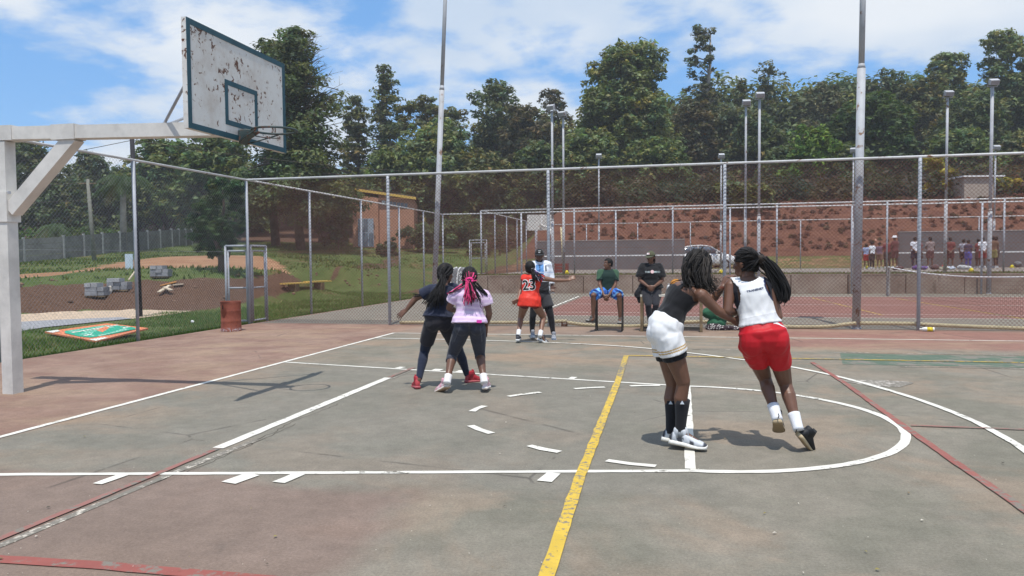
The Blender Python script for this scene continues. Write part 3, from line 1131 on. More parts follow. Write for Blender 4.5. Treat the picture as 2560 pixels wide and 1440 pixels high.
# ------------------------------------------------------------------ brick building
def brick_mat():
    m, nt, b = new_mat("orange_brick", 0.85, 0.2)
    p = nt.obj()
    bt = nt.n("ShaderNodeTexBrick")
    x, y, z = nt.sep(p)
    cb = nt.n("ShaderNodeCombineXYZ")
    nt.put(cb.inputs[0], nt.math("ADD", x, y))
    nt.put(cb.inputs[1], z)
    nt.put(bt.inputs["Vector"], cb.outputs[0])
    bt.inputs["Color1"].default_value = (0.58, 0.30, 0.205, 1)
    bt.inputs["Color2"].default_value = (0.50, 0.235, 0.145, 1)
    bt.inputs["Mortar"].default_value = (0.36, 0.24, 0.17, 1)
    bt.inputs["Scale"].default_value = 1.0
    bt.inputs["Brick Width"].default_value = 0.23
    bt.inputs["Row Height"].default_value = 0.085
    bt.inputs["Mortar Size"].default_value = 0.008
    n = nt.step(nt.noise(p, 0.7, 5.0), 0.3, 0.7)
    nt.put(b.inputs["Base Color"], nt.mix(nt.math("MULTIPLY", n, 0.35), bt.outputs["Color"], (0.40, 0.18, 0.11)))
    return m


M_BRICK = brick_mat()
M_GLASS = simple_mat("window_glass", (0.10, 0.14, 0.18), 0.08, 0.8, 0.0, 0.1)
M_YELLOW = simple_mat("yellow_roof_edge", (0.66, 0.42, 0.10), 0.6, 0.3, 0.0, 0.1)
M_DARKROOF = simple_mat("dark_roof", (0.06, 0.05, 0.05), 0.8)
M_BLUEDOOR = simple_mat("pale_blue_metal", (0.34, 0.40, 0.48), 0.5, 0.4, 0.0, 0.1)


def building():
    c0 = at(884, 617, 80)          # front left corner
    c1 = at(1036, 613, 80.5)       # front right corner
    dx = unit((c1 - c0) * np.array([1, 1, 0]))
    dy = np.array([-dx[1], dx[0], 0])
    W = float(np.linalg.norm((c1 - c0)[:2]))
    base = c0 * np.array([1, 1, 0]) + np.array([0, 0, min(c0[2], c1[2]) - 0.3])
    root = thing("brick_building", "orange brick building with yellow roof edge and tall window beyond the fence", "building", base)
    ax = (dx, dy, np.array([0, 0, 1]))

    def P(u, v, z):
        return base + dx * u + dy * v + np.array([0, 0, z])

    H0, H1 = 5.95, 5.0             # monopitch: higher at the near end
    D = 9.0
    wl = W * 0.42
    for name, u0, u1, v0, h0, h1 in (("wall", 0, wl, -0.5, H0 - 0.25, H0 - 0.62), ("wall", wl + 0.002, W, 0.0, H0 - 0.1, H1 + 0.25)):
        mb = MB()
        a = [P(u0, v0, 0), P(u1, v0, 0), P(u1, v0, h1), P(u0, v0, h0)]
        bq = [p + dy * D for p in a]
        mb.add(a + bq, [(0, 1, 2, 3), (7, 6, 5, 4), (1, 5, 6, 2), (4, 0, 3, 7), (3, 2, 6, 7), (0, 4, 5, 1)])
        mb.build(name, M_BRICK, root, loc=tuple(base))
    mb = MB()
    za, zb = H0 + 0.10, H1 + 0.16
    a = [P(0.3, -0.7, za), P(W + 0.25, -0.35, zb), P(W + 0.25, -0.35, zb + 0.26), P(0.3, -0.7, za + 0.26)]
    bq = [p + dy * 0.3 for p in a]
    mb.add(a + bq, [(0, 1, 2, 3), (7, 6, 5, 4), (1, 5, 6, 2), (4, 0, 3, 7), (3, 2, 6, 7), (0, 4, 5, 1)])
    mb.build("roof_edge", M_YELLOW, root)
    mb = MB()
    a = [P(0.3, -0.38, za + 0.27), P(W + 0.25, -0.03, zb + 0.27), P(W + 0.25, D, zb + 0.5), P(0.3, D, za + 0.5)]
    mb.add(a + [p + np.array([0, 0, 0.1]) for p in a], [(3, 2, 1, 0), (4, 5, 6, 7), (0, 1, 5, 4), (1, 2, 6, 5), (2, 3, 7, 6), (3, 0, 4, 7)])
    mb.build("roof", M_DARKROOF, root)
    # tall window in the left wall
    u0, u1 = W * 0.085, W * 0.34
    mb = MB()
    mb.box(P((u0 + u1) / 2, -0.52, 1.75), (u1 - u0, 0.06, 2.9), ax)
    wnd = mb.build("window", M_BLUEDOOR, root)
    nx = 3
    for i in range(nx):
        for j in range(2):
            w = (u1 - u0) / nx
            mb = MB()
            mb.box(P(u0 + w * (i + 0.5), -0.555, 1.02 + 1.45 * j), (w - 0.09, 0.02, 1.33), ax)
            mb.build("pane", M_GLASS if (i + j) % 3 else M_BLUEDOOR, wnd)
    # clerestory strip
    for i in range(7):
        u = W * 0.50 + i * W * 0.062
        mb = MB()
        mb.box(P(u, -0.012, H0 - 1.05 - (u / W - 0.45) * 0.8), (W * 0.050, 0.05, 0.46), ax)
        mb.build("window", M_PAINT_WHITE if i in (0, 1) else M_GLASS, root)


building()

# ------------------------------------------------------------------ panel fence, hedges and the pole on the far side of the verge
M_PANEL = simple_mat("grey_concrete_panel", (0.165, 0.165, 0.155), 0.9, 0.15, 0.0, 0.25, 1.2)
M_PANEL_POST = simple_mat("pale_concrete_post", (0.33, 0.33, 0.32), 0.9, 0.15, 0.0, 0.2, 2.0)


def panel_fence():
    pts = [at(*q) for q in [(-220, 668, 44), (0, 660, 50), (60, 655, 52), (160, 648, 54.5), (300, 632, 61), (430, 617, 70), (480, 612, 76)]]
    root = thing("concrete_panel_fence", "grey concrete panel fence with pale posts below the hedge", "fence", pts[0])
    q = []
    for a, b in zip(pts[:-1], pts[1:]):
        n = max(1, int(round(np.linalg.norm(b - a) / 2.1)))
        q += [a + (b - a) * i / n for i in range(n)]
    q.append(pts[-1])
    for i, p in enumerate(q):
        z = tz(p[0], p[1])
        mb = MB()
        mb.box((p[0], p[1], z + 0.8), (0.14, 0.14, 1.75))
        mb.build("post", M_PANEL_POST, root)
        if i + 1 < len(q):
            n = q[i + 1]
            z2 = tz(n[0], n[1])
            for k in range(4):
                mb = MB()
                mb.bar((p[0], p[1], z + 0.2 + 0.39 * k), (n[0], n[1], z2 + 0.2 + 0.39 * k), 0.06, 0.37)
                mb.build("panel", M_PANEL, root)


panel_fence()


def col_mat_foliage(name, trans=0.35):
    m, nt, b = new_mat(name, 0.55, 0.25)
    a = nt.n("ShaderNodeAttribute", attribute_name="Col").outputs["Color"]
    nt.put(b.inputs["Base Color"], a)
    tr = nt.n("ShaderNodeBsdfTranslucent")
    nt.put(tr.inputs["Color"], nt.mix(1.0, a, (1.2, 1.3, 0.6), "MULTIPLY"))
    ms = nt.n("ShaderNodeMixShader")
    ms.inputs[0].default_value = trans
    nt.t.links.new(b.outputs[0], ms.inputs[1])
    nt.t.links.new(tr.outputs[0], ms.inputs[2])
    out = nt.t.nodes["Material Output"]
    nt.t.links.new(ms.outputs[0], out.inputs["Surface"])
    return m


M_LEAF = col_mat_foliage("leaves", 0.33)
M_GRASS = col_mat_foliage("grass_blades", 0.3)
M_BARK = simple_mat("bark", (0.115, 0.085, 0.065), 0.95, 0.1, 0.0, 0.35, 1.5)
M_BARK_PALE = simple_mat("pale_gum_bark", (0.30, 0.26, 0.22), 0.9, 0.1, 0.0, 0.3, 1.0)


def leaf_cloud(clumps, n, size, col, rng, var=0.28, hue=0.25, flat=1.1):
    """clumps: (m, 6) centre and radii; leaf cards spread mostly over the outside of every clump"""
    clumps = np.asarray(clumps, float)
    m = len(clumps)
    w = (clumps[:, 3] * clumps[:, 4] + clumps[:, 4] * clumps[:, 5] + clumps[:, 3] * clumps[:, 5])
    ci = rng.choice(m, n, p=w / w.sum())
    d = rng.normal(size=(n, 3))
    d /= np.linalg.norm(d, axis=1)[:, None]
    rad = rng.uniform(0.35, 1.0, n) ** 0.55 * (1 + rng.normal(0, 0.10, n))
    pos = clumps[ci, :3] + d * clumps[ci, 3:] * rad[:, None]
    nrm = d * 0.8 + rng.normal(0, 0.55, (n, 3)) + np.array([0, 0, flat])
    nrm /= np.linalg.norm(nrm, axis=1)[:, None]
    t = np.cross(nrm, rng.normal(size=(n, 3)))
    t /= np.linalg.norm(t, axis=1)[:, None]
    bt = np.cross(nrm, t)
    s = size * rng.uniform(0.55, 1.35, n)
    L, Wd = t * s[:, None], bt * (s * rng.uniform(0.35, 0.6, n))[:, None]
    bend = nrm * (s * rng.uniform(-0.25, 0.25, n))[:, None]
    v = np.stack([pos - L, pos + Wd + bend, pos + L, pos - Wd + bend], 1).reshape(-1, 3)
    f = np.arange(4 * n).reshape(n, 4)
    ccol = np.exp(rng.normal(0, var * 0.6, m))
    chue = rng.normal(0, hue, m)
    k = ccol[ci] * np.exp(rng.normal(0, var, n))
    h = chue[ci] + rng.normal(0, hue * 0.5, n)
    c = np.array(col)[None, :] * k[:, None]
    c[:, 0] *= np.exp(h * 0.6)
    c[:, 2] *= np.exp(-h * 0.5)
    return v, f, np.repeat(np.clip(c, 0, 0.6), 4, 0)


def leaf_obj(name, parts, parent=None, mat=None):
    V, F, C, o = [], [], [], 0
    for v, f, c in parts:
        V.append(v)
        F.append(f + o)
        C.append(c)
        o += len(v)
    me = np_mesh(name, np.concatenate(V), np.concatenate(F))
    set_cols(me, np.concatenate(C))
    return link(name, me, mat or M_LEAF, parent)


def hedge(label, px0, px1, py, t0, t1, h, col):
    rng = np.random.default_rng(int(abs(px0) * 7 + py))
    a, b = at(px0, py, t0), at(px1, py, t1)
    n = int(np.linalg.norm(b - a) / 0.8)
    cl = []
    for i in range(n):
        p = a + (b - a) * (i + 0.5) / n
        z = tz(p[0], p[1])
        cl.append((p[0] + rng.normal(0, 0.15), p[1] + rng.normal(0, 0.15), z + h * 0.5, 0.75, 0.75, h * 0.55))
    root = thing("hedge", label, "hedge", (a[0], a[1], tz(a[0], a[1])))
    leaf_obj("foliage", [leaf_cloud(cl, n * 260, 0.14, col, rng)], root)


hedge("bright clipped hedge beyond the concrete panel fence", -200, 330, 612, 66, 78, 1.9, (0.075, 0.125, 0.022))
hedge("dark hedge at the far end of the concrete panel fence", 450, 600, 600, 84, 92, 2.3, (0.030, 0.055, 0.018))


# ------------------------------------------------------------------ trees
def limbs_mesh(trunk_pts, trunk_r, ends, r_end=0.03):
    mb = MB()
    mb.tube(trunk_pts, trunk_r, 9)
    tp_ = [np.asarray(p, float) for p in trunk_pts]
    z0, z1 = tp_[0][2], tp_[-1][2]
    for e, lift in ends:
        e = np.asarray(e, float)
        zz = z0 + (z1 - z0) * np.clip((e[2] - lift - z0) / (z1 - z0 + 1e-6), 0.12, 0.97)
        k = 0
        while k < len(tp_) - 2 and tp_[k + 1][2] < zz:
            k += 1
        u = (zz - tp_[k][2]) / (tp_[k + 1][2] - tp_[k][2] + 1e-6)
        s = tp_[k] + (tp_[k + 1] - tp_[k]) * u
        rs = (trunk_r[k] + (trunk_r[k + 1] - trunk_r[k]) * u) * 0.55
        m_ = (s + e) / 2 + np.array([0, 0, 0.10 * np.linalg.norm(e - s)]) + nrg.normal(0, 0.04, 3) * np.linalg.norm(e - s)
        mb.tube([s, (s + m_) / 2 + nrg.normal(0, 0.02, 3), m_, e], [rs, rs * 0.8, rs * 0.55, max(r_end, rs * 0.25)], 5)
    return mb


def tree(name, label, px, base_py, top_py, width_px, t, style, col, leaf=0.42, dens=1.0, seed=None, bark=None, blobs=None, lean=0.0):
    """px etc. are measurements from the photograph; t is the forward depth of the trunk"""
    rng = np.random.default_rng(seed if seed is not None else int(px * 3 + top_py))
    p = at(px, base_py, t)
    gx, gy_ = float(p[0]), float(p[1])
    z0 = tz(gx, gy_)
    ztop = float(at(px, top_py, t)[2])
    H = ztop - z0
    W = width_px / FPX * t
    base = np.array([gx, gy_, z0])
    root = thing(name, label, "tree", base, "trees round the courts")
    cl, ends = [], []
    R = W / 2 * (1.12 if style == "layered" else 1.22 if style == "round" else 1.08)
    leaf *= 0.74
    dens *= 1.25
    if style == "round":
        # big lobes up the crown, each carrying many tufts on its surface
        lobes = blobs or []
        if not lobes:
            nl = 17 + int(rng.integers(0, 6))
            a0_ = rng.uniform(0, 6)
            for i in range(nl):
                h = 0.24 + 0.64 * (i + rng.uniform(-0.3, 0.3)) / (nl - 1)
                prof = max(0.05, 1 - max(0.0, (h - 0.12) / 0.88) ** 1.75) ** 0.75
                a = a0_ + i * 2.4 + rng.uniform(-0.3, 0.3)
                rr = R * prof * rng.uniform(0.48, 0.80)
                lobes.append((math.cos(a) * rr, math.sin(a) * rr, h * H, R * rng.uniform(0.24, 0.38)))
            lobes.append((rng.normal(0, 0.08) * R, 0, H * 0.93 - R * 0.16, R * 0.32))
            lobes.append((0, 0, H * 0.55, R * 0.6))
        for (lx, ly, lz, lr) in lobes:
            c = base + np.array([lx, ly, lz])
            ends.append((c, lr * 1.2))
            for j in range(int(18 * dens) + 14):
                d = unit(rng.normal(size=3) + np.array([0, 0, 0.35]))
                q = c + d * lr * rng.uniform(0.55, 1.0) * np.array([1, 1, 0.95])
                r = lr * rng.uniform(0.15, 0.33)
                cl.append((*q, r, r, r * 0.72))
        nleaf = int(dens * 6600 * max(0.4, (R / 6.0) ** 1.3))
    elif style == "layered":
        nt_ = 13 + int(H / 3)
        for i in range(nt_):
            h = 0.16 + 0.82 * i / (nt_ - 1)
            prof = min(1.0, (1.03 - h) ** 0.50 * 1.12)
            for j in range(5 + int(rng.integers(0, 3))):
                a = rng.uniform(0, 2 * PI)
                rr = R * prof * rng.uniform(0.55, 1.08)
                e = base + np.array([math.cos(a) * rr, math.sin(a) * rr, H * h + rr * 0.10 + rng.normal(0, 0.2)])
                if j < 4:
                    ends.append((e, -rr * 0.05))
                for k in range(3):
                    u = (k + 0.7) / 3
                    q = base + np.array([math.cos(a) * rr * u, math.sin(a) * rr * u, H * h + rr * 0.10 * u + rng.normal(0, 0.25)])
                    r = max(0.45, R * 0.19 * (0.6 + prof * 0.7)) * rng.uniform(0.7, 1.3)
                    cl.append((*q, r, r, r * 0.42))
        nleaf = int(dens * 7600 * max(0.4, (R / 6.0) ** 1.1))
    elif style == "sparse":
        nb = int(46 * dens) + 16
        for i in range(nb):
            h = rng.uniform(0.2, 1.0) ** 0.85
            prof = min(1.0, (1.04 - h) ** 0.50 * 1.1)
            a = rng.uniform(0, 2 * PI)
            rr = R * prof * rng.uniform(0.2, 1.0)
            e = base + np.array([math.cos(a) * rr, math.sin(a) * rr, H * h])
            ends.append((e, rr * 0.5))
            for k in range(3):
                q = e + rng.normal(0, 0.45, 3)
                r = rng.uniform(0.30, 0.70)
                cl.append((*q, r * 1.1, r * 1.1, r * 0.5))
        nleaf = int(dens * 4200)
    elif style == "umbrella":
        nb = int(13 * dens) + 6
        for i in range(nb):
            a = rng.uniform(0, 2 * PI)
            rr = R * math.sqrt(rng.uniform(0, 1))
            e = base + np.array([math.cos(a) * rr, math.sin(a) * rr, H * (0.93 - 0.22 * (rr / R) ** 2) + rng.normal(0, H * 0.02)])
            ends.append((e, H * 0.30))
            for k in range(7):
                q = e + rng.normal(0, 1, 3) * np.array([R * 0.14, R * 0.14, R * 0.05])
                r = R * rng.uniform(0.08, 0.17)
                cl.append((*q, r, r, r * 0.5))
        nleaf = int(dens * 4800 * max(0.4, R / 6.0))
    trunk_top = base + np.array([lean * H + rng.normal(0, 0.02) * H, rng.normal(0, 0.02) * H, H * (0.97 if style in ("layered", "sparse") else 0.72)])
    k = np.linspace(0, 1, 6)
    tr = max(0.16, H * 0.018)
    tp_ = [base + (trunk_top - base) * u + (rng.normal(0, 0.012, 3) * H * np.array([1, 1, 0]) * (u > 0) * (u < 1)) - np.array([0, 0, 0.3 if u == 0 else 0]) for u in k]
    mb = limbs_mesh(tp_, [tr * 1.3, tr, tr * 0.85, tr * 0.65, tr * 0.45, tr * 0.2], ends, 0.035)
    mb.build("trunk", bark or M_BARK, root, True)
    leaf_obj("crown", [leaf_cloud(cl, nleaf, leaf, col, rng)], root)
    return root


G_DARK = (0.098, 0.123, 0.050)
G_MID = (0.132, 0.164, 0.059)
G_GUM = (0.153, 0.181, 0.072)
G_OLIVE = (0.123, 0.124, 0.050)
G_BROWN = (0.110, 0.096, 0.054)
G_GREY = (0.125, 0.133, 0.071)
G_BRIGHT = (0.115, 0.185, 0.030)
G_BLUE = (0.112, 0.137, 0.064)

TREES = [
    # name, label, px, base, top, width, depth, style, colour, leaf, density
    ("dark_tree", "dark tree behind the hoop post, filling the picture's edge", 45, 610, 335, 240, 86, "round", G_DARK, 0.40, 1.0),
    ("dark_tree", "dark low tree between the hoop post and the wooden pole", 150, 608, 452, 170, 84, "round", G_DARK, 0.38, 0.9),
    ("pointed_tree", "pointed tree rising below the hoop brace beside the blue gap", 235, 604, 372, 130, 92, "round", G_BLUE, 0.38, 0.9),
    ("bushy_tree", "bushy green tree just past the side fence post, under the beam", 415, 600, 352, 240, 92, "round", G_MID, 0.42, 1.1),
    ("bushy_tree", "dark bushy tree behind the palm trunk", 330, 606, 418, 170, 96, "round", G_DARK, 0.40, 0.9),
    ("broad_tree", "tall broad tree under the lower edge of the backboard", 545, 598, 338, 250, 90, "round", G_MID, 0.42, 1.1),
    ("cedar_tree", "huge dark cedar rising behind the backboard with bare top twigs", 752, 606, 84, 295, 74, "layered", G_DARK, 0.30, 2.2),
    ("cedar_tree", "broad cedar with a flat crown, half hidden by the backboard", 690, 606, 106, 230, 78, "layered", (0.066, 0.090, 0.036), 0.30, 1.3),
    ("dark_tree", "dark drooping tree at the cedar's foot beside the brick building", 800, 605, 400, 130, 90, "round", G_DARK, 0.36, 1.0),
    ("tufted_tree", "small tufted tree just past the cedar's lowest branches", 893, 560, 256, 105, 105, "sparse", G_OLIVE, 0.36, 1.0),
    ("pine_tree", "narrow dark pine with a blunt top beside the leaning light pole", 968, 560, 168, 128, 104, "layered", G_BLUE, 0.36, 1.2),
    ("umbrella_tree", "flat topped umbrella tree seen behind the leaning light pole", 1075, 545, 232, 170, 112, "umbrella", G_OLIVE, 0.38, 1.2),
    ("broad_tree", "broad rounded tree in front of the flat topped umbrella tree", 1085, 560, 312, 290, 96, "round", G_GUM, 0.44, 1.3),
    ("bushy_tree", "lower bushy tree over the brick building's roof", 985, 560, 372, 190, 92, "round", G_MID, 0.40, 1.0),
    ("pine_tree", "wide dark pine with a ragged level crown and white cloud behind", 1243, 545, 190, 185, 108, "round", G_BLUE, 0.38, 1.3),
    ("brown_tree", "olive brown tree between the ragged pine and the tallest gum", 1318, 540, 250, 170, 104, "round", G_BROWN, 0.40, 1.0),
    ("wispy_tree", "wispy brown tree with feathery top beside the tallest gum", 1385, 540, 206, 120, 112, "round", G_BROWN, 0.36, 0.8),
    ("bushy_tree", "rounded olive tree low behind the fence, above the far backboard", 1215, 545, 375, 190, 92, "round", G_OLIVE, 0.40, 1.0),
    ("bushy_tree", "dark bushy tree above the man in the white jacket", 1340, 535, 352, 200, 94, "round", G_DARK, 0.40, 1.0),
    ("gum_tree", "largest gum tree, a high green dome above the seated man", 1560, 535, 106, 270, 100, "round", G_GUM, 0.42, 2.0),
    ("bushy_tree", "low green tree at the foot of the largest gum", 1475, 535, 330, 170, 92, "round", G_GUM, 0.40, 1.0),
    ("bushy_tree", "low pale green tree behind the seated woman in black", 1650, 535, 350, 180, 92, "round", G_MID, 0.40, 1.0),
    ("brown_tree", "brown leaved tree between the largest gum and the tall sparse tree", 1738, 535, 246, 140, 100, "round", G_BROWN, 0.38, 1.0),
    ("sparse_tree", "tall sparse see-through tree with one straight trunk", 1757, 535, 74, 145, 108, "sparse", (0.085, 0.100, 0.056), 0.36, 0.62),
    ("small_crowned_tree", "slim tree with a small ball crown beside the pale lamp", 1853, 520, 186, 66, 112, "round", G_OLIVE, 0.34, 0.7),
    ("sparse_tree", "thin sparse tree behind the brown lamp head", 1916, 520, 170, 75, 110, "sparse", G_GREY, 0.34, 0.45),
    ("bushy_tree", "mid green tree under the small ball crown", 1835, 530, 265, 190, 104, "round", G_GREY, 0.40, 1.2),
    ("bushy_tree", "dark tree behind the two pale light poles", 1905, 530, 300, 200, 98, "round", G_DARK, 0.40, 1.2),
    ("grey_tree", "grey green tree with open branches against the blue sky", 2050, 520, 206, 200, 114, "round", G_GREY, 0.38, 1.1),
    ("bright_tree", "bright yellow green tree low behind the fence", 2030, 520, 322, 150, 84, "round", G_BRIGHT, 0.34, 1.1),
    ("dome_tree", "dark dome shaped tree behind the thick upright pole", 2185, 520, 238, 230, 90, "round", (0.064, 0.096, 0.028), 0.40, 1.5),
    ("pine_tree", "dark pine top showing above the dome shaped tree", 2235, 520, 160, 130, 114, "round", G_DARK, 0.36, 1.0),
    ("brown_tree", "brownish tree beside the thick pole's rust ring", 2165, 520, 190, 120, 118, "umbrella", G_OLIVE, 0.38, 1.0),
    ("gum_tree", "gum tree with a rounded peak near the pale lamp among the bags", 2360, 515, 126, 170, 110, "round", G_GUM, 0.40, 1.5),
    ("gum_tree", "tallest gum at the hill's high end with stacked rounded crowns", 2510, 515, 66, 170, 106, "round", G_GUM, 0.40, 1.6),
    ("gum_tree", "dense gum tree running out of the picture beside the tallest pole", 2610, 515, 130, 200, 104, "round", G_MID, 0.40, 1.2),
    ("bushy_tree", "dull green tree between the dome tree and the peaked gum", 2300, 515, 190, 170, 106, "round", G_OLIVE, 0.40, 1.1),
    ("bushy_tree", "dark tree filling the slope beneath the tallest gum", 2440, 515, 240, 210, 98, "round", G_DARK, 0.40, 1.3),
    ("bushy_tree", "low fresh green tree below the peaked gum", 2400, 515, 330, 200, 88, "round", G_MID, 0.38, 1.1),
    ("bushy_tree", "low olive tree at the fence's far end", 2545, 515, 350, 170, 88, "round", G_OLIVE, 0.38, 1.0),
    ("bushy_tree", "small dark tree beside the bright yellow green tree", 1950, 525, 372, 130, 88, "round", G_DARK, 0.36, 0.9),
    ("bushy_tree", "low dark tree behind the thick upright pole's rail", 2120, 520, 372, 120, 82, "round", G_DARK, 0.36, 0.9),
]
for T in TREES:
    tree(T[0], T[1], T[2], T[3], T[4], T[5], T[6], T[7], T[8], T[9], T[10] * 1.35, bark=M_BARK_PALE if T[0] in ("gum_tree", "grey_tree", "sparse_tree", "umbrella_tree") else M_BARK)


def twig_top():
    """bare twigs standing out of the big cedar's crown are part of the cedar"""
    root = [o for o in COL.objects if o.name == "cedar_tree"][0]
    b = np.array(root.location)
    mb = MB()
    for i in range(70):
        h = rnd.uniform(11, 20)
        a = rnd.uniform(-0.9, 0.9)
        d = np.array([math.cos(a), math.sin(a) * 0.8 - 0.2, rnd.uniform(0.1, 0.6)])
        s = b + np.array([0.2, 0, h])
        L = (21.5 - h) * 0.36 + 1.0
        e = s + unit(d) * L * rnd.uniform(0.8, 1.25)
        m = (s + e) / 2 + np.array([0, 0, -0.15])
        mb.tube([s, m, e], [0.05, 0.03, 0.012], 4)
        for k in range(3):
            q = m + (e - m) * rnd.uniform(0.1, 0.9)
            mb.tube([q, q + nrg.normal(0, 0.3, 3) + np.array([0.3, 0, 0.25])], [0.018, 0.008], 3)
    mb.build("bare_twigs", M_BARK, root)


twig_top()


def small_tree():
    """forked tree by the gate"""
    rng = np.random.default_rng(5)
    base = at(556, 690, 28.0)
    base[2] = tz(base[0], base[1])
    root = thing("forked_tree", "small forked tree on the clay path behind the metal gate", "tree", base)
    s = 28.0 / FPX

    def Q(px, py, dd=0.0):
        return at(px, py, 28.0 + dd)
    mb = MB()
    mb.tube([base - np.array([0, 0, 0.2]), Q(554, 650), Q(545, 615), Q(525, 560), Q(512, 520)], [0.17, 0.13, 0.10, 0.07, 0.04], 9)
    mb.tube([Q(556, 665), Q(568, 640), Q(578, 600, .3), Q(588, 550, .5), Q(592, 500, .6)], [0.12, 0.10, 0.08, 0.05, 0.03], 8)
    mb.tube([Q(548, 625), Q(552, 580, -.4), Q(560, 520, -.6), Q(556, 470, -.6)], [0.08, 0.06, 0.05, 0.02], 7)
    mb.build("trunk", M_BARK, root, True)
    cl = []
    for (px, py, rx, dd) in [(520, 520, 34, 0), (560, 470, 40, .4), (590, 510, 30, .5), (545, 560, 38, -.5), (510, 585, 30, .5), (585, 570, 30, .2), (535, 490, 30, -.6), (600, 465, 24, .3), (500, 550, 26, -.3), (560, 600, 28, -.5), (530, 620, 22, .3)]:
        c = Q(px, py, dd)
        for j in range(16):
            q = c + rng.normal(0, rx * s * 0.45, 3)
            r = rng.uniform(0.10, 0.24)
            cl.append((*q, r, r, r * 0.7))
    leaf_obj("crown", [leaf_cloud(cl, 7000, 0.085, (0.045, 0.085, 0.025), rng)], root)


small_tree()


def palm(label, px, base_py, top_py, t, frond, nfr, seed, trunk_r=0.2):
    rng = np.random.default_rng(seed)
    b = at(px, base_py, t)
    b[2] = tz(b[0], b[1])
    top = at(px, top_py, t)
    top[0], top[1] = b[0] + 0.15, b[1]
    root = thing("palm_tree", label, "palm tree", b)
    mb = MB()
    mb.tube([b - np.array([0, 0, 0.2]), b + (top - b) * 0.5, top], [trunk_r * 1.25, trunk_r, trunk_r * 0.9], 10)
    mb.build("trunk", M_BARK_PALE, root, True)
    V, F, C = [], [], []
    for i in range(nfr):
        a = 2 * PI * i / nfr + rng.uniform(-0.2, 0.2)
        up = rng.uniform(-0.5, 1.0)
        L = frond * rng.uniform(0.8, 1.1)
        dead = up < -0.15
        pts = []
        for k in range(9):
            u = k / 8
            pts.append(top + np.array([math.cos(a) * L * u * (1 - 0.25 * u), math.sin(a) * L * u * (1 - 0.25 * u), L * (up * 0.6 * u - (0.55 + 0.25 * up) * u * u)]))
        side = np.array([-math.sin(a), math.cos(a), 0])
        for k in range(8):
            for w in range(4):
                p = pts[k] + (pts[k + 1] - pts[k]) * (w / 4)
                d = unit(pts[k + 1] - pts[k])
                for sg in (-1, 1):
                    ll = frond * 0.26 * math.sin(PI * min(1, (k + w / 4) / 8 * 0.9 + 0.12)) + 0.1
                    tip = p + side * sg * ll * 0.75 + d * ll * 0.5 + np.array([0, 0, -ll * 0.45])
                    o = len(V)
                    V += [p, p + d * 0.07, tip]
                    F.append((o, o + 1, o + 2))
                    c = np.array((0.14, 0.105, 0.05)) if dead else np.array((0.045, 0.075, 0.022)) * rng.uniform(0.7, 1.4)
                    C += [c, c, c]
    me = np_mesh("fronds", np.array(V), np.array(F))
    set_cols(me, np.array(C))
    link("fronds", me, M_LEAF, root)


palm("tall palm with drooping fronds and pale trunk beside the side fence post", 308, 606, 448, 62, 3.2, 22, 4, 0.24)
palm("short spreading palm below the hoop brace with yellowish fronds", 135, 612, 565, 70, 2.6, 18, 9, 0.28)


def mass(name, n_clumps, xr, yr, hr, size, nleaf, cols, seed, tall=0.0):
    """undergrowth and far woodland: stuff nobody would count"""
    rng = np.random.default_rng(seed)
    parts = []
    per = nleaf // len(cols)
    for col in cols:
        x = rng.uniform(*xr, n_clumps // len(cols))
        y = rng.uniform(*yr, n_clumps // len(cols))
        z = terrain_z(x, y)
        r = rng.uniform(*hr, len(x))
        cl = np.stack([x, y, z + r * rng.uniform(0.2, 0.9, len(x)) + tall * rng.uniform(0, 1, len(x)) ** 0.8, r, r, r * 0.8], 1)
        parts.append(leaf_cloud(cl, per, size, col, rng))
    o = leaf_obj(name, parts)
    stuff(o)
    return o


mass("undergrowth", 460, (-14, 62), (64, 84), (0.7, 2.0), 0.24, 70000, [(0.035, 0.045, 0.020), (0.060, 0.055, 0.026), (0.060, 0.042, 0.024), (0.045, 0.060, 0.022)], 3)
mass("embankment_weeds", 1300, (-3, 52), (48.5, 66), (0.08, 0.24), 0.085, 60000, [(0.125, 0.050, 0.034), (0.14, 0.064, 0.040), (0.115, 0.046, 0.031), (0.095, 0.070, 0.034)], 8)
mass("far_woodland", 1000, (-30, 110), (114, 146), (1.8, 4.0), 0.50, 190000, [G_DARK, G_GUM, G_OLIVE, G_MID], 13, 14.5)
mass("far_woodland", 420, (-118, -26), (88, 135), (1.8, 3.8), 0.55, 60000, [G_DARK, G_BLUE, G_MID], 17, 6.5)
mass("shrubbery", 90, (-30, -14), (74, 84), (0.7, 1.6), 0.22, 12000, [G_DARK, G_MID], 19)


def bush(label, px, py, t, w, h, col, seed, leaf=0.16):
    rng = np.random.default_rng(seed)
    b = at(px, py, t)
    b[2] = tz(b[0], b[1])
    root = thing("bush", label, "bush", b)
    cl = []
    for i in range(26):
        d = rng.normal(0, 1, 3)
        q = b + np.array([d[0] * w * 0.25, d[1] * w * 0.25, h * rng.uniform(0.2, 0.85)])
        r = rng.uniform(0.14, 0.26) * min(w, h)
        cl.append((*q, r, r, r * 0.8))
    mb = MB()
    for i in range(6):
        mb.tube([b, b + np.array([rnd.uniform(-0.2, 0.2) * w, rnd.uniform(-0.2, 0.2) * w, h * 0.7])], [0.04, 0.015], 5)
    mb.build("stem", M_BARK, root)
    leaf_obj("foliage", [leaf_cloud(cl, 3200, leaf, col, rng)], root)


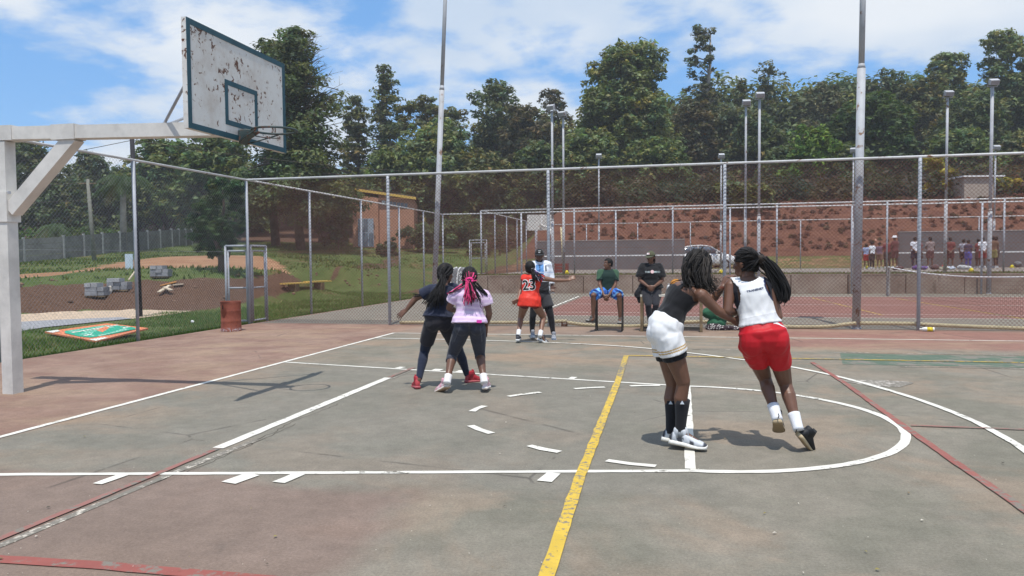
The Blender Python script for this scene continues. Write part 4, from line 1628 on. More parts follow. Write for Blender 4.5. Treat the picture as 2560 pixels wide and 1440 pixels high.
bush("dark rounded bush against the brick building's near corner", 846, 616, 76, 2.4, 3.6, G_DARK, 21, 0.2)
bush("thin young tree-like bush in front of the brick building's window", 968, 612, 70, 1.5, 2.8, (0.07, 0.085, 0.04), 22, 0.14)
bush("dark bush between the brick building and the fence corner", 1068, 612, 78, 4.6, 3.2, G_DARK, 23, 0.2)
bush("yellow flowering bush on the red bank before the pale hut", 2350, 560, 66, 2.2, 4.2, (0.30, 0.24, 0.03), 24, 0.18)
bush("yellow flowering bush beside the pale hut on the slope", 2490, 548, 68, 3.4, 1.8, (0.30, 0.25, 0.03), 25, 0.18)
bush("tall reedy banana-like bush on the red bank behind the white car", 1855, 585, 62, 3.6, 2.8, (0.11, 0.12, 0.04), 26, 0.30)
bush("broad dark bush beside the far backboard's corner", 1160, 610, 84, 5.0, 4.0, G_DARK, 27, 0.22)


# ------------------------------------------------------------------ grass
def grass_patch():
    rng = np.random.default_rng(2)
    xs, ys = [], []
    n = 0
    while n < 62000:
        m = 40000
        x = rng.uniform(-9.6, -4.40, m)
        y = rng.uniform(-1.0, 26, m)
        edge = np.where(y < 12.5, -8.1 + 0.7 * np.sin(y * 0.9), np.where(y < 20, -8.0, -9.3)) + rng.normal(0, 0.25, m)
        keep = x > edge
        # fewer blades far off, and bare patches
        keep &= rng.uniform(size=m) < np.clip(14.0 / (np.hypot(x - CAM[0], y - CAM[1])), 0.2, 1) ** 1.5
        keep &= (np.sin(x * 2.1 + y * 0.7) + np.sin(y * 1.7 - x) + rng.normal(0, 0.7, m)) > -1.3
        keep &= ~((np.abs(x + 6.6) < 1.4) & (np.abs(y - 6.9) < 1.4) & (rng.uniform(size=m) < 0.85))
        xs.append(x[keep])
        ys.append(y[keep])
        n += keep.sum()
    x, y = np.concatenate(xs), np.concatenate(ys)
    z = terrain_z(x, y)
    N = len(x)
    h = rng.uniform(0.025, 0.09, N) * (1 + 0.5 * (np.sin(x * 1.3) * np.sin(y * 1.1) > 0.4))
    a = rng.uniform(0, 2 * PI, N)
    w = rng.uniform(0.006, 0.012, N)
    lean = rng.normal(0, 0.5, (N, 2)) * h[:, None]
    p = np.stack([x, y, z - 0.01], 1)
    s = np.stack([np.cos(a) * w, np.sin(a) * w, np.zeros(N)], 1)
    tip = p + np.stack([lean[:, 0], lean[:, 1], h], 1)
    v = np.stack([p - s, p + s, tip], 1).reshape(-1, 3)
    f = np.arange(3 * N).reshape(N, 3)
    k = np.exp(rng.normal(0, 0.25, N))
    dry = rng.uniform(size=N) < 0.14
    c = np.where(dry[:, None], np.array([[0.24, 0.20, 0.09]]), np.array([[0.085, 0.15, 0.030]])) * k[:, None]
    me = np_mesh("grass", v, f)
    set_cols(me, np.repeat(c, 3, 0))
    stuff(link("grass", me, M_GRASS))
    N = 60000
    x = rng.uniform(-46, -9, N)
    y = rng.uniform(11, 75, N)
    z = terrain_z(x, y)
    k = ((np.sin(x * 0.9 + 1.7 * np.sin(y * 0.6)) + np.sin(y * 1.1 + x * 0.4) + rng.normal(0, 0.5, N)) > -0.6) & (z > 0.9)
    ins = np.zeros(N, bool)
    for (xi, yi), (xj, yj) in zip(PATH_XY, PATH_XY[-1:] + PATH_XY[:-1]):
        ins ^= ((yi > y) != (yj > y)) & (x < (xj - xi) * (y - yi) / (yj - yi + 1e-9) + xi)
    k &= ~ins
    x, y, z = x[k], y[k], z[k]
    N = len(x)
    h = rng.uniform(0.05, 0.18, N)
    a = rng.uniform(0, PI, N)
    q = np.stack([x, y, z - 0.02], 1)
    sd = np.stack([np.cos(a), np.sin(a), np.zeros(N)], 1) * rng.uniform(0.02, 0.06, N)[:, None]
    tip = q + np.stack([rng.normal(0, 0.05, N), rng.normal(0, 0.05, N), h], 1)
    me = np_mesh("grass", np.stack([q - sd, q + sd, tip], 1).reshape(-1, 3), np.arange(3 * N).reshape(N, 3))
    set_cols(me, np.repeat(np.where(rng.uniform(size=N) < 0.25, 1, 0)[:, None] * np.array([[0.10, 0.05, 0.01]]) + np.array([[0.075, 0.115, 0.03]]) * np.exp(rng.normal(0, 0.3, N))[:, None], 3, 0))
    stuff(link("grass", me, M_GRASS))
    # strip of weeds along the edge of the raised court
    N = 9000
    x = rng.uniform(-4, 34, N)
    y = rng.uniform(25.1, 26.5, N)
    p = np.stack([x, y, np.full(N, Z3 - 0.02)], 1)
    h = rng.uniform(0.03, 0.12, N)
    a = rng.uniform(0, 2 * PI, N)
    s = np.stack([np.cos(a) * 0.02, np.sin(a) * 0.02, np.zeros(N)], 1)
    tip = p + np.stack([rng.normal(0, 0.05, N), rng.normal(0, 0.05, N), h], 1)
    v = np.stack([p - s, p + s, tip], 1).reshape(-1, 3)
    me = np_mesh("grass", v, np.arange(3 * N).reshape(N, 3))
    set_cols(me, np.repeat(np.array([[0.13, 0.14, 0.045]]) * np.exp(rng.normal(0, 0.3, N))[:, None], 3, 0))
    stuff(link("grass", me, M_GRASS))


grass_patch()


def clods():
    rng = np.random.default_rng(4)
    mb = MB()
    for i in range(900):
        u = rng.uniform()
        p0 = at(rng.uniform(-60, 1000), 700, 1)  # direction only
        x = rng.uniform(-15, -8.6)
        y = rng.uniform(9, 30)
        z = tz(x, y) if i < 260 else None
        if z is None:
            continue
        if z < 0.18 or z > 0.95:
            continue
        s = rng.uniform(0.03, 0.11)
        mb.ell((x, y, z + s * 0.2), (s, s * rng.uniform(0.6, 1), s * 0.6), None, 6, 4)
    stuff(mb.build("rubble", simple_mat("earth_clod", (0.16, 0.10, 0.07), 0.95, 0.1, 0.0, 0.5, 3.0)))


clods()


# ------------------------------------------------------------------ air
def haze():
    m = bpy.data.materials.new("haze_air")
    m.use_nodes = True
    nt = m.node_tree
    nt.nodes.remove(nt.nodes["Principled BSDF"])
    v = nt.nodes.new("ShaderNodeVolumePrincipled")
    v.inputs["Color"].default_value = (0.93, 0.96, 1.0, 1)
    v.inputs["Density"].default_value = HAZE
    v.inputs["Anisotropy"].default_value = 0.0
    nt.links.new(v.outputs[0], nt.nodes["Material Output"].inputs["Volume"])
    mb = MB()
    mb.box((0, 300, 30), (1900, 1300, 70))
    stuff(mb.build("haze", m))


HAZE = 0.0006
haze()


# ------------------------------------------------------------------ people
M_SKIN = attr_mat("skin", 0.42, 0.42, 0.05, 0.12, 14.0)
M_CLOTH = attr_mat("cloth", 0.85, 0.15, 0.25, 0.07, 14.0, 0.15)
M_SATIN = attr_mat("satin_sportswear", 0.55, 0.3, 0.15, 0.05, 14.0)
M_HAIR = attr_mat("hair", 0.6, 0.2, 0.0, 0.2, 90.0)
M_SHOE = attr_mat("shoe_fabric", 0.6, 0.3, 0.15, 0.08, 40.0)
M_EYE = simple_mat("eye_white", (0.42, 0.38, 0.35), 0.3, 0.5, 0.0, 0.05)
M_PUPIL = simple_mat("pupil", (0.015, 0.010, 0.008), 0.2, 0.5, 0.0, 0.05)

RIGHT, FWD, UP = CM[:, 0], CM[:, 1], CM[:, 2]


def remesh(mb, voxel, smooth=4, factor=0.5):
    me = mb.mesh("tmp")
    o = bpy.data.objects.new("tmp", me)
    COL.objects.link(o)
    r = o.modifiers.new("r", "REMESH")
    r.mode = "VOXEL"
    r.voxel_size = voxel
    r.adaptivity = 0.0
    if smooth:
        s = o.modifiers.new("s", "SMOOTH")
        s.iterations = smooth
        s.factor = factor
    dg = bpy.context.evaluated_depsgraph_get()
    out = bpy.data.meshes.new_from_object(o.evaluated_get(dg), preserve_all_data_layers=False, depsgraph=dg)
    bpy.data.objects.remove(o)
    bpy.data.meshes.remove(me)
    return out


def coords(me):
    a = np.empty(len(me.vertices) * 3, np.float32)
    me.vertices.foreach_get("co", a)
    return a.reshape(-1, 3).astype(float)


def normals(me):
    a = np.empty(len(me.vertices) * 3, np.float32)
    me.vertices.foreach_get("normal", a)
    return a.reshape(-1, 3).astype(float)


def faces4(me):
    n = len(me.polygons)
    lt = np.empty(n, np.int32)
    me.polygons.foreach_get("loop_total", lt)
    li = np.empty(len(me.loops), np.int32)
    me.loops.foreach_get("vertex_index", li)
    if (lt == 4).all():
        return li.reshape(-1, 4)
    return None


def folds(co, nr, amp, freq, axis, seed=0):
    """cloth folds: warped ridges that run mostly across `axis`"""
    r = np.random.default_rng(seed)
    ax = unit(axis)
    freq = freq * 2.1
    amp = amp * 1.05
    h = np.zeros(len(co))
    for k in range(5):
        d = unit(ax + r.normal(0, 0.55, 3))
        w = unit(r.normal(size=3))
        f = freq * r.uniform(0.6, 1.7)
        ph = co @ d * f + 1.6 * np.sin(co @ w * freq * 0.45 + r.uniform(0, 6))
        h += (0.5 + 0.5 * np.cos(ph)) ** 1.6 / (1 + 0.5 * k)
    lowm = 0.5 + 0.5 * np.sin(co @ unit(r.normal(size=3)) * freq * 0.35 + r.uniform(0, 6))
    h = (h - h.mean()) * (0.35 + 0.65 * lowm)
    return co + nr * (h * amp)[:, None]


def piece(name, mb, voxel, mat, parent, colf, smooth=4, fold=None, keep=None, thick=0.0):
    """one remeshed, coloured, continuous surface"""
    me = remesh(mb, voxel, smooth)
    co = coords(me)
    f = faces4(me)
    if fold:
        nr = normals(me)
        co = folds(co, nr, *fold)
    col = colf(co) if callable(colf) else np.tile(np.array(colf, float), (len(co), 1))
    if keep is not None and f is not None:
        k = keep(co)
        f = f[k[f].all(axis=1)]
        used = np.unique(f)
        mp = np.full(len(co), -1)
        mp[used] = np.arange(len(used))
        co, col, f = co[used], col[used], mp[f]
    if f is not None:
        bpy.data.meshes.remove(me)
        me = np_mesh(name, co, f)
    set_cols(me, col)
    o = link(name, me, mat, parent, True)
    if thick:
        s = o.modifiers.new("thickness", "SOLIDIFY")
        s.thickness = thick
        s.offset = 1
    return o


def tpar(co, a, b):
    a, b = np.asarray(a), np.asarray(b)
    d = b - a
    return (co - a) @ d / (d @ d)


def dist_seg(co, a, b):
    t = np.clip(tpar(co, a, b), 0, 1)
    return np.linalg.norm(co - (np.asarray(a) + t[:, None] * (np.asarray(b) - np.asarray(a))), axis=1)


TORSO_F = [(-0.13, 0.085, 0.080, 0.00), (-0.05, 0.150, 0.112, -0.012), (0.04, 0.172, 0.122, -0.014), (0.14, 0.163, 0.108, -0.004), (0.26, 0.138, 0.092, 0.004), (0.38, 0.126, 0.088, 0.006),
           (0.52, 0.134, 0.098, 0.010), (0.66, 0.146, 0.108, 0.012), (0.78, 0.156, 0.100, 0.004), (0.88, 0.145, 0.080, -0.004), (0.95, 0.095, 0.062, -0.006), (1.02, 0.056, 0.056, 0.0)]
TORSO_M = [(-0.13, 0.080, 0.080, 0.0), (-0.05, 0.140, 0.105, -0.008), (0.04, 0.155, 0.110, -0.008), (0.14, 0.150, 0.102, 0.0), (0.26, 0.142, 0.098, 0.004), (0.38, 0.142, 0.098, 0.006),
           (0.52, 0.152, 0.105, 0.010), (0.66, 0.164, 0.112, 0.010), (0.78, 0.172, 0.104, 0.004), (0.88, 0.158, 0.084, -0.004), (0.95, 0.100, 0.064, -0.006), (1.02, 0.060, 0.060, 0.0)]


class Person:
    def __init__(self, label, J, skin, voxel=0.007, male=False, scale=1.0, wide=1.0, face=(0, 1, 0), head_up=(0, 0, 1), group="players and onlookers", base=None, k=1.0):
        self.J = {n: np.asarray(p, float) for n, p in J.items()}
        j = self.J
        self.skin = np.array(skin, float)
        self.vox = voxel
        self.k = k
        self.wide = wide
        self.sc = scale
        self.prof = TORSO_M if male else TORSO_F
        self.male = male
        self.pel = j["pelvis"]
        self.nk = j["neck"]
        self.up = unit(self.nk - self.pel)
        self.lat_h = unit(j["hip_r"] - j["hip_l"])
        self.lat_s = unit(j["sh_r"] - j["sh_l"])
        self.face = unit(face)
        self.head_up = unit(head_up)
        if base is None:
            base = np.array([self.pel[0], self.pel[1], min(j["an_l"][2], j["an_r"][2]) - 0.09])
        self.root = thing("person", label, "person", base, group)

    def section(self, t, e=0.0, ed=None):
        """torso ring at parameter t (0 hips, 1 neck base), grown by e"""
        w = np.interp(t, [s[0] for s in self.prof], [s[1] for s in self.prof]) * self.wide * self.sc + e
        d = np.interp(t, [s[0] for s in self.prof], [s[2] for s in self.prof]) * (0.5 + 0.5 * self.wide) * self.sc + (e if ed is None else ed)
        off = np.interp(t, [s[0] for s in self.prof], [s[3] for s in self.prof])
        lat = unit(self.lat_h * (1 - np.clip(t, 0, 1)) + self.lat_s * np.clip(t, 0, 1))
        lat = unit(lat - self.up * np.dot(lat, self.up) * 0.6)
        fr = unit(np.cross(self.up, lat))
        bow = self.J.get("bow", np.zeros(3)) * math.sin(PI * np.clip(t, 0, 1))
        c = self.pel + (self.nk - self.pel) * t + fr * off + bow
        return c, lat * w, fr * d

    def torso(self, mb, t0=-0.13, t1=1.02, e=0.0, n=16, ed=None):
        ts = np.linspace(t0, t1, n)
        mb.loft([self.section(t, e, ed) for t in ts], 22, 0.92)

    def front(self, t=0.5):
        c, X, Y = self.section(t)
        return unit(Y)

    def body(self, hand_l=None, hand_r=None):
        j, k, s = self.J, self.k, self.sc
        mb = MB()
        self.torso(mb)
        w = self.wide
        for sd in ("l", "r"):
            hip, kn, an = j["hip_" + sd], j["kn_" + sd], j["an_" + sd]
            mb.rcone(hip, hip + (kn - hip) * 0.45, 0.092 * w * s, 0.082 * w * s)
            mb.rcone(hip + (kn - hip) * 0.4, kn, 0.083 * w * s, 0.055 * s)
            d = unit(an - kn)
            bk = unit(np.cross(np.cross(unit(kn - hip), d), d)) if np.linalg.norm(np.cross(unit(kn - hip), d)) > 0.08 else -self.front(0.0)
            if np.dot(bk, self.front(0.0)) > 0:
                bk = -bk
            mb.rcone(kn, kn + (an - kn) * 0.34 + bk * 0.014, 0.050 * s, 0.054 * s)
            mb.rcone(kn + (an - kn) * 0.30 + bk * 0.014, kn + (an - kn) * 0.72, 0.055 * s, 0.038 * s)
            mb.rcone(kn + (an - kn) * 0.66, an, 0.040 * s, 0.032 * s)
            # buttock
            c = hip - self.front(0.0) * 0.036 * s + self.up * 0.015
            mb.ell(c, (0.084 * s * w, 0.084 * s * w, 0.095 * s), None, 12, 8)
            sh, el, wr = j["sh_" + sd], j["el_" + sd], j["wr_" + sd]
            mb.rcone(self.nk - self.up * 0.045, sh, 0.046 * s, 0.046 * s)
            mb.rcone(sh, sh + (el - sh) * 0.45, 0.051 * s, 0.043 * s)
            mb.rcone(sh + (el - sh) * 0.4, el, 0.044 * s, 0.035 * s)
            mb.rcone(el, el + (wr - el) * 0.35, 0.036 * s, 0.037 * s)
            mb.rcone(el + (wr - el) * 0.3, wr, 0.037 * s, 0.024 * s)
        if not self.male:
            for sg in (-1, 1):
                c, X, Y = self.section(0.68)
                mb.ell(c + X * 0.45 * sg + Y * 0.58, (0.055, 0.055, 0.055), None, 10, 7)
        self.head_prims(mb)
        for sd, h in (("l", hand_l), ("r", hand_r)):
            self.hand(mb, sd, **(h or {}))
        # feet inside the shoes or bare
        for sd in ("l", "r"):
            an, toe = j["an_" + sd], j["toe_" + sd]
            mb.rcone(an + np.array([0, 0, -0.01]), an + (toe - an) * 0.72, 0.030 * s, 0.026 * s)

        def colf(co):
            c = np.tile(self.skin, (len(co), 1))
            H = j["head"]
            hf, hu, hl = self.hframe()
            q = co - H
            lip = (np.abs(q @ hl) < 0.026 * s) & (np.abs(q @ hu + 0.068 * s) < 0.009 * s) & (q @ hf > 0.05 * s)
            c[lip] = self.skin * np.array([1.15, 0.75, 0.8])
            brow = (np.abs(np.abs(q @ hl) - 0.032 * s) < 0.018 * s) & (np.abs(q @ hu - 0.028 * s) < 0.005 * s) & (q @ hf > 0.05 * s)
            c[brow] = self.skin * 0.25
            for sd in ("l", "r"):
                pm = np.linalg.norm(co - j["wr_" + sd], axis=1) < 0.0
                c[pm] = self.skin
            return c
        self.body_obj = piece("body", mb, self.vox, M_SKIN, self.root, colf, 5)
        self.eyes()
        return self.body_obj

    def hframe(self):
        hf = unit(self.face)
        hl = unit(np.cross(hf, self.head_up))
        hu = np.cross(hl, hf)
        return hf, hu, hl

    def head_prims(self, mb):
        H, s = self.J["head"], self.sc
        hf, hu, hl = self.hframe()
        ax = (hl, hf, hu)
        mb.ell(H + hu * 0.022 * s - hf * 0.010 * s, (0.074 * s, 0.093 * s, 0.092 * s), ax, 18, 12)
        mb.ell(H + hf * 0.022 * s - hu * 0.040 * s, (0.058 * s, 0.066 * s, 0.078 * s), ax, 16, 10)
        mb.ell(H + hf * 0.058 * s - hu * 0.098 * s, (0.026 * s, 0.022 * s, 0.020 * s), ax, 12, 8)
        mb.ell(H + hf * 0.070 * s + hu * 0.030 * s, (0.050 * s, 0.018 * s, 0.013 * s), ax, 12, 6)
        mb.rcone(H + hf * 0.082 * s + hu * 0.012 * s, H + hf * 0.099 * s - hu * 0.026 * s, 0.009 * s, 0.013 * s)
        for sg in (-1, 1):
            mb.ell(H + hf * 0.090 * s - hu * 0.032 * s + hl * sg * 0.013 * s, (0.009 * s, 0.010 * s, 0.008 * s), ax, 8, 6)
            mb.ell(H + hl * sg * 0.078 * s - hu * 0.012 * s - hf * 0.005 * s, (0.010 * s, 0.019 * s, 0.030 * s), ax, 10, 8)
            mb.ell(H + hl * sg * 0.042 * s + hf * 0.058 * s - hu * 0.020 * s, (0.020 * s, 0.018 * s, 0.015 * s), ax, 8, 6)
        mb.ell(H + hf * 0.082 * s - hu * 0.064 * s, (0.025 * s, 0.013 * s, 0.007 * s), ax, 10, 6)
        mb.ell(H + hf * 0.080 * s - hu * 0.077 * s, (0.022 * s, 0.014 * s, 0.008 * s), ax, 10, 6)
        mb.rcone(self.nk - self.up * 0.03, H - hu * 0.05 * s - hf * 0.012 * s, 0.056 * s, 0.050 * s)

    def eyes(self):
        if self.vox > 0.010:
            return
        H, s = self.J["head"], self.sc
        hf, hu, hl = self.hframe()
        for sg in (-1, 1):
            c = H + hl * sg * 0.030 * s + hf * 0.0735 * s + hu * 0.006 * s
            mb = MB()
            mb.ell(c, (0.0105 * s, 0.0085 * s, 0.0055 * s), (hl, hf, hu), 12, 8)
            e = mb.build("eye", M_EYE, self.root, True)
            mb = MB()
            mb.ell(c + hf * 0.0056 * s, (0.0056 * s, 0.0040 * s, 0.0050 * s), (hl, hf, hu), 10, 6)
            mb.build("pupil", M_PUPIL, e, True)

    def hand(self, mb, sd, dirn=None, palm=None, curl=0.35, spread=0.12, L=1.0):
        """palm and five separate fingers; palm: direction the palm faces"""
        j, s = self.J, self.sc * L
        wr, el = j["wr_" + sd], j["el_" + sd]
        d = unit(dirn) if dirn is not None else unit(wr - el)
        n = unit(palm) if palm is not None else unit(np.cross(d, RIGHT))
        n = unit(n - d * np.dot(n, d))
        lat = np.cross(n, d) * (1 if sd == "r" else -1)      # towards the thumb
        if sd == "r":
            lat = np.cross(d, n)
        else:
            lat = np.cross(n, d)
        knu = []
        for i, o in enumerate((0.030, 0.010, -0.010, -0.029)):
            kp = wr + d * (0.088 - 0.004 * abs(i - 1)) * s + lat * o * s * 1.08
            mb.rcone(wr + lat * o * 0.55 * s, kp, 0.0145 * s, 0.0115 * s, 8)
            knu.append(kp)
        mb.ell(wr + d * 0.045 * s, (0.036 * s, 0.050 * s, 0.014 * s), (lat, d, n), 12, 8)
        for i, (kp, fl) in enumerate(zip(knu, (0.070, 0.079, 0.073, 0.057))):
            fd = unit(d + lat * spread * (1.5 - i) * 1.0)
            p = kp
            a = 0.0
            for q, (fr_, r0, r1) in enumerate(((0.42, 0.0098, 0.0090), (0.32, 0.0090, 0.0082), (0.26, 0.0082, 0.0068))):
                a += curl * (0.7, 1.0, 0.8)[q]
                e = p + (fd * math.cos(a) + n * math.sin(a)) * fl * fr_ * s
                mb.rcone(p, e, r0 * s, r1 * s, 8)
                p = e
        t0 = wr + d * 0.020 * s + lat * 0.022 * s
        t1 = t0 + unit(d * 0.65 + lat * 0.75 + n * 0.35) * 0.045 * s
        t2 = t1 + unit(d * 0.9 + lat * 0.35 + n * 0.3) * 0.033 * s
        t3 = t2 + unit(d * 0.95 + lat * 0.10 + n * 0.35) * 0.026 * s
        mb.rcone(t0, t1, 0.0150 * s, 0.0115 * s, 8)
        mb.rcone(t1, t2, 0.0110 * s, 0.0098 * s, 8)
        mb.rcone(t2, t3, 0.0098 * s, 0.0078 * s, 8)

    # ---- clothes
    def top(self, name, color, t0=0.04, t1=0.97, e=0.012, sleeve=None, sleeve_r=(0.064, 0.062), mat=None, fold=(0.006, 34.0), keep=None, flare=0.0, thick=0.004, shoulders=True, seed=1, smooth=4, skirt=False):
        mb = MB()
        n = 16
        secs = []
        for t in np.linspace(t0, t1, n):
            if skirt and t < 0.04:
                c_, X_, Y_ = self.section(0.04, e + flare * max(0.0, 1 - (t - t0) / 0.35))
                secs.append((c_ + (self.nk - self.pel) * (t - 0.04), X_, Y_))
                continue
            ee = e + flare * max(0.0, 1 - (t - t0) / 0.35)
            secs.append(self.section(t, ee))
        mb.loft(secs, 24, 0.92)
        j, s = self.J, self.sc
        if shoulders:
            for sd in ("l", "r"):
                mb.rcone(self.nk - self.up * 0.05, j["sh_" + sd], 0.048 * s + e, 0.050 * s + e * 0.9)
        if sleeve:
            for sd in ("l", "r"):
                sh, el, wr = j["sh_" + sd], j["el_" + sd], j["wr_" + sd]
                if sleeve <= 1.0:
                    mb.rcone(sh, sh + (el - sh) * 0.1, sleeve_r[0], sleeve_r[0])
                    mb.fcone(sh, sh + (el - sh) * sleeve, sleeve_r[0], sleeve_r[1])
                else:
                    mb.rcone(sh, el, sleeve_r[0], sleeve_r[1])
                    mb.fcone(el, el + (wr - el) * (sleeve - 1.0), sleeve_r[1], sleeve_r[1] * 0.85)
        fo = None if fold is None else (fold[0], fold[1], self.up, seed)
        return piece(name, mb, self.vox, mat or M_CLOTH, self.root, color, smooth, fo, keep, thick)

    def shorts(self, name, color, length=0.5, e=0.018, flare=0.02, t1=0.22, mat=None, fold=(0.006, 30.0), seed=2, thick=0.0, keep=None, lens=None, axis=None, waist=0.55):
        j, s, w = self.J, self.sc, self.wide
        mb = MB()
        mb.loft([self.section(t, e * (1.0 if t < 0.08 else waist)) for t in np.linspace(-0.12, t1, 12)], 24, 0.95)
        mb.ell(self.pel - self.front(0.0) * 0.035 * s - self.up * 0.02, (0.12 * s * w + e, 0.09 * s + e, 0.10 * s + e), (self.lat_h, self.front(0.0), self.up), 14, 9)
        for sd in ("l", "r"):
            hip, kn = j["hip_" + sd], j["kn_" + sd]
            le = (lens or {}).get(sd, length)
            r0 = 0.090 * w * s + e
            mb.rcone(hip, hip + (kn - hip) * 0.15, r0, r0)
            mb.fcone(hip, hip + (kn - hip) * le, r0, 0.088 * w * s * (1 - 0.28 * le) + e + flare)
            c = hip - self.front(0.0) * 0.040 * s + self.up * 0.012
            mb.ell(c, (0.082 * s * w + e, 0.082 * s * w + e, 0.105 * s + e), None, 14, 9)
            mb.ell(c * 0.75 + self.pel * 0.25 + self.up * 0.02, (0.082 * s * w + e, 0.082 * s * w + e, 0.12 * s + e), None, 14, 9)
            mb.rcone(c, c + (kn - hip) * le * 0.45, 0.074 * s * w + e, 0.060 * s * w + e)
        return piece(name, mb, self.vox, mat or M_CLOTH, self.root, color, 16, (fold[0], fold[1], self.up if axis is None else axis, seed) if fold else None, keep, thick)

    def leggings(self, name, color, upto=(1.0, 1.0), e=0.005, t1=0.2, mat=None, fold=(0.0016, 60.0), seed=3):
        """upto: fraction of the shin covered (l, r)"""
        j, s, w = self.J, self.sc, self.wide
        mb = MB()
        mb.loft([self.section(t, e) for t in np.linspace(-0.12, t1, 9)], 24, 0.95)
        for sd, u in zip(("l", "r"), upto):
            hip, kn, an = j["hip_" + sd], j["kn_" + sd], j["an_" + sd]
            mb.rcone(hip, hip + (kn - hip) * 0.45, 0.092 * w * s + e, 0.082 * w * s + e)
            mb.rcone(hip + (kn - hip) * 0.4, kn, 0.083 * w * s + e, 0.056 * s + e)
            bk = -self.front(0.0)
            if u <= 0.5:
                mb.fcone(kn, kn + (an - kn) * u + bk * 0.012, 0.054 * s + e, 0.055 * s + e + 0.002)
            else:
                mb.rcone(kn, kn + (an - kn) * 0.34 + bk * 0.014, 0.051 * s + e, 0.055 * s + e)
                mb.rcone(kn + (an - kn) * 0.30 + bk * 0.014, kn + (an - kn) * 0.72, 0.056 * s + e, 0.039 * s + e)
                mb.fcone(kn + (an - kn) * 0.66, kn + (an - kn) * u, 0.041 * s + e, 0.034 * s + e)
            c = hip - self.front(0.0) * 0.036 * s + self.up * 0.015
            mb.ell(c, (0.084 * s * w + e, 0.084 * s * w + e, 0.095 * s + e), None, 14, 9)
            mb.ell(c * 0.8 + self.pel * 0.2 + self.up * 0.02, (0.080 * s * w + e, 0.080 * s * w + e, 0.11 * s + e), None, 14, 9)
        return piece(name, mb, self.vox, mat or M_CLOTH, self.root, color, 9, (fold[0], fold[1], self.up, seed) if fold else None)

    def sock(self, sd, color, a=0.85, b=1.02, e=0.005, band=None):
        j, s = self.J, self.sc
        kn, an = j["kn_" + sd], j["an_" + sd]
        mb = MB()
        r = lambda u: np.interp(u, [0, 0.34, 0.72, 1.0], [0.05, 0.056, 0.040, 0.034]) * s + e
        us = np.linspace(a, b, 9)
        mb.tube([kn + (an - kn) * u for u in us], [r(u) for u in us], 18)
        o = mb.build("sock", None, self.root, True)
        me = o.data
        co = coords(me) + base_of(o)
        c = np.tile(np.array(color, float), (len(co), 1))
        me.materials.append(M_CLOTH)
        set_cols(me, c)
        return o

    def shoe(self, sd, heel, toe, upper, sole, accent=None, L=None, up=None, tread=None, high=0.0):
        """heel, toe: sole level points"""
        heel, toe = np.asarray(heel, float), np.asarray(toe, float)
        an = self.J["an_" + sd]
        L = L or 0.265 * self.sc
        x = unit(toe - heel)
        u = (an - heel) if up is None else np.asarray(up, float)
        u = unit(u - x * np.dot(u, x))
        y = np.cross(u, x)
        k = L / 0.27
        st = [0, 0.06, 0.2, 0.4, 0.58, 0.74, 0.88, 0.96, 1.0]
        hw = [0.022, 0.032, 0.035, 0.035, 0.041, 0.046, 0.042, 0.034, 0.021]
        hi = [0.072, 0.102 + high, 0.112 + high, 0.100 + high * 0.5, 0.082, 0.066, 0.056, 0.048, 0.038]
        sl = [0.034, 0.036, 0.036, 0.034, 0.030, 0.026, 0.025, 0.027, 0.030]
        mb = MB()
        secs = []
        for a in np.linspace(0, 1, 26):
            w, h, b = np.interp(a, st, hw), np.interp(a, st, hi), np.interp(a, st, sl)
            lo = b * 0.6
            c = heel + x * a * L + u * (lo + h) / 2 * k
            secs.append((c, y * w * k, u * (h - lo) / 2 * k))
        mb.loft(secs, 20, 0.8)
        # padded collar and tongue round the ankle
        c0 = heel + x * 0.24 * L + u * 0.060 * k
        c1 = heel + x * 0.25 * L + u * (0.118 + high) * k
        mb.loft([(c0, y * 0.036 * k, x * 0.058 * k), (c1, y * 0.040 * k, x * 0.052 * k), (c1 + u * 0.010 * k, y * 0.036 * k, x * 0.046 * k)], 18, 0.9)
        mb.loft([(heel + x * 0.50 * L + u * 0.078 * k, y * 0.022 * k, x * 0.010 * k), (heel + x * 0.40 * L + u * (0.125 + high) * k, y * 0.026 * k, x * 0.008 * k), (heel + x * 0.375 * L + u * (0.145 + high) * k, y * 0.022 * k, x * 0.005 * k)], 12, 0.8)
        o = mb.build("shoe", None, self.root, True)
        me = o.data
        co = coords(me) + base_of(o)
        t = (co - heel) @ x / L
        z = (co - heel) @ u
        c = np.tile(np.array(upper, float), (len(co), 1))
        if accent is not None:
            m = ((t > 0.20) & (t < 0.36) & (z < 0.075)) | (t > 0.90) | (t < 0.07) | ((t > 0.52) & (t < 0.66) & (z < 0.055 * k))
            c[m] = accent
        me.materials.append(M_SHOE)
        set_cols(me, c)
        mb = MB()
        secs = []
        for a, w, b in zip(st, hw, sl):
            rock = 0.010 * max(0, (a - 0.7) / 0.3) ** 2
            secs.append((heel + x * (a * L * 1.03 - 0.006) + u * (b / 2 + rock) * k, y * (w + 0.005) * k, u * b / 2 * k))
        mb.loft(secs, 18, 0.55)
        so = mb.build("sole", None, o, True)
        so.data.materials.append(M_SHOE)
        co = coords(so.data) + base_of(so)
        z = (co - heel) @ u
        c = np.tile(np.array(sole, float), (len(co), 1))
        if tread is not None:
            c[z < 0.012] = tread
        set_cols(so.data, c)
        # laces
        mb = MB()
        for a in (0.40, 0.46, 0.52, 0.58):
            h = np.interp(a, st, hi) * k + 0.003
            w = np.interp(a, st, hw) * k * 0.55
            mb.tube([heel + x * a * L + u * (h - 0.006) - y * w, heel + x * a * L + u * (h + 0.002), heel + x * a * L + u * (h - 0.006) + y * w], 0.0035, 5)
        lo = mb.build("laces", None, o)
        lo.data.materials.append(M_SHOE)
        set_cols(lo.data, np.tile(np.array(sole, float) * 0.9, (len(lo.data.vertices), 1)))
        return o

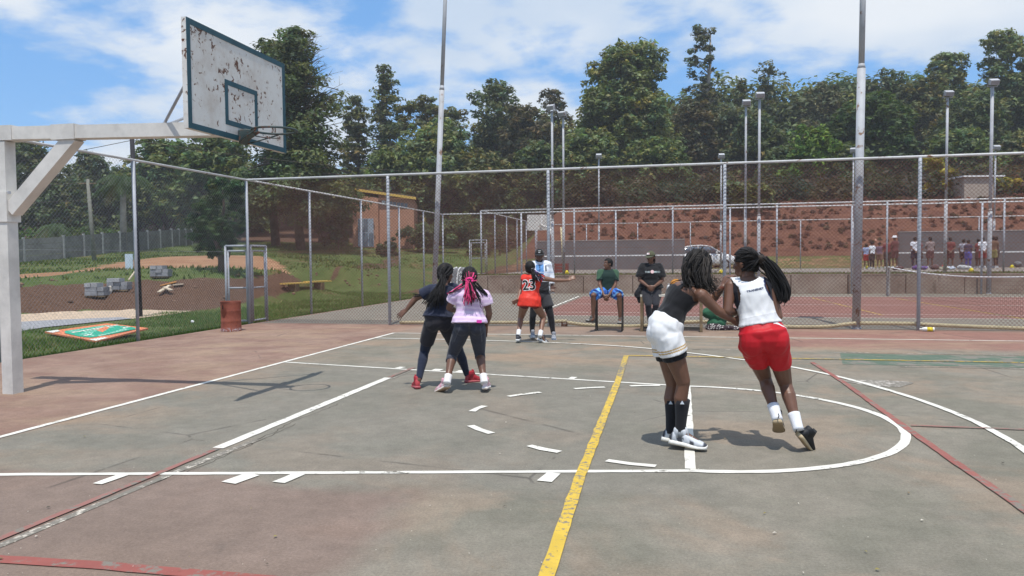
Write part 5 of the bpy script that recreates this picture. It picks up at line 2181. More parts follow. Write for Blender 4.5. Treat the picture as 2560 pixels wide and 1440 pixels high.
    def hair_cap(self, color, e=0.012, line=0.045, low=-0.09, ridges=0.0, nrid=26, axis=None, name="hair", beard=False):
        """hair close to the skull: everything but the face"""
        H, s = self.J["head"], self.sc
        hf, hu, hl = self.hframe()
        mb = MB()
        ax = (hl, hf, hu)
        mb.ell(H + hu * 0.022 * s - hf * 0.010 * s, (0.074 * s + e, 0.093 * s + e, 0.092 * s + e), ax, 22, 16)
        mb.ell(H - hf * 0.025 * s - hu * 0.030 * s, (0.062 * s + e, 0.066 * s + e, 0.070 * s + e * 0.5), ax, 18, 12)
        me_v = min(self.vox, 0.006)

        def keep(co):
            q = (co - H) / s
            f, u, l = q @ hf, q @ hu, q @ hl
            k = (u > low + 0.02 * np.abs(l) / 0.07)
            faceside = (f > 0.048 - 0.025 * np.clip((u + 0.02) / 0.1, -1, 0)) & (u < line + 0.02)
            side = (f > 0.012) & (u < 0.01)
            return k & ~faceside & ~side

        def colf(co):
            c = np.tile(np.array(color, float), (len(co), 1))
            if ridges:
                q = co - H
                a = np.arctan2(q @ hl, q @ hu) if axis is None else axis(q)
                c *= (0.75 + 0.5 * (0.5 + 0.5 * np.cos(a * nrid)))[:, None]
            return c
        me = remesh(mb, me_v, 3)
        co, f = coords(me), faces4(me)
        nr = normals(me)
        if ridges:
            q = co - H
            a = np.arctan2(q @ hl, q @ hu) if axis is None else axis(q)
            co = co + nr * (ridges * np.abs(np.cos(a * nrid / 2)))[:, None]
        else:
            co = co + nr * (0.0025 * np.sin(co @ np.array([310., 170, 90]) + 2 * np.sin(co @ np.array([90., -210, 160]))))[:, None]
        col = colf(co)
        k = keep(co)
        f = f[k[f].all(axis=1)]
        used = np.unique(f)
        mp = np.full(len(co), -1)
        mp[used] = np.arange(len(used))
        bpy.data.meshes.remove(me)
        me = np_mesh(name, co[used], mp[f])
        set_cols(me, col[used])
        o = link(name, me, M_HAIR, self.root, True)
        sm = o.modifiers.new("thickness", "SOLIDIFY")
        sm.thickness = 0.006
        sm.offset = -1
        return o

    def braids(self, name, starts, ctrl, n, r, cols, end_spread, mid_spread=0.4, wave=0.0, seed=1, taper=0.45, bumps=True, lenvar=0.15):
        """starts: (centre, radius); ctrl: further control points of the bundle"""
        rng = np.random.default_rng(seed)
        V, F, C = [], [], []
        ctrl = [np.asarray(p, float) for p in ctrl]
        for i in range(n):
            off0 = rng.normal(0, 1, 3) * starts[1] * 0.6
            offe = rng.normal(0, 1, 3) * end_spread * 0.6
            pts = [np.asarray(starts[0], float) + off0]
            m = len(ctrl)
            for q, p in enumerate(ctrl):
                u = (q + 1) / m
                pts.append(p + off0 * (1 - u) * mid_spread + offe * u ** 1.2)
            sm = smooth_curve(pts, 5)
            cut = max(4, int(len(sm) * (1 - rng.uniform(0, lenvar))))
            sm = np.array(sm[:cut])
            if wave:
                ph = rng.uniform(0, 6, 3)
                u = np.linspace(0, 1, len(sm))
                fr_ = rng.uniform(14, 26)
                for ax_ in range(3):
                    sm[:, ax_] += wave * u * np.sin(u * fr_ + ph[ax_])
            nn = 5
            rr = r * rng.uniform(0.75, 1.2) * np.linspace(1, taper, len(sm))
            if bumps:
                rr = rr * (1 + 0.18 * np.sin(np.arange(len(sm)) * 2.1))
            b = MB()
            b.tube(sm, list(rr), nn)
            o = len(V)
            V += b.v
            for fc in b.f:
                if len(fc) == 4:
                    F.append(tuple(q + o for q in fc))
                else:
                    F.append(tuple(q + o for q in (fc[0], fc[1], fc[2], fc[3])))
            c = cols(i, rng) if callable(cols) else np.array(cols) * rng.uniform(0.6, 1.5)
            c = np.array(c)
            C += [c] * len(b.v)
        me = np_mesh(name, np.array(V), np.array(F))
        set_cols(me, np.array(C))
        return link(name, me, M_HAIR, self.root, True)

    def cap(self, color, logo=None, brim_down=0.25, pk=None):
        H, s = self.J["head"], self.sc
        hf, hu, hl = self.hframe()
        c0 = H + hu * 0.026 * s - hf * 0.008 * s
        mb = MB()
        rings = []
        for th in np.linspace(0.02, PI / 2 * 0.96, 8):
            rings.append([c0 + hu * 0.100 * s * math.sin(th) + (hl * 0.087 * math.cos(2 * PI * q / 24) + hf * 0.105 * math.sin(2 * PI * q / 24)) * s * math.cos(th) for q in range(24)])
        mb.ring(rings, True)
        o = mb.build("cap", None, self.root, True)
        o.data.materials.append(M_CLOTH)
        set_cols(o.data, np.tile(np.array(color, float), (len(o.data.vertices), 1)))
        mb = MB()
        top, bot = [], []
        nb = 13
        for q in range(nb):
            a = PI * (0.14 + 0.72 * q / (nb - 1))
            e0 = c0 + (hl * 0.088 * math.cos(a) + hf * 0.106 * math.sin(a)) * s + hu * 0.004
            ext = 0.070 * math.sin((a - PI * 0.14) / 0.72 * 1.0) ** 0.6 if 0 < q < nb - 1 else 0.004
            e1 = e0 + (hf * 1.0 - hu * brim_down) * ext * s + hl * math.cos(a) * 0.01
            top.append((e0, e1))
        v = [p for t in top for p in t] + [p - hu * 0.006 for t in top for p in t]
        f = []
        m = 2 * nb
        for q in range(nb - 1):
            a0, a1, b0, b1 = 2 * q, 2 * q + 1, 2 * q + 2, 2 * q + 3
            f += [(a0, a1, b1, b0), (m + b0, m + b1, m + a1, m + a0), (a1, m + a1, m + b1, b1), (a0, b0, m + b0, m + a0)]
        f += [(0, m, m + 1, 1), (m - 2, m - 1, 2 * m - 1, 2 * m - 2)]
        mb.add(v, f)
        b = mb.build("brim", None, o, False)
        b.data.materials.append(M_CLOTH)
        set_cols(b.data, np.tile(np.array(color, float) * 0.9, (len(b.data.vertices), 1)))
        if logo is not None:
            for (lx, lz, w, h, col) in logo:
                th = lz
                nn = hf * math.cos(th) + hu * math.sin(th)
                c = c0 + hf * 0.107 * s * math.cos(th) + hu * 0.102 * s * math.sin(th) + hl * lx
                mb = MB()
                mb.box(c, (w, 0.004, h), (hl, nn, np.cross(hl, nn)))
                lg = mb.build("logo", None, o)
                lg.data.materials.append(M_CLOTH)
                set_cols(lg.data, np.tile(np.array(col, float), (8, 1)))
        return o


def text_decal(body, size, target, centre, normal, up, color, parent, name="lettering", bold=0.0, lift=0.003, aspect=1.0):
    """flat print: letters laid on the cloth they are printed on"""
    cu = bpy.data.curves.new("txt", "FONT")
    cu.body = body
    cu.size = size
    cu.align_x = "CENTER"
    cu.align_y = "CENTER"
    cu.offset = bold
    cu.resolution_u = 4
    o = bpy.data.objects.new("txt", cu)
    COL.objects.link(o)
    dg = bpy.context.evaluated_depsgraph_get()
    me = bpy.data.meshes.new_from_object(o.evaluated_get(dg))
    bpy.data.objects.remove(o)
    bm = bmesh.new()
    bm.from_mesh(me)
    bmesh.ops.triangulate(bm, faces=bm.faces)
    for _ in range(2):
        lng = [e for e in bm.edges if e.calc_length() > size * 0.12]
        if lng:
            bmesh.ops.subdivide_edges(bm, edges=lng, cuts=1)
            bmesh.ops.triangulate(bm, faces=bm.faces)
    n = unit(normal)
    u = unit(np.asarray(up) - n * np.dot(up, n))
    r = np.cross(u, n)
    bpy.context.view_layer.update()
    tm = target.data
    tco = coords(tm) + base_of(target)
    bvh = BVHTree.FromPolygons([Vector(p) for p in tco], [tuple(p.vertices) for p in tm.polygons])
    thick = 0.0
    for m in target.modifiers:
        if m.type == "SOLIDIFY" and m.offset > 0:
            thick = m.thickness
    for v in bm.verts:
        p = np.asarray(centre) + r * v.co.x * aspect + u * v.co.y
        hit = bvh.ray_cast(Vector(p + n * 0.3), Vector(-n), 0.7)
        q = np.array(hit[0]) if hit[0] is not None else p
        v.co = Vector(q + n * (lift + thick))
    bm.to_mesh(me)
    bm.free()
    o = link(name, me, None, parent)
    me.materials.clear()
    me.materials.append(M_CLOTH)
    set_cols(me, np.tile(np.array(color, float), (len(me.vertices), 1)))
    return o


BLACK = (0.012, 0.012, 0.014)
HAIRC = (0.014, 0.012, 0.011)
SKIN_D = (0.105, 0.050, 0.032)
SKIN_M = (0.150, 0.073, 0.046)
SKIN_L = (0.215, 0.110, 0.070)
WHITE = (0.80, 0.80, 0.80)


# ---- player in white shorts, pushing with both arms
def zoomer(x0, y0, s, t0):
    return lambda u, v, dt=0.0: at(x0 + u / s, y0 + v / s, t0 + dt)


def player_white():
    Q = zoomer(1550, 600, 2.571, 5.98)
    J = dict(head=Q(500, 168, 0.02), neck=Q(466, 280, 0.02), sh_l=Q(408, 290, 0.17), sh_r=Q(522, 352, -0.13),
             el_l=Q(590, 385, 0.20), wr_l=Q(662, 300, 0.16), el_r=Q(628, 455, -0.12), wr_r=Q(730, 518, -0.04),
             pelvis=Q(296, 585, 0.0), hip_l=Q(284, 610, 0.085), hip_r=Q(306, 612, -0.085),
             kn_l=Q(340, 925, 0.10), kn_r=Q(408, 915, -0.05), an_l=Q(327, 1212, 0.11), an_r=Q(388, 1222, 0.0),
             toe_l=Q(410, 1300, 0.10), toe_r=Q(540, 1335, -0.05), bow=(-0.02, 0.0, 0.045))
    P = Person("person in black top and white shorts with gold stripes, pushing a teammate", J, SKIN_M, 0.0058, False, 1.0, 1.0,
               face=RIGHT * 0.85 + FWD * 0.35 - UP * 0.35, head_up=UP * 0.9 + RIGHT * 0.35, base=(*Q(388, 1340)[:2], 0.0))
    P.body(hand_l=dict(dirn=UP * 0.75 + RIGHT * 0.45 + FWD * 0.2, palm=RIGHT * 0.7 + FWD * 0.6 - UP * 0.4, curl=0.55, spread=0.10),
           hand_r=dict(dirn=RIGHT * 0.9 - UP * 0.25 + FWD * 0.3, palm=FWD, curl=0.3, spread=0.08))
    j = P.J

    # racer style tank: cut away at the neck and round the arms
    def keep_top(co):
        t = tpar(co, P.pel, P.nk)
        c, X, Y = P.section(0.8)
        lx = (co - c) @ unit(X)
        arm = np.minimum(dist_seg(co, j["sh_l"], j["el_l"]), dist_seg(co, j["sh_r"], j["el_r"]))
        strap = (np.abs(np.abs(lx) - 0.088) < 0.022) & (t < 1.01)
        return ((t < 0.78 + 0.04 * np.cos(lx * 20)) & (arm > 0.070)) | (strap & (t > 0.7))
    P.top("tank_top", lambda co: np.tile(np.array(BLACK) * 1.15, (len(co), 1)), t0=0.10, t1=0.96, e=0.009, fold=(0.0050, 26.0), keep=keep_top, seed=4)

    def shorts_col(co):
        c = np.tile(np.array(WHITE), (len(co), 1))
        tl = tpar(co, j["hip_l"], j["kn_l"])
        tr = tpar(co, j["hip_r"], j["kn_r"])
        near_l = dist_seg(co, j["hip_l"], j["kn_l"]) < dist_seg(co, j["hip_r"], j["kn_r"])
        t = np.where(near_l, tl, tr)
        for a, b in ((0.235, 0.262), (0.282, 0.310)):
            c[(t > a) & (t < b)] = (0.52, 0.34, 0.13)
        return c
    P.shorts("shorts", shorts_col, 0.385, 0.022, 0.016, 0.20, M_SATIN, (0.0060, 27.0), 6, axis=UP + RIGHT * 0.8, waist=0.95)
    P.shorts("undershorts", BLACK, 0.50, 0.012, 0.010, 0.0, M_CLOTH, (0.001, 30.0), 7)
    for sd in ("l", "r"):
        s = P.sock(sd, (0.018, 0.018, 0.022), 0.36, 1.10, 0.006)
        kn, an = j["kn_" + sd], j["an_" + sd]
        # small white mountain-like mark on the outside of each sock
        c = kn + (an - kn) * 0.43
        v = unit(-FWD * 0.93 + RIGHT * (-0.36 if sd == "l" else -0.2))
        rgt = unit(np.cross(v, UP)) * -1
        p = c + v * 0.066
        mb = MB()
        mb.add([p - rgt * 0.016, p + rgt * 0.016, p + UP * 0.028, p - rgt * 0.016 - v * 0.004, p + rgt * 0.016 - v * 0.004, p + UP * 0.028 - v * 0.004], [(0, 1, 2), (5, 4, 3), (0, 3, 4, 1), (1, 4, 5, 2), (2, 5, 3, 0)])
        m = mb.build("logo", None, s)
        m.data.materials.append(M_CLOTH)
        set_cols(m.data, np.tile(np.array((0.6, 0.65, 0.7)), (6, 1)))
    P.shoe("r", Q(318, 1308, 0.03), Q(548, 1352, -0.06), (0.58, 0.60, 0.63), (0.78, 0.76, 0.70), (0.055, 0.06, 0.075), 0.285, up=UP, tread=(0.55, 0.5, 0.4))
    P.shoe("l", Q(268, 1288, 0.13), Q(460, 1330, 0.09), (0.68, 0.70, 0.72), (0.74, 0.72, 0.66), (0.05, 0.05, 0.06), 0.27, up=UP, tread=(0.55, 0.5, 0.4))
    P.hair_cap(HAIRC, 0.020, 0.035, -0.12, 0.004, 30)

    def cols(i, rng):
        k = rng.uniform(0.6, 1.7)
        return np.array((0.016, 0.014, 0.013)) * k if rng.uniform() < 0.72 else np.array((0.042, 0.036, 0.032)) * k
    hc = P.J["head"]
    hf, hu, hl = P.hframe()
    rng = np.random.default_rng(3)
    # braids hang from all over the scalp towards the face and shoulder
    specs = [((470, 105), (430, 150), (425, 230), (440, 300)), ((500, 92), (440, 170), (450, 270), (480, 335)), ((530, 100), (480, 190), (500, 290), (540, 350)),
             ((555, 120), (530, 200), (545, 290), (580, 350)), ((560, 150), (555, 220), (560, 280), (585, 325)), ((500, 92), (520, 180), (520, 280), (560, 360)), ((455, 130), (420, 200), (440, 290), (470, 320)),
             ((540, 110), (560, 190), (565, 260), (575, 310))]
    for k, sp in enumerate(specs):
        dd = rng.uniform(-0.13, 0.02, 4)
        a = Q(*sp[0], -0.02)
        ct = [Q(*sp[1], -0.085), Q(*sp[2], -0.105), Q(*sp[3], -0.10)]
        P.braids("braids", (a, 0.045), ct, 22, 0.0054, cols, 0.036, 0.8, 0.008, 20 + k, 0.55, True, 0.35)
    # loose curled ends
    P.braids("braids", (Q(560, 260, -0.06), 0.05), [Q(590, 300, -0.08), Q(620, 335, -0.06), Q(640, 350, -0.03)], 22, 0.0026, cols, 0.06, 0.8, 0.016, 50, 0.5, False, 0.3)
    P.braids("braids", (Q(560, 230, -0.03), 0.04), [Q(600, 250, -0.03), Q(640, 262, 0.0)], 14, 0.0026, cols, 0.06, 0.8, 0.016, 51, 0.5, False, 0.3)
    P.braids("braids", (Q(480, 270, -0.06), 0.05), [Q(500, 310, -0.10), Q(540, 345, -0.12)], 26, 0.0030, cols, 0.06, 0.8, 0.014, 52, 0.5, False, 0.3)


def player_red():
    Q = zoomer(1550, 600, 2.571, 5.86)
    J = dict(head=Q(806, 148, 0.10), neck=Q(826, 246, 0.06), sh_l=Q(712, 292, 0.08), sh_r=Q(958, 292, 0.02),
             el_l=Q(690, 455, 0.02), wr_l=Q(775, 470, 0.24), el_r=Q(1016, 492, 0.0), wr_r=Q(960, 500, 0.26),
             pelvis=Q(918, 610, 0.0), hip_l=Q(846, 660, 0.01), hip_r=Q(998, 655, 0.0),
             kn_l=Q(930, 885, 0.28), kn_r=Q(1062, 925, 0.20), an_l=Q(1003, 1125, 0.06), an_r=Q(1137, 1185, 0.0),
             toe_l=Q(1020, 1235, 0.22), toe_r=Q(1215, 1345, 0.12))
    P = Person("person in white sleeveless jersey and red shorts running with a flying ponytail", J, SKIN_M, 0.0058, False, 1.0, 0.97,
               face=-RIGHT * 0.72 + FWD * 0.68 - UP * 0.08, head_up=UP - RIGHT * 0.05, base=(*Q(1200, 1372)[:2], 0.0))
    P.body(hand_l=dict(curl=0.6), hand_r=dict(curl=0.6))
    j = P.J
    c8, X8, Y8 = P.section(0.75)
    lat = unit(X8)
    bk = -unit(Y8)

    def lx(co):
        t = tpar(co, P.pel, P.nk)
        ctr = P.pel + (P.nk - P.pel) * np.clip(t, 0, 1)[:, None]
        return ((co - ctr) * lat).sum(1)

    def keep_jersey(co):
        t = tpar(co, P.pel, P.nk)
        x = np.abs(lx(co))
        half = np.interp(t, [0.0, 0.40, 0.52, 0.62, 0.76, 0.88, 0.97, 1.05], [0.4, 0.4, 0.135, 0.112, 0.098, 0.102, 0.125, 0.135])
        neckhole = (t > 0.955 - 0.030 * np.cos(x * 30)) & (x < 0.062)
        return (x < half) & (t < 1.08) & ~neckhole

    def jersey_col(co):
        t = tpar(co, P.pel, P.nk)
        x = lx(co)
        c = np.tile(np.array(WHITE), (len(co), 1))
        c[(t < 0.335)] = (0.66, 0.66, 0.67)
        c[(t > 0.333) & (t < 0.347)] = (0.86, 0.86, 0.86)
        half = np.interp(t, [0.0, 0.40, 0.52, 0.62, 0.76, 0.88, 0.97, 1.05], [0.4, 0.4, 0.135, 0.112, 0.098, 0.102, 0.125, 0.135])
        navy = (x > 0) & (np.abs(x) > half - 0.014) & (t > 0.45)
        c[navy] = (0.012, 0.022, 0.085)
        side = (x > 0.128) & (t < 0.52) & (t > 0.30)
        c[side] = (0.012, 0.016, 0.055)
        return c
    jer = P.top("jersey", jersey_col, t0=0.185, t1=0.99, e=0.011, fold=(0.0036, 26.0), keep=keep_jersey, mat=M_SATIN, flare=0.002, seed=9)

    def keep_bra(co):
        t = tpar(co, P.pel, P.nk)
        x = np.abs(lx(co))
        band = (t > 0.50) & (t < 0.64)
        strap = (np.abs(x - np.interp(t, [0.6, 0.8, 1.0], [0.142, 0.128, 0.108])) < np.interp(t, [0.55, 0.7, 1.0], [0.03, 0.020, 0.014])) & (t >= 0.6) & (t < 1.1)
        return band | strap
    P.top("sports_bra", (0.016, 0.016, 0.022), t0=0.46, t1=0.99, e=0.008, fold=None, keep=keep_bra, seed=2, thick=0.003)

    def red(co):
        c = np.tile(np.array((0.50, 0.010, 0.018)), (len(co), 1))
        hl = unit(j["hip_r"] - j["hip_l"])
        x = (co - P.pel) @ hl
        tr = tpar(co, j["hip_r"], j["kn_r"])
        fr = P.front(0.0)
        d = unit(j["kn_r"] - j["hip_r"])
        q = co - j["hip_r"]
        q = q - np.outer(q @ d, d)
        lt = unit(hl - d * (hl @ d))
        s = (np.abs(q @ np.cross(lt, d)) < 0.007) & (q @ lt > 0.02) & (tr > -0.45) & (tr < 0.9)
        c[s] = (0.75, 0.74, 0.74)
        return c
    P.shorts("shorts", red, 0.55, 0.017, -0.004, 0.27, M_SATIN, (0.0060, 22.0), 12, axis=RIGHT, waist=0.2)
    text_decal("TRANSNET", 0.0215, jer, P.nk - P.up * 0.105 + lat * 0.012, bk, P.up, (0.02, 0.035, 0.10), jer, "lettering", 0.0007, 0.002, 1.2)
    for sd in ("l", "r"):
        P.sock(sd, (0.72, 0.73, 0.76), 0.74, 1.14, 0.006)
        kn, an = j["kn_" + sd], j["an_" + sd]
    P.shoe("r", Q(1138, 1262, -0.02), Q(1222, 1366, 0.14), (0.018, 0.019, 0.022), (0.50, 0.40, 0.25), None, 0.262, up=UP * 0.75 + FWD * -0.2 + RIGHT * 0.45, tread=(0.33, 0.24, 0.14))
    P.shoe("l", Q(1012, 1178, 0.0), Q(1024, 1246, 0.21), (0.018, 0.019, 0.022), (0.46, 0.37, 0.24), None, 0.262, up=UP * 0.9 + FWD * 0.2, tread=(0.33, 0.24, 0.14))
    # pull tabs at the heels
    for p, sd in ((Q(1128, 1238, -0.03), "r"), (Q(1016, 1145, -0.01), "l")):
        mb = MB()
        mb.tube([p + UP * 0.0, p + UP * 0.02 - FWD * 0.02, p + UP * 0.035 - FWD * 0.005], 0.004, 5)
        o = mb.build("heel_loop", None, P.root)
        o.data.materials.append(M_SHOE)
        set_cols(o.data, np.tile(np.array(BLACK), (len(o.data.vertices), 1)))
    hf, hu, hl = P.hframe()
    P.hair_cap(HAIRC, 0.009, 0.050, -0.085, 0.005, 16, axis=lambda q: np.arctan2(q @ hl, q @ hu + 0.02))
    col = lambda i, rng: np.array((0.011, 0.010, 0.010)) * rng.uniform(0.6, 2.0)
    tail = Q(884, 128, 0.0)
    # strands swept back over the skull to the tie
    for a, b in (((770, 90), (830, 80)), ((780, 130), (840, 110)), ((800, 75), (850, 85)), ((800, 165), (850, 140)), ((830, 60), (868, 90)), ((815, 195), (860, 155))):
        P.braids("braids", (Q(*a, -0.03), 0.018), [Q(*b, -0.065), Q(884, 122, -0.03)], 9, 0.0050, col, 0.02, 0.8, 0.0, a[0], 0.9, True, 0.02)
    mb = MB()
    mb.tube([Q(872, 118, 0.0), Q(905, 122, -0.01), Q(930, 138, -0.01)], [0.030, 0.036, 0.034], 14)
    o = mb.build("hair_tie", None, P.root, True)
    o.data.materials.append(M_HAIR)
    set_cols(o.data, np.tile(np.array((0.030, 0.022, 0.018)), (len(o.data.vertices), 1)))
    P.braids("ponytail", (Q(915, 130, 0.0), 0.026), [Q(960, 175, 0.0), Q(1005, 235, -0.01), Q(1042, 300, -0.02), Q(1052, 355, -0.02), Q(1038, 405, -0.02)], 130, 0.0058, col, 0.026, 1.3, 0.0, 61, 0.6, True, 0.16)
    P.braids("ponytail", (Q(925, 125, 0.0), 0.018), [Q(985, 165, 0.0), Q(1045, 245, -0.01), Q(1080, 320, -0.02), Q(1076, 362, -0.02), Q(1050, 395, -0.02)], 40, 0.0050, col, 0.020, 1.3, 0.0, 62, 0.6, True, 0.05)
    P.braids("ponytail", (Q(920, 140, -0.01), 0.02), [Q(950, 200, -0.01), Q(985, 280, -0.02), Q(1015, 350, -0.03), Q(1034, 398, -0.03)], 40, 0.0052, col, 0.018, 1.2, 0.0, 63, 0.6, True, 0.05)


def player_navy():
    Q = zoomer(950, 640, 3.891, 8.90)
    J = dict(head=Q(640, 172, 0.08), neck=Q(622, 282, 0.05), sh_l=Q(486, 335, 0.02), sh_r=Q(722, 318, 0.14),
             el_l=Q(338, 420, 0.05), wr_l=Q(258, 524, 0.04), el_r=Q(792, 440, 0.26), wr_r=Q(850, 520, 0.36),
             pelvis=Q(566, 615, 0.0), hip_l=Q(506, 655, 0.0), hip_r=Q(628, 650, 0.03),
             kn_l=Q(432, 925, 0.20), kn_r=Q(770, 925, 0.26), an_l=Q(377, 1205, 0.0), an_r=Q(852, 1165, 0.44),
             toe_l=Q(350, 1280, 0.16), toe_r=Q(960, 1212, 0.5))
    P = Person("person in navy T-shirt and leggings with red shoes, one arm held out", J, SKIN_M, 0.0068, False, 0.98, 0.92,
               face=RIGHT * 0.72 + FWD * 0.66 - UP * 0.2, head_up=UP, base=(*gz(1045, 975)[:2], 0.0))
    P.body(hand_l=dict(dirn=-RIGHT * 0.75 - UP * 0.6 + FWD * 0.1, palm=-UP * 0.6 + FWD * 0.6, curl=0.22, spread=0.26), hand_r=dict(curl=0.3))
    navy = (0.026, 0.031, 0.055)
    P.top("shirt", navy, t0=0.06, t1=0.96, e=0.022, sleeve=0.52, sleeve_r=(0.066, 0.072), fold=(0.0050, 28.0), flare=0.012, seed=21)
    P.shorts("shorts", (0.030, 0.028, 0.034), 0.70, 0.015, 0.008, 0.20, M_CLOTH, (0.0035, 26.0), 22)
    P.leggings("leggings", (0.022, 0.028, 0.050), (0.97, 0.97), 0.005)
    for sd, h, t in (("l", Q(368, 1292, -0.04), Q(338, 1276, 0.20)), ("r", Q(835, 1235, 0.40), Q(975, 1222, 0.52))):
        P.shoe(sd, h, t, (0.36, 0.022, 0.035), (0.42, 0.10, 0.11), (0.45, 0.06, 0.07), 0.26, up=UP, tread=(0.3, 0.06, 0.07), high=0.02)
    P.hair_cap(HAIRC, 0.014, 0.045, -0.10, 0.005, 18)
    col = lambda i, rng: np.array((0.013, 0.012, 0.012)) * rng.uniform(0.6, 2.0)
    for a, b in (((600, 110), (590, 160)), ((650, 95), (620, 150)), ((690, 120), (650, 165)), ((690, 160), (655, 190)), ((575, 150), (585, 190))):
        P.braids("braids", (Q(*a, 0.0), 0.02), [Q(*b, -0.07), Q(610, 205, -0.08)], 8, 0.0055, col, 0.02, 0.8, 0.0, a[0], 0.9, True, 0.02)
    tie = (Q(612, 205, -0.075), 0.028)
    P.braids("ponytail", tie, [Q(590, 280, -0.12), Q(545, 380, -0.15), Q(510, 470, -0.15)], 60, 0.0064, col, 0.075, 1.0, 0.003, 71, 0.7, True, 0.25)
    P.braids("ponytail", tie, [Q(610, 290, -0.13), Q(590, 390, -0.16), Q(580, 465, -0.15)], 60, 0.0064, col, 0.060, 1.0, 0.003, 72, 0.7, True, 0.25)
    P.braids("ponytail", tie, [Q(560, 300, -0.12), Q(480, 410, -0.13), Q(432, 490, -0.12)], 24, 0.0060, col, 0.040, 1.0, 0.004, 73, 0.7, True, 0.2)
    P.braids("braids", (Q(410, 385, 0.0), 0.012), [Q(370, 388, 0.0), Q(318, 384, -0.01)], 7, 0.0052, col, 0.02, 1.0, 0.006, 74, 0.7, True, 0.3)
    return P


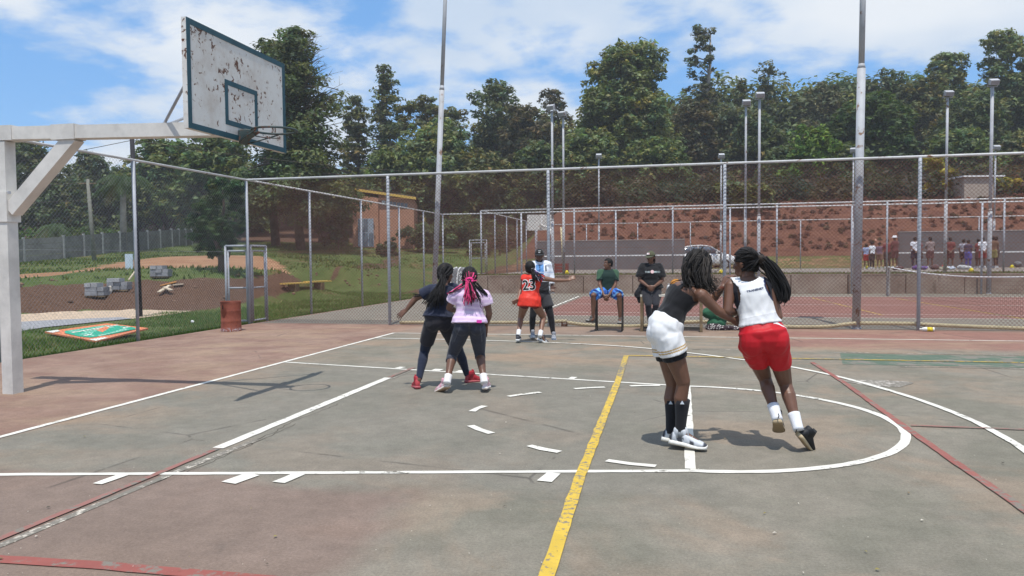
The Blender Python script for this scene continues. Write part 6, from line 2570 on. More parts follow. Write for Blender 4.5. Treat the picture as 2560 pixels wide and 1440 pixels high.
def player_pink():
    Q = zoomer(950, 640, 3.891, 8.62)
    J = dict(head=Q(872, 212, 0.05), neck=Q(874, 318, 0.03), sh_l=Q(730, 385, 0.0), sh_r=Q(1022, 392, 0.0),
             el_l=Q(672, 505, 0.06), wr_l=Q(770, 545, 0.27), el_r=Q(1064, 560, 0.02), wr_r=Q(1028, 690, 0.14),
             pelvis=Q(870, 660, 0.0), hip_l=Q(800, 710, 0.0), hip_r=Q(946, 706, 0.0),
             kn_l=Q(702, 962, 0.20), kn_r=Q(970, 955, 0.20), an_l=Q(660, 1190, -0.02), an_r=Q(1008, 1185, 0.0),
             toe_l=Q(590, 1310, 0.14), toe_r=Q(1036, 1280, 0.2))
    P = Person("person in pale pink T-shirt with pink and black braids, seen from behind", J, SKIN_M, 0.0066, False, 1.0, 1.02,
               face=FWD - UP * 0.15 + RIGHT * 0.05, head_up=UP, base=(*gz(1212, 980)[:2], 0.0))
    P.body(hand_l=dict(curl=0.4), hand_r=dict(curl=0.5))
    j = P.J

    def pink(co):
        t = tpar(co, P.pel, P.nk)
        c = np.tile(np.array((0.62, 0.46, 0.66)), (len(co), 1))
        s = 0.5 + 0.5 * np.sin(t * 46 + 0.6 * np.sin((co @ RIGHT) * 14))
        c += np.array([0.11, 0.13, 0.09])[None, :] * (s > 0.62)[:, None]
        for sd in ("l", "r"):
            ts = tpar(co, j["sh_" + sd], j["el_" + sd])
            m = (ts > 0.36) & (dist_seg(co, j["sh_" + sd], j["el_" + sd]) < 0.09) & (ts < 0.9) & (np.abs((co - P.nk) @ P.lat_s) > 0.15)
            c[m] = (0.74, 0.60, 0.74)
        return c
    P.top("shirt", pink, t0=0.03, t1=0.97, e=0.020, sleeve=0.48, sleeve_r=(0.068, 0.072), fold=(0.0048, 26.0), flare=0.010, seed=31)

    def grey(co):
        c = np.tile(np.array((0.042, 0.045, 0.060)), (len(co), 1))
        x = (co - P.pel) @ P.lat_h
        c[(np.abs(x) < 0.004) & (((co - P.pel) @ P.front(0.0)) < 0)] = (0.085, 0.088, 0.105)
        for sd, sg in (("l", -1), ("r", 1)):
            m = np.abs(x - sg * 0.125 - 0.0 * x) < 0.0042
            back = ((co - P.pel) @ P.front(0.0)) < 0.02
            tt = tpar(co, j["hip_" + sd], j["kn_" + sd])
            d = unit(j["kn_" + sd] - j["hip_" + sd])
            q = co - j["hip_" + sd]
            off = (q - np.outer(q @ d, d)) @ P.lat_h
            m = (np.abs(off - sg * 0.045) < 0.0042) & back & (tt > -0.25) & (tt < 1.0) & (x * sg > 0.02)
            c[m] = (0.085, 0.088, 0.105)
            ts = tpar(co, j["kn_" + sd], j["an_" + sd])
            c[(ts > 0.16) & (ts < 0.19) & (x * sg > 0)] = (0.075, 0.08, 0.10)
        return c
    P.leggings("leggings", grey, (0.30, 0.16), 0.006, 0.16)
    # pink waistband showing under the shirt
    mb = MB()
    c, X, Y = P.section(0.055)
    v = []
    p0 = c + X * 0.62 - Y * 0.93
    n_ = unit(X * 0.35 - Y)
    r_ = unit(np.cross(n_, P.up)) * -1
    mb.box(p0 + n_ * 0.018, (0.06, 0.006, 0.032), (r_, n_, P.up))
    o = mb.build("waistband", None, P.root)
    o.data.materials.append(M_CLOTH)
    set_cols(o.data, np.tile(np.array((0.70, 0.06, 0.38)), (8, 1)))
    for sd in ("l", "r"):
        P.sock(sd, (0.75, 0.73, 0.72), 0.88, 1.22, 0.008)
    P.shoe("l", Q(662, 1282, -0.05), Q(566, 1334, 0.12), (0.70, 0.36, 0.42), (0.74, 0.68, 0.62), (0.76, 0.60, 0.62), 0.262, up=UP * 0.9 + RIGHT * 0.2, tread=(0.50, 0.34, 0.22))
    P.shoe("r", Q(1020, 1300, -0.04), Q(1042, 1278, 0.20), (0.70, 0.36, 0.42), (0.78, 0.74, 0.72), (0.76, 0.62, 0.64), 0.262, up=UP, tread=(0.5, 0.4, 0.3))
    P.hair_cap(HAIRC, 0.014, 0.045, -0.10, 0.005, 16)

    def mixc(p):
        def f(i, rng):
            if rng.uniform() < p:
                return np.array((0.78, 0.07, 0.22)) * rng.uniform(0.7, 1.15)
            return np.array((0.014, 0.012, 0.013)) * rng.uniform(0.6, 1.8)
        return f
    for k, (a, b) in enumerate((((820, 190), (835, 215)), ((845, 160), (850, 205)), ((875, 150), (872, 205)), ((905, 160), (895, 208)), ((925, 190), (905, 222)), ((805, 230), (830, 240)), ((935, 235), (905, 240)))):
        P.braids("braids", (Q(*a, -0.05), 0.010), [Q(*b, -0.105), Q(868, 238, -0.11)], 6, 0.0062, mixc(0.45 if 0 < k < 5 else 0.1), 0.014, 0.8, 0.0, a[0], 0.9, True, 0.02)
    mb = MB()
    cc = Q(870, 238, -0.125)
    mb.tube([cc + 0.032 * (RIGHT * math.cos(g) + UP * 0.75 * math.sin(g)) + FWD * 0.006 * math.sin(5 * g) for g in np.linspace(0, 2 * PI, 33)], [0.013 + 0.003 * math.sin(q * 2.3) for q in range(33)], 8)
    o = mb.build("scrunchie", None, P.root, True)
    o.data.materials.append(M_CLOTH)
    set_cols(o.data, np.tile(np.array((0.80, 0.04, 0.25)), (len(o.data.vertices), 1)))
    tie = (Q(866, 245, -0.125), 0.022)
    P.braids("ponytail", tie, [Q(852, 310, -0.15), Q(845, 390, -0.15), Q(842, 465, -0.13)], 46, 0.0055, mixc(0.75), 0.045, 1.0, 0.004, 81, 0.7, True, 0.3)
    P.braids("ponytail", tie, [Q(880, 310, -0.15), Q(900, 390, -0.15), Q(905, 450, -0.13)], 40, 0.0055, mixc(0.45), 0.055, 1.0, 0.004, 82, 0.7, True, 0.3)
    P.braids("ponytail", tie, [Q(910, 300, -0.13), Q(960, 390, -0.13), Q(985, 470, -0.12)], 18, 0.0050, mixc(0.1), 0.05, 1.0, 0.006, 83, 0.7, True, 0.3)
    P.braids("braids", (Q(935, 265, -0.03), 0.02), [Q(985, 320, -0.06), Q(1035, 375, -0.06), Q(1062, 425, -0.03)], 14, 0.0052, mixc(0.0), 0.018, 1.0, 0.003, 84, 0.7, True, 0.2)
    P.braids("braids", (Q(815, 280, -0.02), 0.02), [Q(755, 315, -0.07), Q(690, 350, -0.06), Q(652, 366, -0.02)], 10, 0.0052, mixc(0.6), 0.015, 1.0, 0.003, 85, 0.7, True, 0.2)


def player_23():
    Q = zoomer(1250, 600, 5.143, 13.62)
    J = dict(head=Q(388, 362, 0.06), neck=Q(402, 452, 0.03), sh_l=Q(318, 490, 0.06), sh_r=Q(538, 490, -0.02),
             el_l=Q(268, 640, 0.12), wr_l=Q(232, 765, 0.0), el_r=Q(715, 520, 0.0), wr_r=Q(880, 518, 0.03),
             pelvis=Q(382, 770, 0.0), hip_l=Q(322, 800, 0.0), hip_r=Q(446, 800, 0.0),
             kn_l=Q(268, 1000, 0.24), kn_r=Q(560, 1002, 0.20), an_l=Q(240, 1190, 0.02), an_r=Q(520, 1200, -0.04),
             toe_l=Q(232, 1275, 0.18), toe_r=Q(585, 1325, 0.05))
    P = Person("person in red jersey numbered 23 with one arm stretched out", J, SKIN_L, 0.0085, False, 1.0, 1.0,
               face=FWD + RIGHT * 0.15 - UP * 0.05, head_up=UP, base=(*gz(1318, 858)[:2], 0.0))
    P.body(hand_l=dict(dirn=-RIGHT * 0.75 - UP * 0.5, palm=-FWD * 0.6 - UP * 0.3, curl=0.18, spread=0.30),
           hand_r=dict(dirn=RIGHT * 0.8 + UP * 0.45, palm=-UP * 0.4 + FWD * 0.6, curl=0.3, spread=0.2))
    j = P.J
    red = np.array((0.66, 0.035, 0.018))

    def colf(co):
        t = tpar(co, P.pel, P.nk)
        c = np.tile(red, (len(co), 1))
        x = (co - P.pel) @ P.lat_s
        c[(x < -0.13) & (t > 0.2) & (t < 0.80) & (x > -0.16)] = (0.06, 0.012, 0.012)
        return c

    def keep(co):
        arm = np.minimum(dist_seg(co, j["sh_l"] + (j["el_l"] - j["sh_l"]) * 0.1, j["el_l"]), dist_seg(co, j["sh_r"] + (j["el_r"] - j["sh_r"]) * 0.1, j["el_r"]))
        return arm > 0.066
    jer = P.top("jersey", colf, t0=-0.27, t1=0.97, e=0.026, fold=(0.0062, 22.0), keep=keep, flare=0.012, mat=M_SATIN, seed=41, skirt=True)
    P.shorts("shorts", (0.10, 0.012, 0.012), 0.20, 0.010, 0.004, 0.1, M_CLOTH, None, 42)
    c, X, Y = P.section(0.56)
    bkn = -unit(Y)
    text_decal("23", 0.245, jer, c - unit(X) * 0.015, bkn, P.up - unit(X) * 0.10, (0.75, 0.73, 0.72), jer, "number_outline", 0.016, 0.003, 1.0)
    text_decal("23", 0.245, jer, c - unit(X) * 0.015, bkn, P.up - unit(X) * 0.10, (0.015, 0.013, 0.013), jer, "number", 0.003, 0.006, 1.0)
    for sd in ("l", "r"):
        P.sock(sd, (0.72, 0.72, 0.73), 0.86, 1.2, 0.006)
    P.shoe("l", Q(225, 1300, -0.05), Q(245, 1276, 0.2), (0.05, 0.05, 0.06), (0.74, 0.74, 0.72), (0.06, 0.06, 0.07), 0.262, up=UP, tread=(0.6, 0.6, 0.58))
    P.shoe("r", Q(480, 1288, -0.02), Q(600, 1340, 0.06), (0.06, 0.06, 0.07), (0.76, 0.76, 0.74), (0.60, 0.60, 0.60), 0.262, up=UP, tread=(0.6, 0.6, 0.58))
    P.hair_cap(HAIRC, 0.016, 0.045, -0.10, 0.005, 16)

    def mixc(i, rng):
        q = rng.uniform()
        if q < 0.16:
            return np.array((0.55, 0.50, 0.62))
        if q < 0.36:
            return np.array((0.10, 0.05, 0.22))
        return np.array((0.014, 0.012, 0.014)) * rng.uniform(0.6, 1.8)
    dk = lambda i, rng: np.array((0.014, 0.012, 0.013)) * rng.uniform(0.6, 1.8)
    tie = (Q(425, 385, -0.06), 0.028)
    P.braids("ponytail", tie, [Q(430, 440, -0.12), Q(440, 480, -0.14), Q(440, 520, -0.14)], 40, 0.007, dk, 0.05, 1.0, 0.004, 91, 0.7, True, 0.3)
    P.braids("ponytail", tie, [Q(450, 430, -0.12), Q(490, 480, -0.14), Q(515, 535, -0.12)], 50, 0.007, mixc, 0.06, 1.0, 0.006, 92, 0.7, True, 0.3)
    P.braids("ponytail", tie, [Q(470, 420, -0.10), Q(520, 455, -0.10), Q(560, 485, -0.08)], 20, 0.0065, mixc, 0.04, 1.0, 0.006, 93, 0.7, True, 0.3)
    mb = MB()
    mb.tube([tie[0] + 0.03 * (RIGHT * math.cos(g) + UP * math.sin(g)) for g in np.linspace(0, 2 * PI, 17)], 0.007, 6)
    o = mb.build("hair_tie", None, P.root, True)
    o.data.materials.append(M_HAIR)
    set_cols(o.data, np.tile(np.array((0.4, 0.38, 0.38)), (len(o.data.vertices), 1)))


def man_jacket():
    Q = zoomer(1250, 600, 5.143, 14.35)
    J = dict(head=Q(506, 196, -0.02), neck=Q(508, 288, 0.0), sh_r=Q(418, 322, 0.0), sh_l=Q(616, 320, 0.0),
             el_r=Q(392, 455, 0.02), wr_r=Q(402, 575, -0.06), el_l=Q(656, 450, 0.02), wr_l=Q(672, 580, -0.04),
             pelvis=Q(522, 715, 0.0), hip_r=Q(470, 740, 0.0), hip_l=Q(582, 740, 0.0),
             kn_r=Q(420, 985, -0.06), kn_l=Q(655, 985, -0.06), an_r=Q(412, 1195, 0.0), an_l=Q(685, 1210, -0.05),
             toe_r=Q(425, 1250, -0.16), toe_l=Q(690, 1285, -0.2))
    P = Person("person in black cap and white jacket facing us behind the red jersey", J, SKIN_D, 0.0095, True, 1.0, 0.95,
               face=-FWD - UP * 0.1, head_up=UP, base=(*Q(545, 1280)[:2], 0.0))
    P.body(hand_l=dict(curl=0.5), hand_r=dict(curl=0.5))
    j = P.J

    def colf(co):
        t = tpar(co, P.pel, P.nk)
        x = (co - P.nk) @ P.lat_s
        fr = (co - P.pel) @ P.front(0.6)
        c = np.tile(np.array((0.70, 0.74, 0.80)), (len(co), 1))
        blue = (np.abs(x) < 0.072) & (t > 0.62) & (fr > 0.02)
        c[blue] = (0.12, 0.28, 0.56)
        c[(np.abs(x) < 0.006) & (t > 0.6) & (fr > 0.0)] = (0.02, 0.02, 0.03)
        c[(t > 0.93) & (np.abs(x) < 0.08)] = (0.62, 0.68, 0.78)
        c[(x < -0.10) & (x > -0.125) & (t > 0.72) & (t < 0.9) & (fr > 0)] = (0.02, 0.025, 0.04)
        c[(np.abs(t - 0.69) < 0.012) & (fr > 0)] = (0.45, 0.55, 0.72)
        c[(t < 0.42) & (np.abs(x) < 0.17)] = (0.028, 0.028, 0.032)
        return c
    P.top("jacket", colf, t0=0.14, t1=1.0, e=0.030, sleeve=1.9, sleeve_r=(0.068, 0.060), fold=(0.0055, 24.0), seed=51, flare=0.015)
    P.shorts("shorts", (0.045, 0.045, 0.05), 0.52, 0.026, 0.02, 0.2, M_CLOTH, (0.004, 22.0), 52)
    P.leggings("leggings", (0.014, 0.014, 0.017), (0.98, 0.98), 0.008)
    for sd, h, t in (("r", Q(418, 1245, 0.06), Q(425, 1265, -0.2)), ("l", Q(690, 1270, 0.0), Q(692, 1296, -0.26))):
        P.shoe(sd, h, t, (0.24, 0.25, 0.28), (0.62, 0.63, 0.64), (0.45, 0.47, 0.50), 0.28, up=UP)
    P.cap((0.020, 0.019, 0.019), [(0.0, 0.62, 0.05, 0.010, (0.5, 0.5, 0.5)), (0.004, 0.30, 0.035, 0.016, (0.5, 0.5, 0.5))], 0.35)
    # dark snood at the throat
    mb = MB()
    mb.tube([P.nk - P.up * 0.02, P.J["head"] - UP * 0.075], [0.066, 0.062], 16)
    o = mb.build("neck_warmer", None, P.root, True)
    o.data.materials.append(M_CLOTH)
    set_cols(o.data, np.tile(np.array((0.02, 0.018, 0.018)), (len(o.data.vertices), 1)))


def man_seated():
    Q = zoomer(1460, 620, 6.545, 15.75)
    J = dict(head=Q(392, 262, -0.03), neck=Q(400, 355, 0.0), sh_r=Q(262, 400, 0.0), sh_l=Q(520, 400, 0.0),
             el_r=Q(255, 590, -0.08), wr_r=Q(322, 770, -0.32), el_l=Q(515, 600, -0.08), wr_l=Q(412, 770, -0.32),
             pelvis=Q(385, 700, 0.0), hip_r=Q(320, 715, -0.02), hip_l=Q(450, 715, -0.02),
             kn_r=Q(150, 775, -0.34), kn_l=Q(580, 780, -0.34), an_r=Q(150, 1160, -0.26), an_l=Q(590, 1160, -0.26),
             toe_r=Q(60, 1200, -0.42), toe_l=Q(590, 1240, -0.45))
    P = Person("person in green T-shirt and blue patterned shorts seated on a tall stool", J, SKIN_M, 0.0085, True, 1.0, 0.95,
               face=-RIGHT * 0.92 - FWD * 0.38 + UP * 0.02, head_up=UP, base=(*Q(385, 1300)[:2], 0.0))
    P.body(hand_l=dict(dirn=-RIGHT * 0.55 - UP * 0.8 - FWD * 0.2, palm=-RIGHT * 0.6 + FWD * 0.6, curl=0.45), hand_r=dict(dirn=RIGHT * 0.45 - UP * 0.85 - FWD * 0.2, palm=RIGHT * 0.6 + FWD * 0.6, curl=0.45))
    j = P.J

    def colf(co):
        c = np.tile(np.array((0.016, 0.036, 0.030)), (len(co), 1))
        t = tpar(co, P.pel, P.nk)
        for sd in ("l", "r"):
            d = np.abs((co - P.nk) @ P.lat_s)
            m = d > np.interp(t, [0.3, 0.7, 0.95, 1.0], [0.3, 0.152, 0.10, 0.085])
            c[m] = (0.050, 0.105, 0.062)
        return c
    P.top("shirt", colf, t0=0.02, t1=0.975, e=0.016, sleeve=0.68, sleeve_r=(0.066, 0.066), fold=(0.0045, 26.0), seed=61)

    def camo(co):
        r = np.sin(co[:, 0] * 46 + 2.2 * np.sin(co[:, 2] * 38)) + np.sin(co[:, 2] * 52 + 2.0 * np.sin(co[:, 1] * 34 + co[:, 0] * 20))
        c = np.tile(np.array((0.045, 0.19, 0.62)), (len(co), 1))
        c[r > 0.75] = (0.25, 0.52, 0.82)
        c[r < -0.7] = (0.016, 0.04, 0.20)
        return c
    P.shorts("shorts", camo, 0.92, 0.020, 0.034, 0.12, M_CLOTH, (0.005, 26.0), 62)
    for sd, h, t in (("r", Q(165, 1222, -0.20), Q(50, 1212, -0.40)), ("l", Q(600, 1240, -0.18), Q(580, 1250, -0.44))):
        P.shoe(sd, h, t, (0.10, 0.09, 0.08), (0.05, 0.045, 0.04), (0.32, 0.30, 0.28), 0.275, up=UP)
    P.hair_cap((0.012, 0.011, 0.011), 0.008, 0.050, -0.06)
    # smile
    hf, hu, hl = P.hframe()
    mb = MB()
    mb.ell(P.J["head"] + hf * 0.088 - hu * 0.070, (0.022, 0.006, 0.006), (hl, hf, hu), 10, 6)
    o = mb.build("teeth", M_EYE, P.root, True)


def woman_seated():
    Q = zoomer(1460, 620, 6.545, 15.6)
    J = dict(head=Q(1092, 150, -0.03), neck=Q(1090, 270, 0.0), sh_r=Q(965, 310, 0.0), sh_l=Q(1225, 310, 0.0),
             el_r=Q(905, 520, -0.04), wr_r=Q(1050, 632, -0.24), el_l=Q(1285, 530, -0.04), wr_l=Q(1150, 630, -0.24),
             pelvis=Q(1095, 690, 0.0), hip_r=Q(1020, 710, -0.02), hip_l=Q(1172, 710, -0.02),
             kn_r=Q(1052, 930, -0.26), kn_l=Q(1176, 930, -0.26), an_r=Q(1080, 1220, -0.16), an_l=Q(1160, 1220, -0.16),
             toe_r=Q(1075, 1275, -0.36), toe_l=Q(1165, 1275, -0.36))
    P = Person("person in olive cap and black T-shirt seated with hands folded", J, SKIN_M, 0.0085, False, 1.04, 1.22,
               face=-FWD * 0.8 - RIGHT * 0.55 - UP * 0.12, head_up=UP, base=(*Q(1100, 1330)[:2], 0.0))
    P.body(hand_l=dict(dirn=-RIGHT * 0.8 - UP * 0.5, palm=FWD, curl=0.5), hand_r=dict(dirn=RIGHT * 0.8 - UP * 0.5, palm=FWD, curl=0.5))
    sh = P.top("shirt", (0.016, 0.016, 0.018), t0=0.08, t1=0.985, e=0.028, sleeve=0.78, sleeve_r=(0.085, 0.098), fold=(0.0050, 24.0), seed=71, flare=0.02)
    P.leggings("leggings", (0.030, 0.030, 0.036), (0.98, 0.98), 0.008)
    for sd, h, t in (("r", Q(1080, 1290, -0.10), Q(1070, 1300, -0.36)), ("l", Q(1165, 1290, -0.10), Q(1170, 1300, -0.36))):
        P.shoe(sd, h, t, (0.06, 0.06, 0.065), (0.5, 0.5, 0.5), None, 0.26, up=UP)
    P.hair_cap(HAIRC, 0.012, 0.03, -0.11)
    col = lambda i, rng: np.array((0.045, 0.026, 0.018)) * rng.uniform(0.6, 1.6)
    P.braids("braids", (Q(1140, 165, 0.02), 0.02), [Q(1158, 190, 0.0), Q(1152, 225, -0.01), Q(1145, 250, -0.02)], 14, 0.006, col, 0.02, 1.0, 0.004, 75, 0.7, True, 0.3)
    P.cap((0.085, 0.088, 0.050), [(0.01, 0.50, 0.060, 0.040, (0.72, 0.62, 0.62)), (-0.012, 0.50, 0.022, 0.022, (0.62, 0.22, 0.26))], 0.35)
    # printed strip: pale letters either side of a round emblem
    c, X, Y = P.section(0.70)
    fr, lt = unit(Y), -unit(X)
    ctr = c - P.up * 0.0
    text_decal("THE", 0.052, sh, ctr - lt * 0.092, fr, P.up, (0.50, 0.56, 0.56), sh, "lettering", 0.001, 0.003)
    text_decal("MIND", 0.052, sh, ctr + lt * 0.105, fr, P.up, (0.50, 0.62, 0.62), sh, "lettering", 0.001, 0.003)
    text_decal("\u25CF", 0.085, sh, ctr + lt * 0.002, fr, P.up, (0.72, 0.50, 0.50), sh, "emblem", 0.004, 0.004)


def far_person(label, px, fy, head_y, shirt, shorts, facing, t, legs=None, hair=HAIRC, hat=None, arms="down", skin=SKIN_M, thin=1.0, longtr=False, shoe_col=(0.6, 0.6, 0.6)):
    """standing onlooker on the raised court; facing: plan angle, 0 faces away from us"""
    foot = gy(px, fy, t)
    t = float((foot - CAM) @ FWD)
    foot[2] = Z3 + 0.006
    h = (float(at(px, head_y, t)[2]) - Z3) * 1.06
    s = h / 1.70
    f = unit(FWD * np.array([1, 1, 0]))
    r = unit(RIGHT * np.array([1, 1, 0]))
    fr = f * math.cos(facing) + r * math.sin(facing)
    rt = r * math.cos(facing) - f * math.sin(facing)
    U = np.array([0, 0, 1.0])

    def B(x, y, z):
        return foot + (rt * x + fr * y + U * z) * s
    j = dict(head=B(0, 0.03, 1.58), neck=B(0, 0.0, 1.44), sh_l=B(-0.165, 0, 1.37), sh_r=B(0.165, 0, 1.37), pelvis=B(0, 0, 0.93), hip_l=B(-0.08, 0, 0.89), hip_r=B(0.08, 0, 0.89),
             kn_l=B(-0.10, 0.03, 0.49), kn_r=B(0.11, 0.03, 0.49), an_l=B(-0.11, 0, 0.09), an_r=B(0.13, 0, 0.09), toe_l=B(-0.13, 0.18, 0.03), toe_r=B(0.15, 0.18, 0.03))
    if arms == "down":
        j.update(el_l=B(-0.23, -0.02, 1.09), wr_l=B(-0.23, 0.06, 0.85), el_r=B(0.23, -0.02, 1.09), wr_r=B(0.23, 0.06, 0.85))
    elif arms == "front":
        j.update(el_l=B(-0.24, 0.0, 1.10), wr_l=B(-0.06, 0.22, 1.02), el_r=B(0.24, 0.0, 1.10), wr_r=B(0.06, 0.22, 1.02))
    elif arms == "back":
        j.update(el_l=B(-0.23, -0.08, 1.10), wr_l=B(-0.03, -0.19, 0.93), el_r=B(0.23, -0.08, 1.10), wr_r=B(0.04, -0.19, 0.92))
    elif arms == "raised":
        j.update(el_l=B(-0.23, 0.0, 1.10), wr_l=B(-0.10, 0.2, 1.02), el_r=B(0.27, 0.14, 1.33), wr_r=B(0.24, 0.26, 1.56))
    P = Person(label, j, skin, 0.017, True, s, 1.12 * thin, face=fr, head_up=U, group="young players standing on the raised court", base=foot)
    P.body()
    P.top("shirt", shirt, t0=-0.02, t1=0.97, e=0.022, sleeve=0.6, sleeve_r=(0.07 * s, 0.072 * s), fold=None, thick=0.0)
    P.shorts("shorts", shorts, 0.85 if not longtr else 1.0, 0.022, 0.025, 0.1, M_CLOTH, None)
    if longtr or legs is not None:
        P.leggings("leggings", legs or shorts, (0.95, 0.95), 0.015)
    for sd in ("l", "r"):
        hx = j["an_" + sd] - U * 0.085 * s - fr * 0.05 * s
        P.shoe(sd, hx, hx + fr * 0.25, shoe_col, (0.7, 0.7, 0.7), None, 0.26 * s, up=U)
    if hat is not None:
        H = P.J["head"]
        mb = MB()
        rings = [[H + U * z * s + (rt * math.cos(2 * PI * q / 18) + fr * math.sin(2 * PI * q / 18)) * rr * s for q in range(18)] for z, rr in ((0.035, 0.165), (0.050, 0.155), (0.06, 0.105), (0.125, 0.098), (0.15, 0.07))]
        mb.ring(rings)
        o = mb.build("hat", None, P.root, True)
        o.data.materials.append(M_CLOTH)
        set_cols(o.data, np.tile(np.array(hat, float), (len(o.data.vertices), 1)))
    else:
        P.hair_cap(hair, 0.016, 0.045, -0.08)


player_white()
player_red()
player_navy()
player_pink()
player_23()
man_jacket()
man_seated()
woman_seated()

TF = 43.0
MAROON = (0.20, 0.032, 0.034)
for a in [
    ("child in pale blue shirt and red shorts beside the thick pole", 2166, 673, 613, (0.30, 0.38, 0.58), (0.38, 0.03, 0.03), 0.3, 36.4, None, HAIRC, None, "down"),
    ("child in white shirt and black trousers in front of the red shorts", 2180, 674, 608, (0.72, 0.73, 0.76), (0.03, 0.025, 0.03), -0.4, 36.0, (0.02, 0.02, 0.025), HAIRC, None, "down"),
    ("child in maroon shirt holding up a white cloth", 2198, 674, 610, (0.16, 0.10, 0.14), (0.20, 0.11, 0.08), 0.8, 36.9, None, HAIRC, None, "raised"),
    ("dark clothed person standing beside the white bucket hat", 2218, 672, 602, MAROON, (0.05, 0.025, 0.02), 0.2, 36.8, (0.05, 0.025, 0.02), HAIRC, None, "front"),
    ("person in white bucket hat and dark maroon shirt", 2237, 671, 595, (0.12, 0.035, 0.035), (0.10, 0.035, 0.035), -0.3, 36.8, None, HAIRC, (0.78, 0.78, 0.80), "front"),
    ("person in white shirt and dark trousers beside the frayed fence post", 2287, 671, 597, (0.70, 0.70, 0.74), (0.035, 0.03, 0.05), 0.2, 36.8, (0.03, 0.026, 0.045), HAIRC, None, "back"),
    ("person holding a yellow bib beside the white shirt", 2298, 672, 600, MAROON, (0.09, 0.04, 0.03), 2.6, 37.3, None, HAIRC, None, "front"),
    ("person in plain brown T-shirt and shorts with bare legs, facing the wall", 2325, 672, 597, (0.27, 0.21, 0.20), (0.12, 0.05, 0.05), 0.0, 36.8, None, HAIRC, None, "front"),
    ("person in dark maroon with hands clasped behind the back", 2375, 671, 598, (0.16, 0.035, 0.035), (0.10, 0.03, 0.03), 0.5, 36.8, None, HAIRC, None, "back"),
    ("person in striped grey shirt half hidden by a thin fence post", 2408, 671, 602, (0.38, 0.37, 0.42), (0.05, 0.03, 0.035), 0.9, 37.3, None, HAIRC, None, "down"),
    ("person in dark top and blue trousers bending over a white cloth", 2420, 672, 604, (0.07, 0.05, 0.09), (0.10, 0.095, 0.33), 1.0, 36.6, (0.10, 0.095, 0.33), HAIRC, None, "front"),
    ("person in clean white T-shirt and red shorts beside the tallest pole", 2456, 674, 597, (0.72, 0.72, 0.75), (0.26, 0.03, 0.03), 0.1, 36.2, None, HAIRC, None, "back"),
    ("person in dark red standing close beside the clean white T-shirt", 2446, 674, 602, (0.20, 0.04, 0.04), (0.10, 0.05, 0.045), -0.2, 36.9, (0.10, 0.05, 0.045), HAIRC, None, "front"),
    ("person in dark patterned shirt and olive shorts beyond the tallest pole", 2482, 674, 595, (0.14, 0.075, 0.045), (0.24, 0.20, 0.07), 0.4, 36.2, None, HAIRC, None, "front"),
    ("person in black with a red bag, last of the group along the wall", 2490, 673, 596, (0.06, 0.03, 0.03), (0.05, 0.03, 0.03), -0.6, 36.6, (0.05, 0.03, 0.03), HAIRC, None, "down"),
]:
    far_person(*a)


# ------------------------------------------------------------------ benches and things along the fence
M_WOOD = simple_mat("worn_wood", (0.20, 0.145, 0.085), 0.8, 0.2, 0.0, 0.35, 6.0)
M_DARKSTEEL = simple_mat("dark_steel", (0.045, 0.038, 0.030), 0.6, 0.4, 0.0, 0.3, 6.0)
M_PALEWOOD = simple_mat("pale_plank", (0.52, 0.49, 0.42), 0.8, 0.2, 0.0, 0.2, 6.0)


def tall_bench(name, label, cat, xl, xr, y, seat_z, legmat, w, depth=0.30):
    root = thing(name, label, cat, ((xl + xr) / 2, y, 0))
    for k in range(2):
        mb = MB()
        mb.box(((xl + xr) / 2, y + (k - 0.5) * depth * 0.5, seat_z - 0.02), (xr - xl + 0.06, depth * 0.47, 0.04))
        mb.build("seat_plank", M_PALEWOOD, root)
    for x in (xl, xr):
        for sy in (-1, 1):
            mb = MB()
            mb.bar((x, y + sy * depth * 0.42, 0), (x, y + sy * depth * 0.42, seat_z - 0.042), w, w, (1, 0, 0))
            mb.build("leg", legmat, root)
        mb = MB()
        mb.bar((x, y - depth * 0.40, 0.035), (x, y + depth * 0.40, 0.035), w * 0.8, w * 0.8)
        mb.build("foot_bar", legmat, root)
    for sy in (-1, 1):  # thin dark bars added to stand for the ground shade between the legs
        mb = MB()
        mb.bar((xl + w / 2, y + sy * depth * 0.42, 0.06), (xr - w / 2, y + sy * depth * 0.42, 0.06), w * 0.45, w * 0.5)
        mb.build("shadow_bar", M_DARKSTEEL, root)


a, b = at(1491, 815, 15.75), at(1557, 815, 15.75)
tall_bench("tall_stool", "tall stool with thin dark legs under the seated person in green", "stool", a[0], b[0], a[1] + 0.03, 0.745, M_DARKSTEEL, 0.028)
a, b = at(1605, 820, 15.6), at(1752, 820, 15.6)
tall_bench("tall_bench", "tall wooden bench under the seated person in black", "bench", a[0], b[0], a[1] + 0.03, 0.745, M_WOOD, 0.055)

# jacket hung over the bench end
Qb = zoomer(1460, 620, 6.545, 15.55)
mb = MB()
for (u, v, r) in ((905, 690, 0.055), (880, 730, 0.060), (858, 760, 0.05), (890, 790, 0.05), (905, 830, 0.04), (905, 870, 0.032)):
    mb.ell(Qb(u, v, 0), (r, r * 0.6, r * 1.2), None, 10, 7)
mb.rcone(Qb(905, 690), Qb(890, 800), 0.05, 0.05)
mb.rcone(Qb(890, 800), Qb(903, 890), 0.045, 0.022)
o = piece("hanging_jacket", mb, 0.01, M_CLOTH, None, (0.018, 0.018, 0.021), 3, (0.006, 40.0, (0, 0, 1), 5))
tag(o, "black jacket hanging over the end of the tall wooden bench", "jacket")

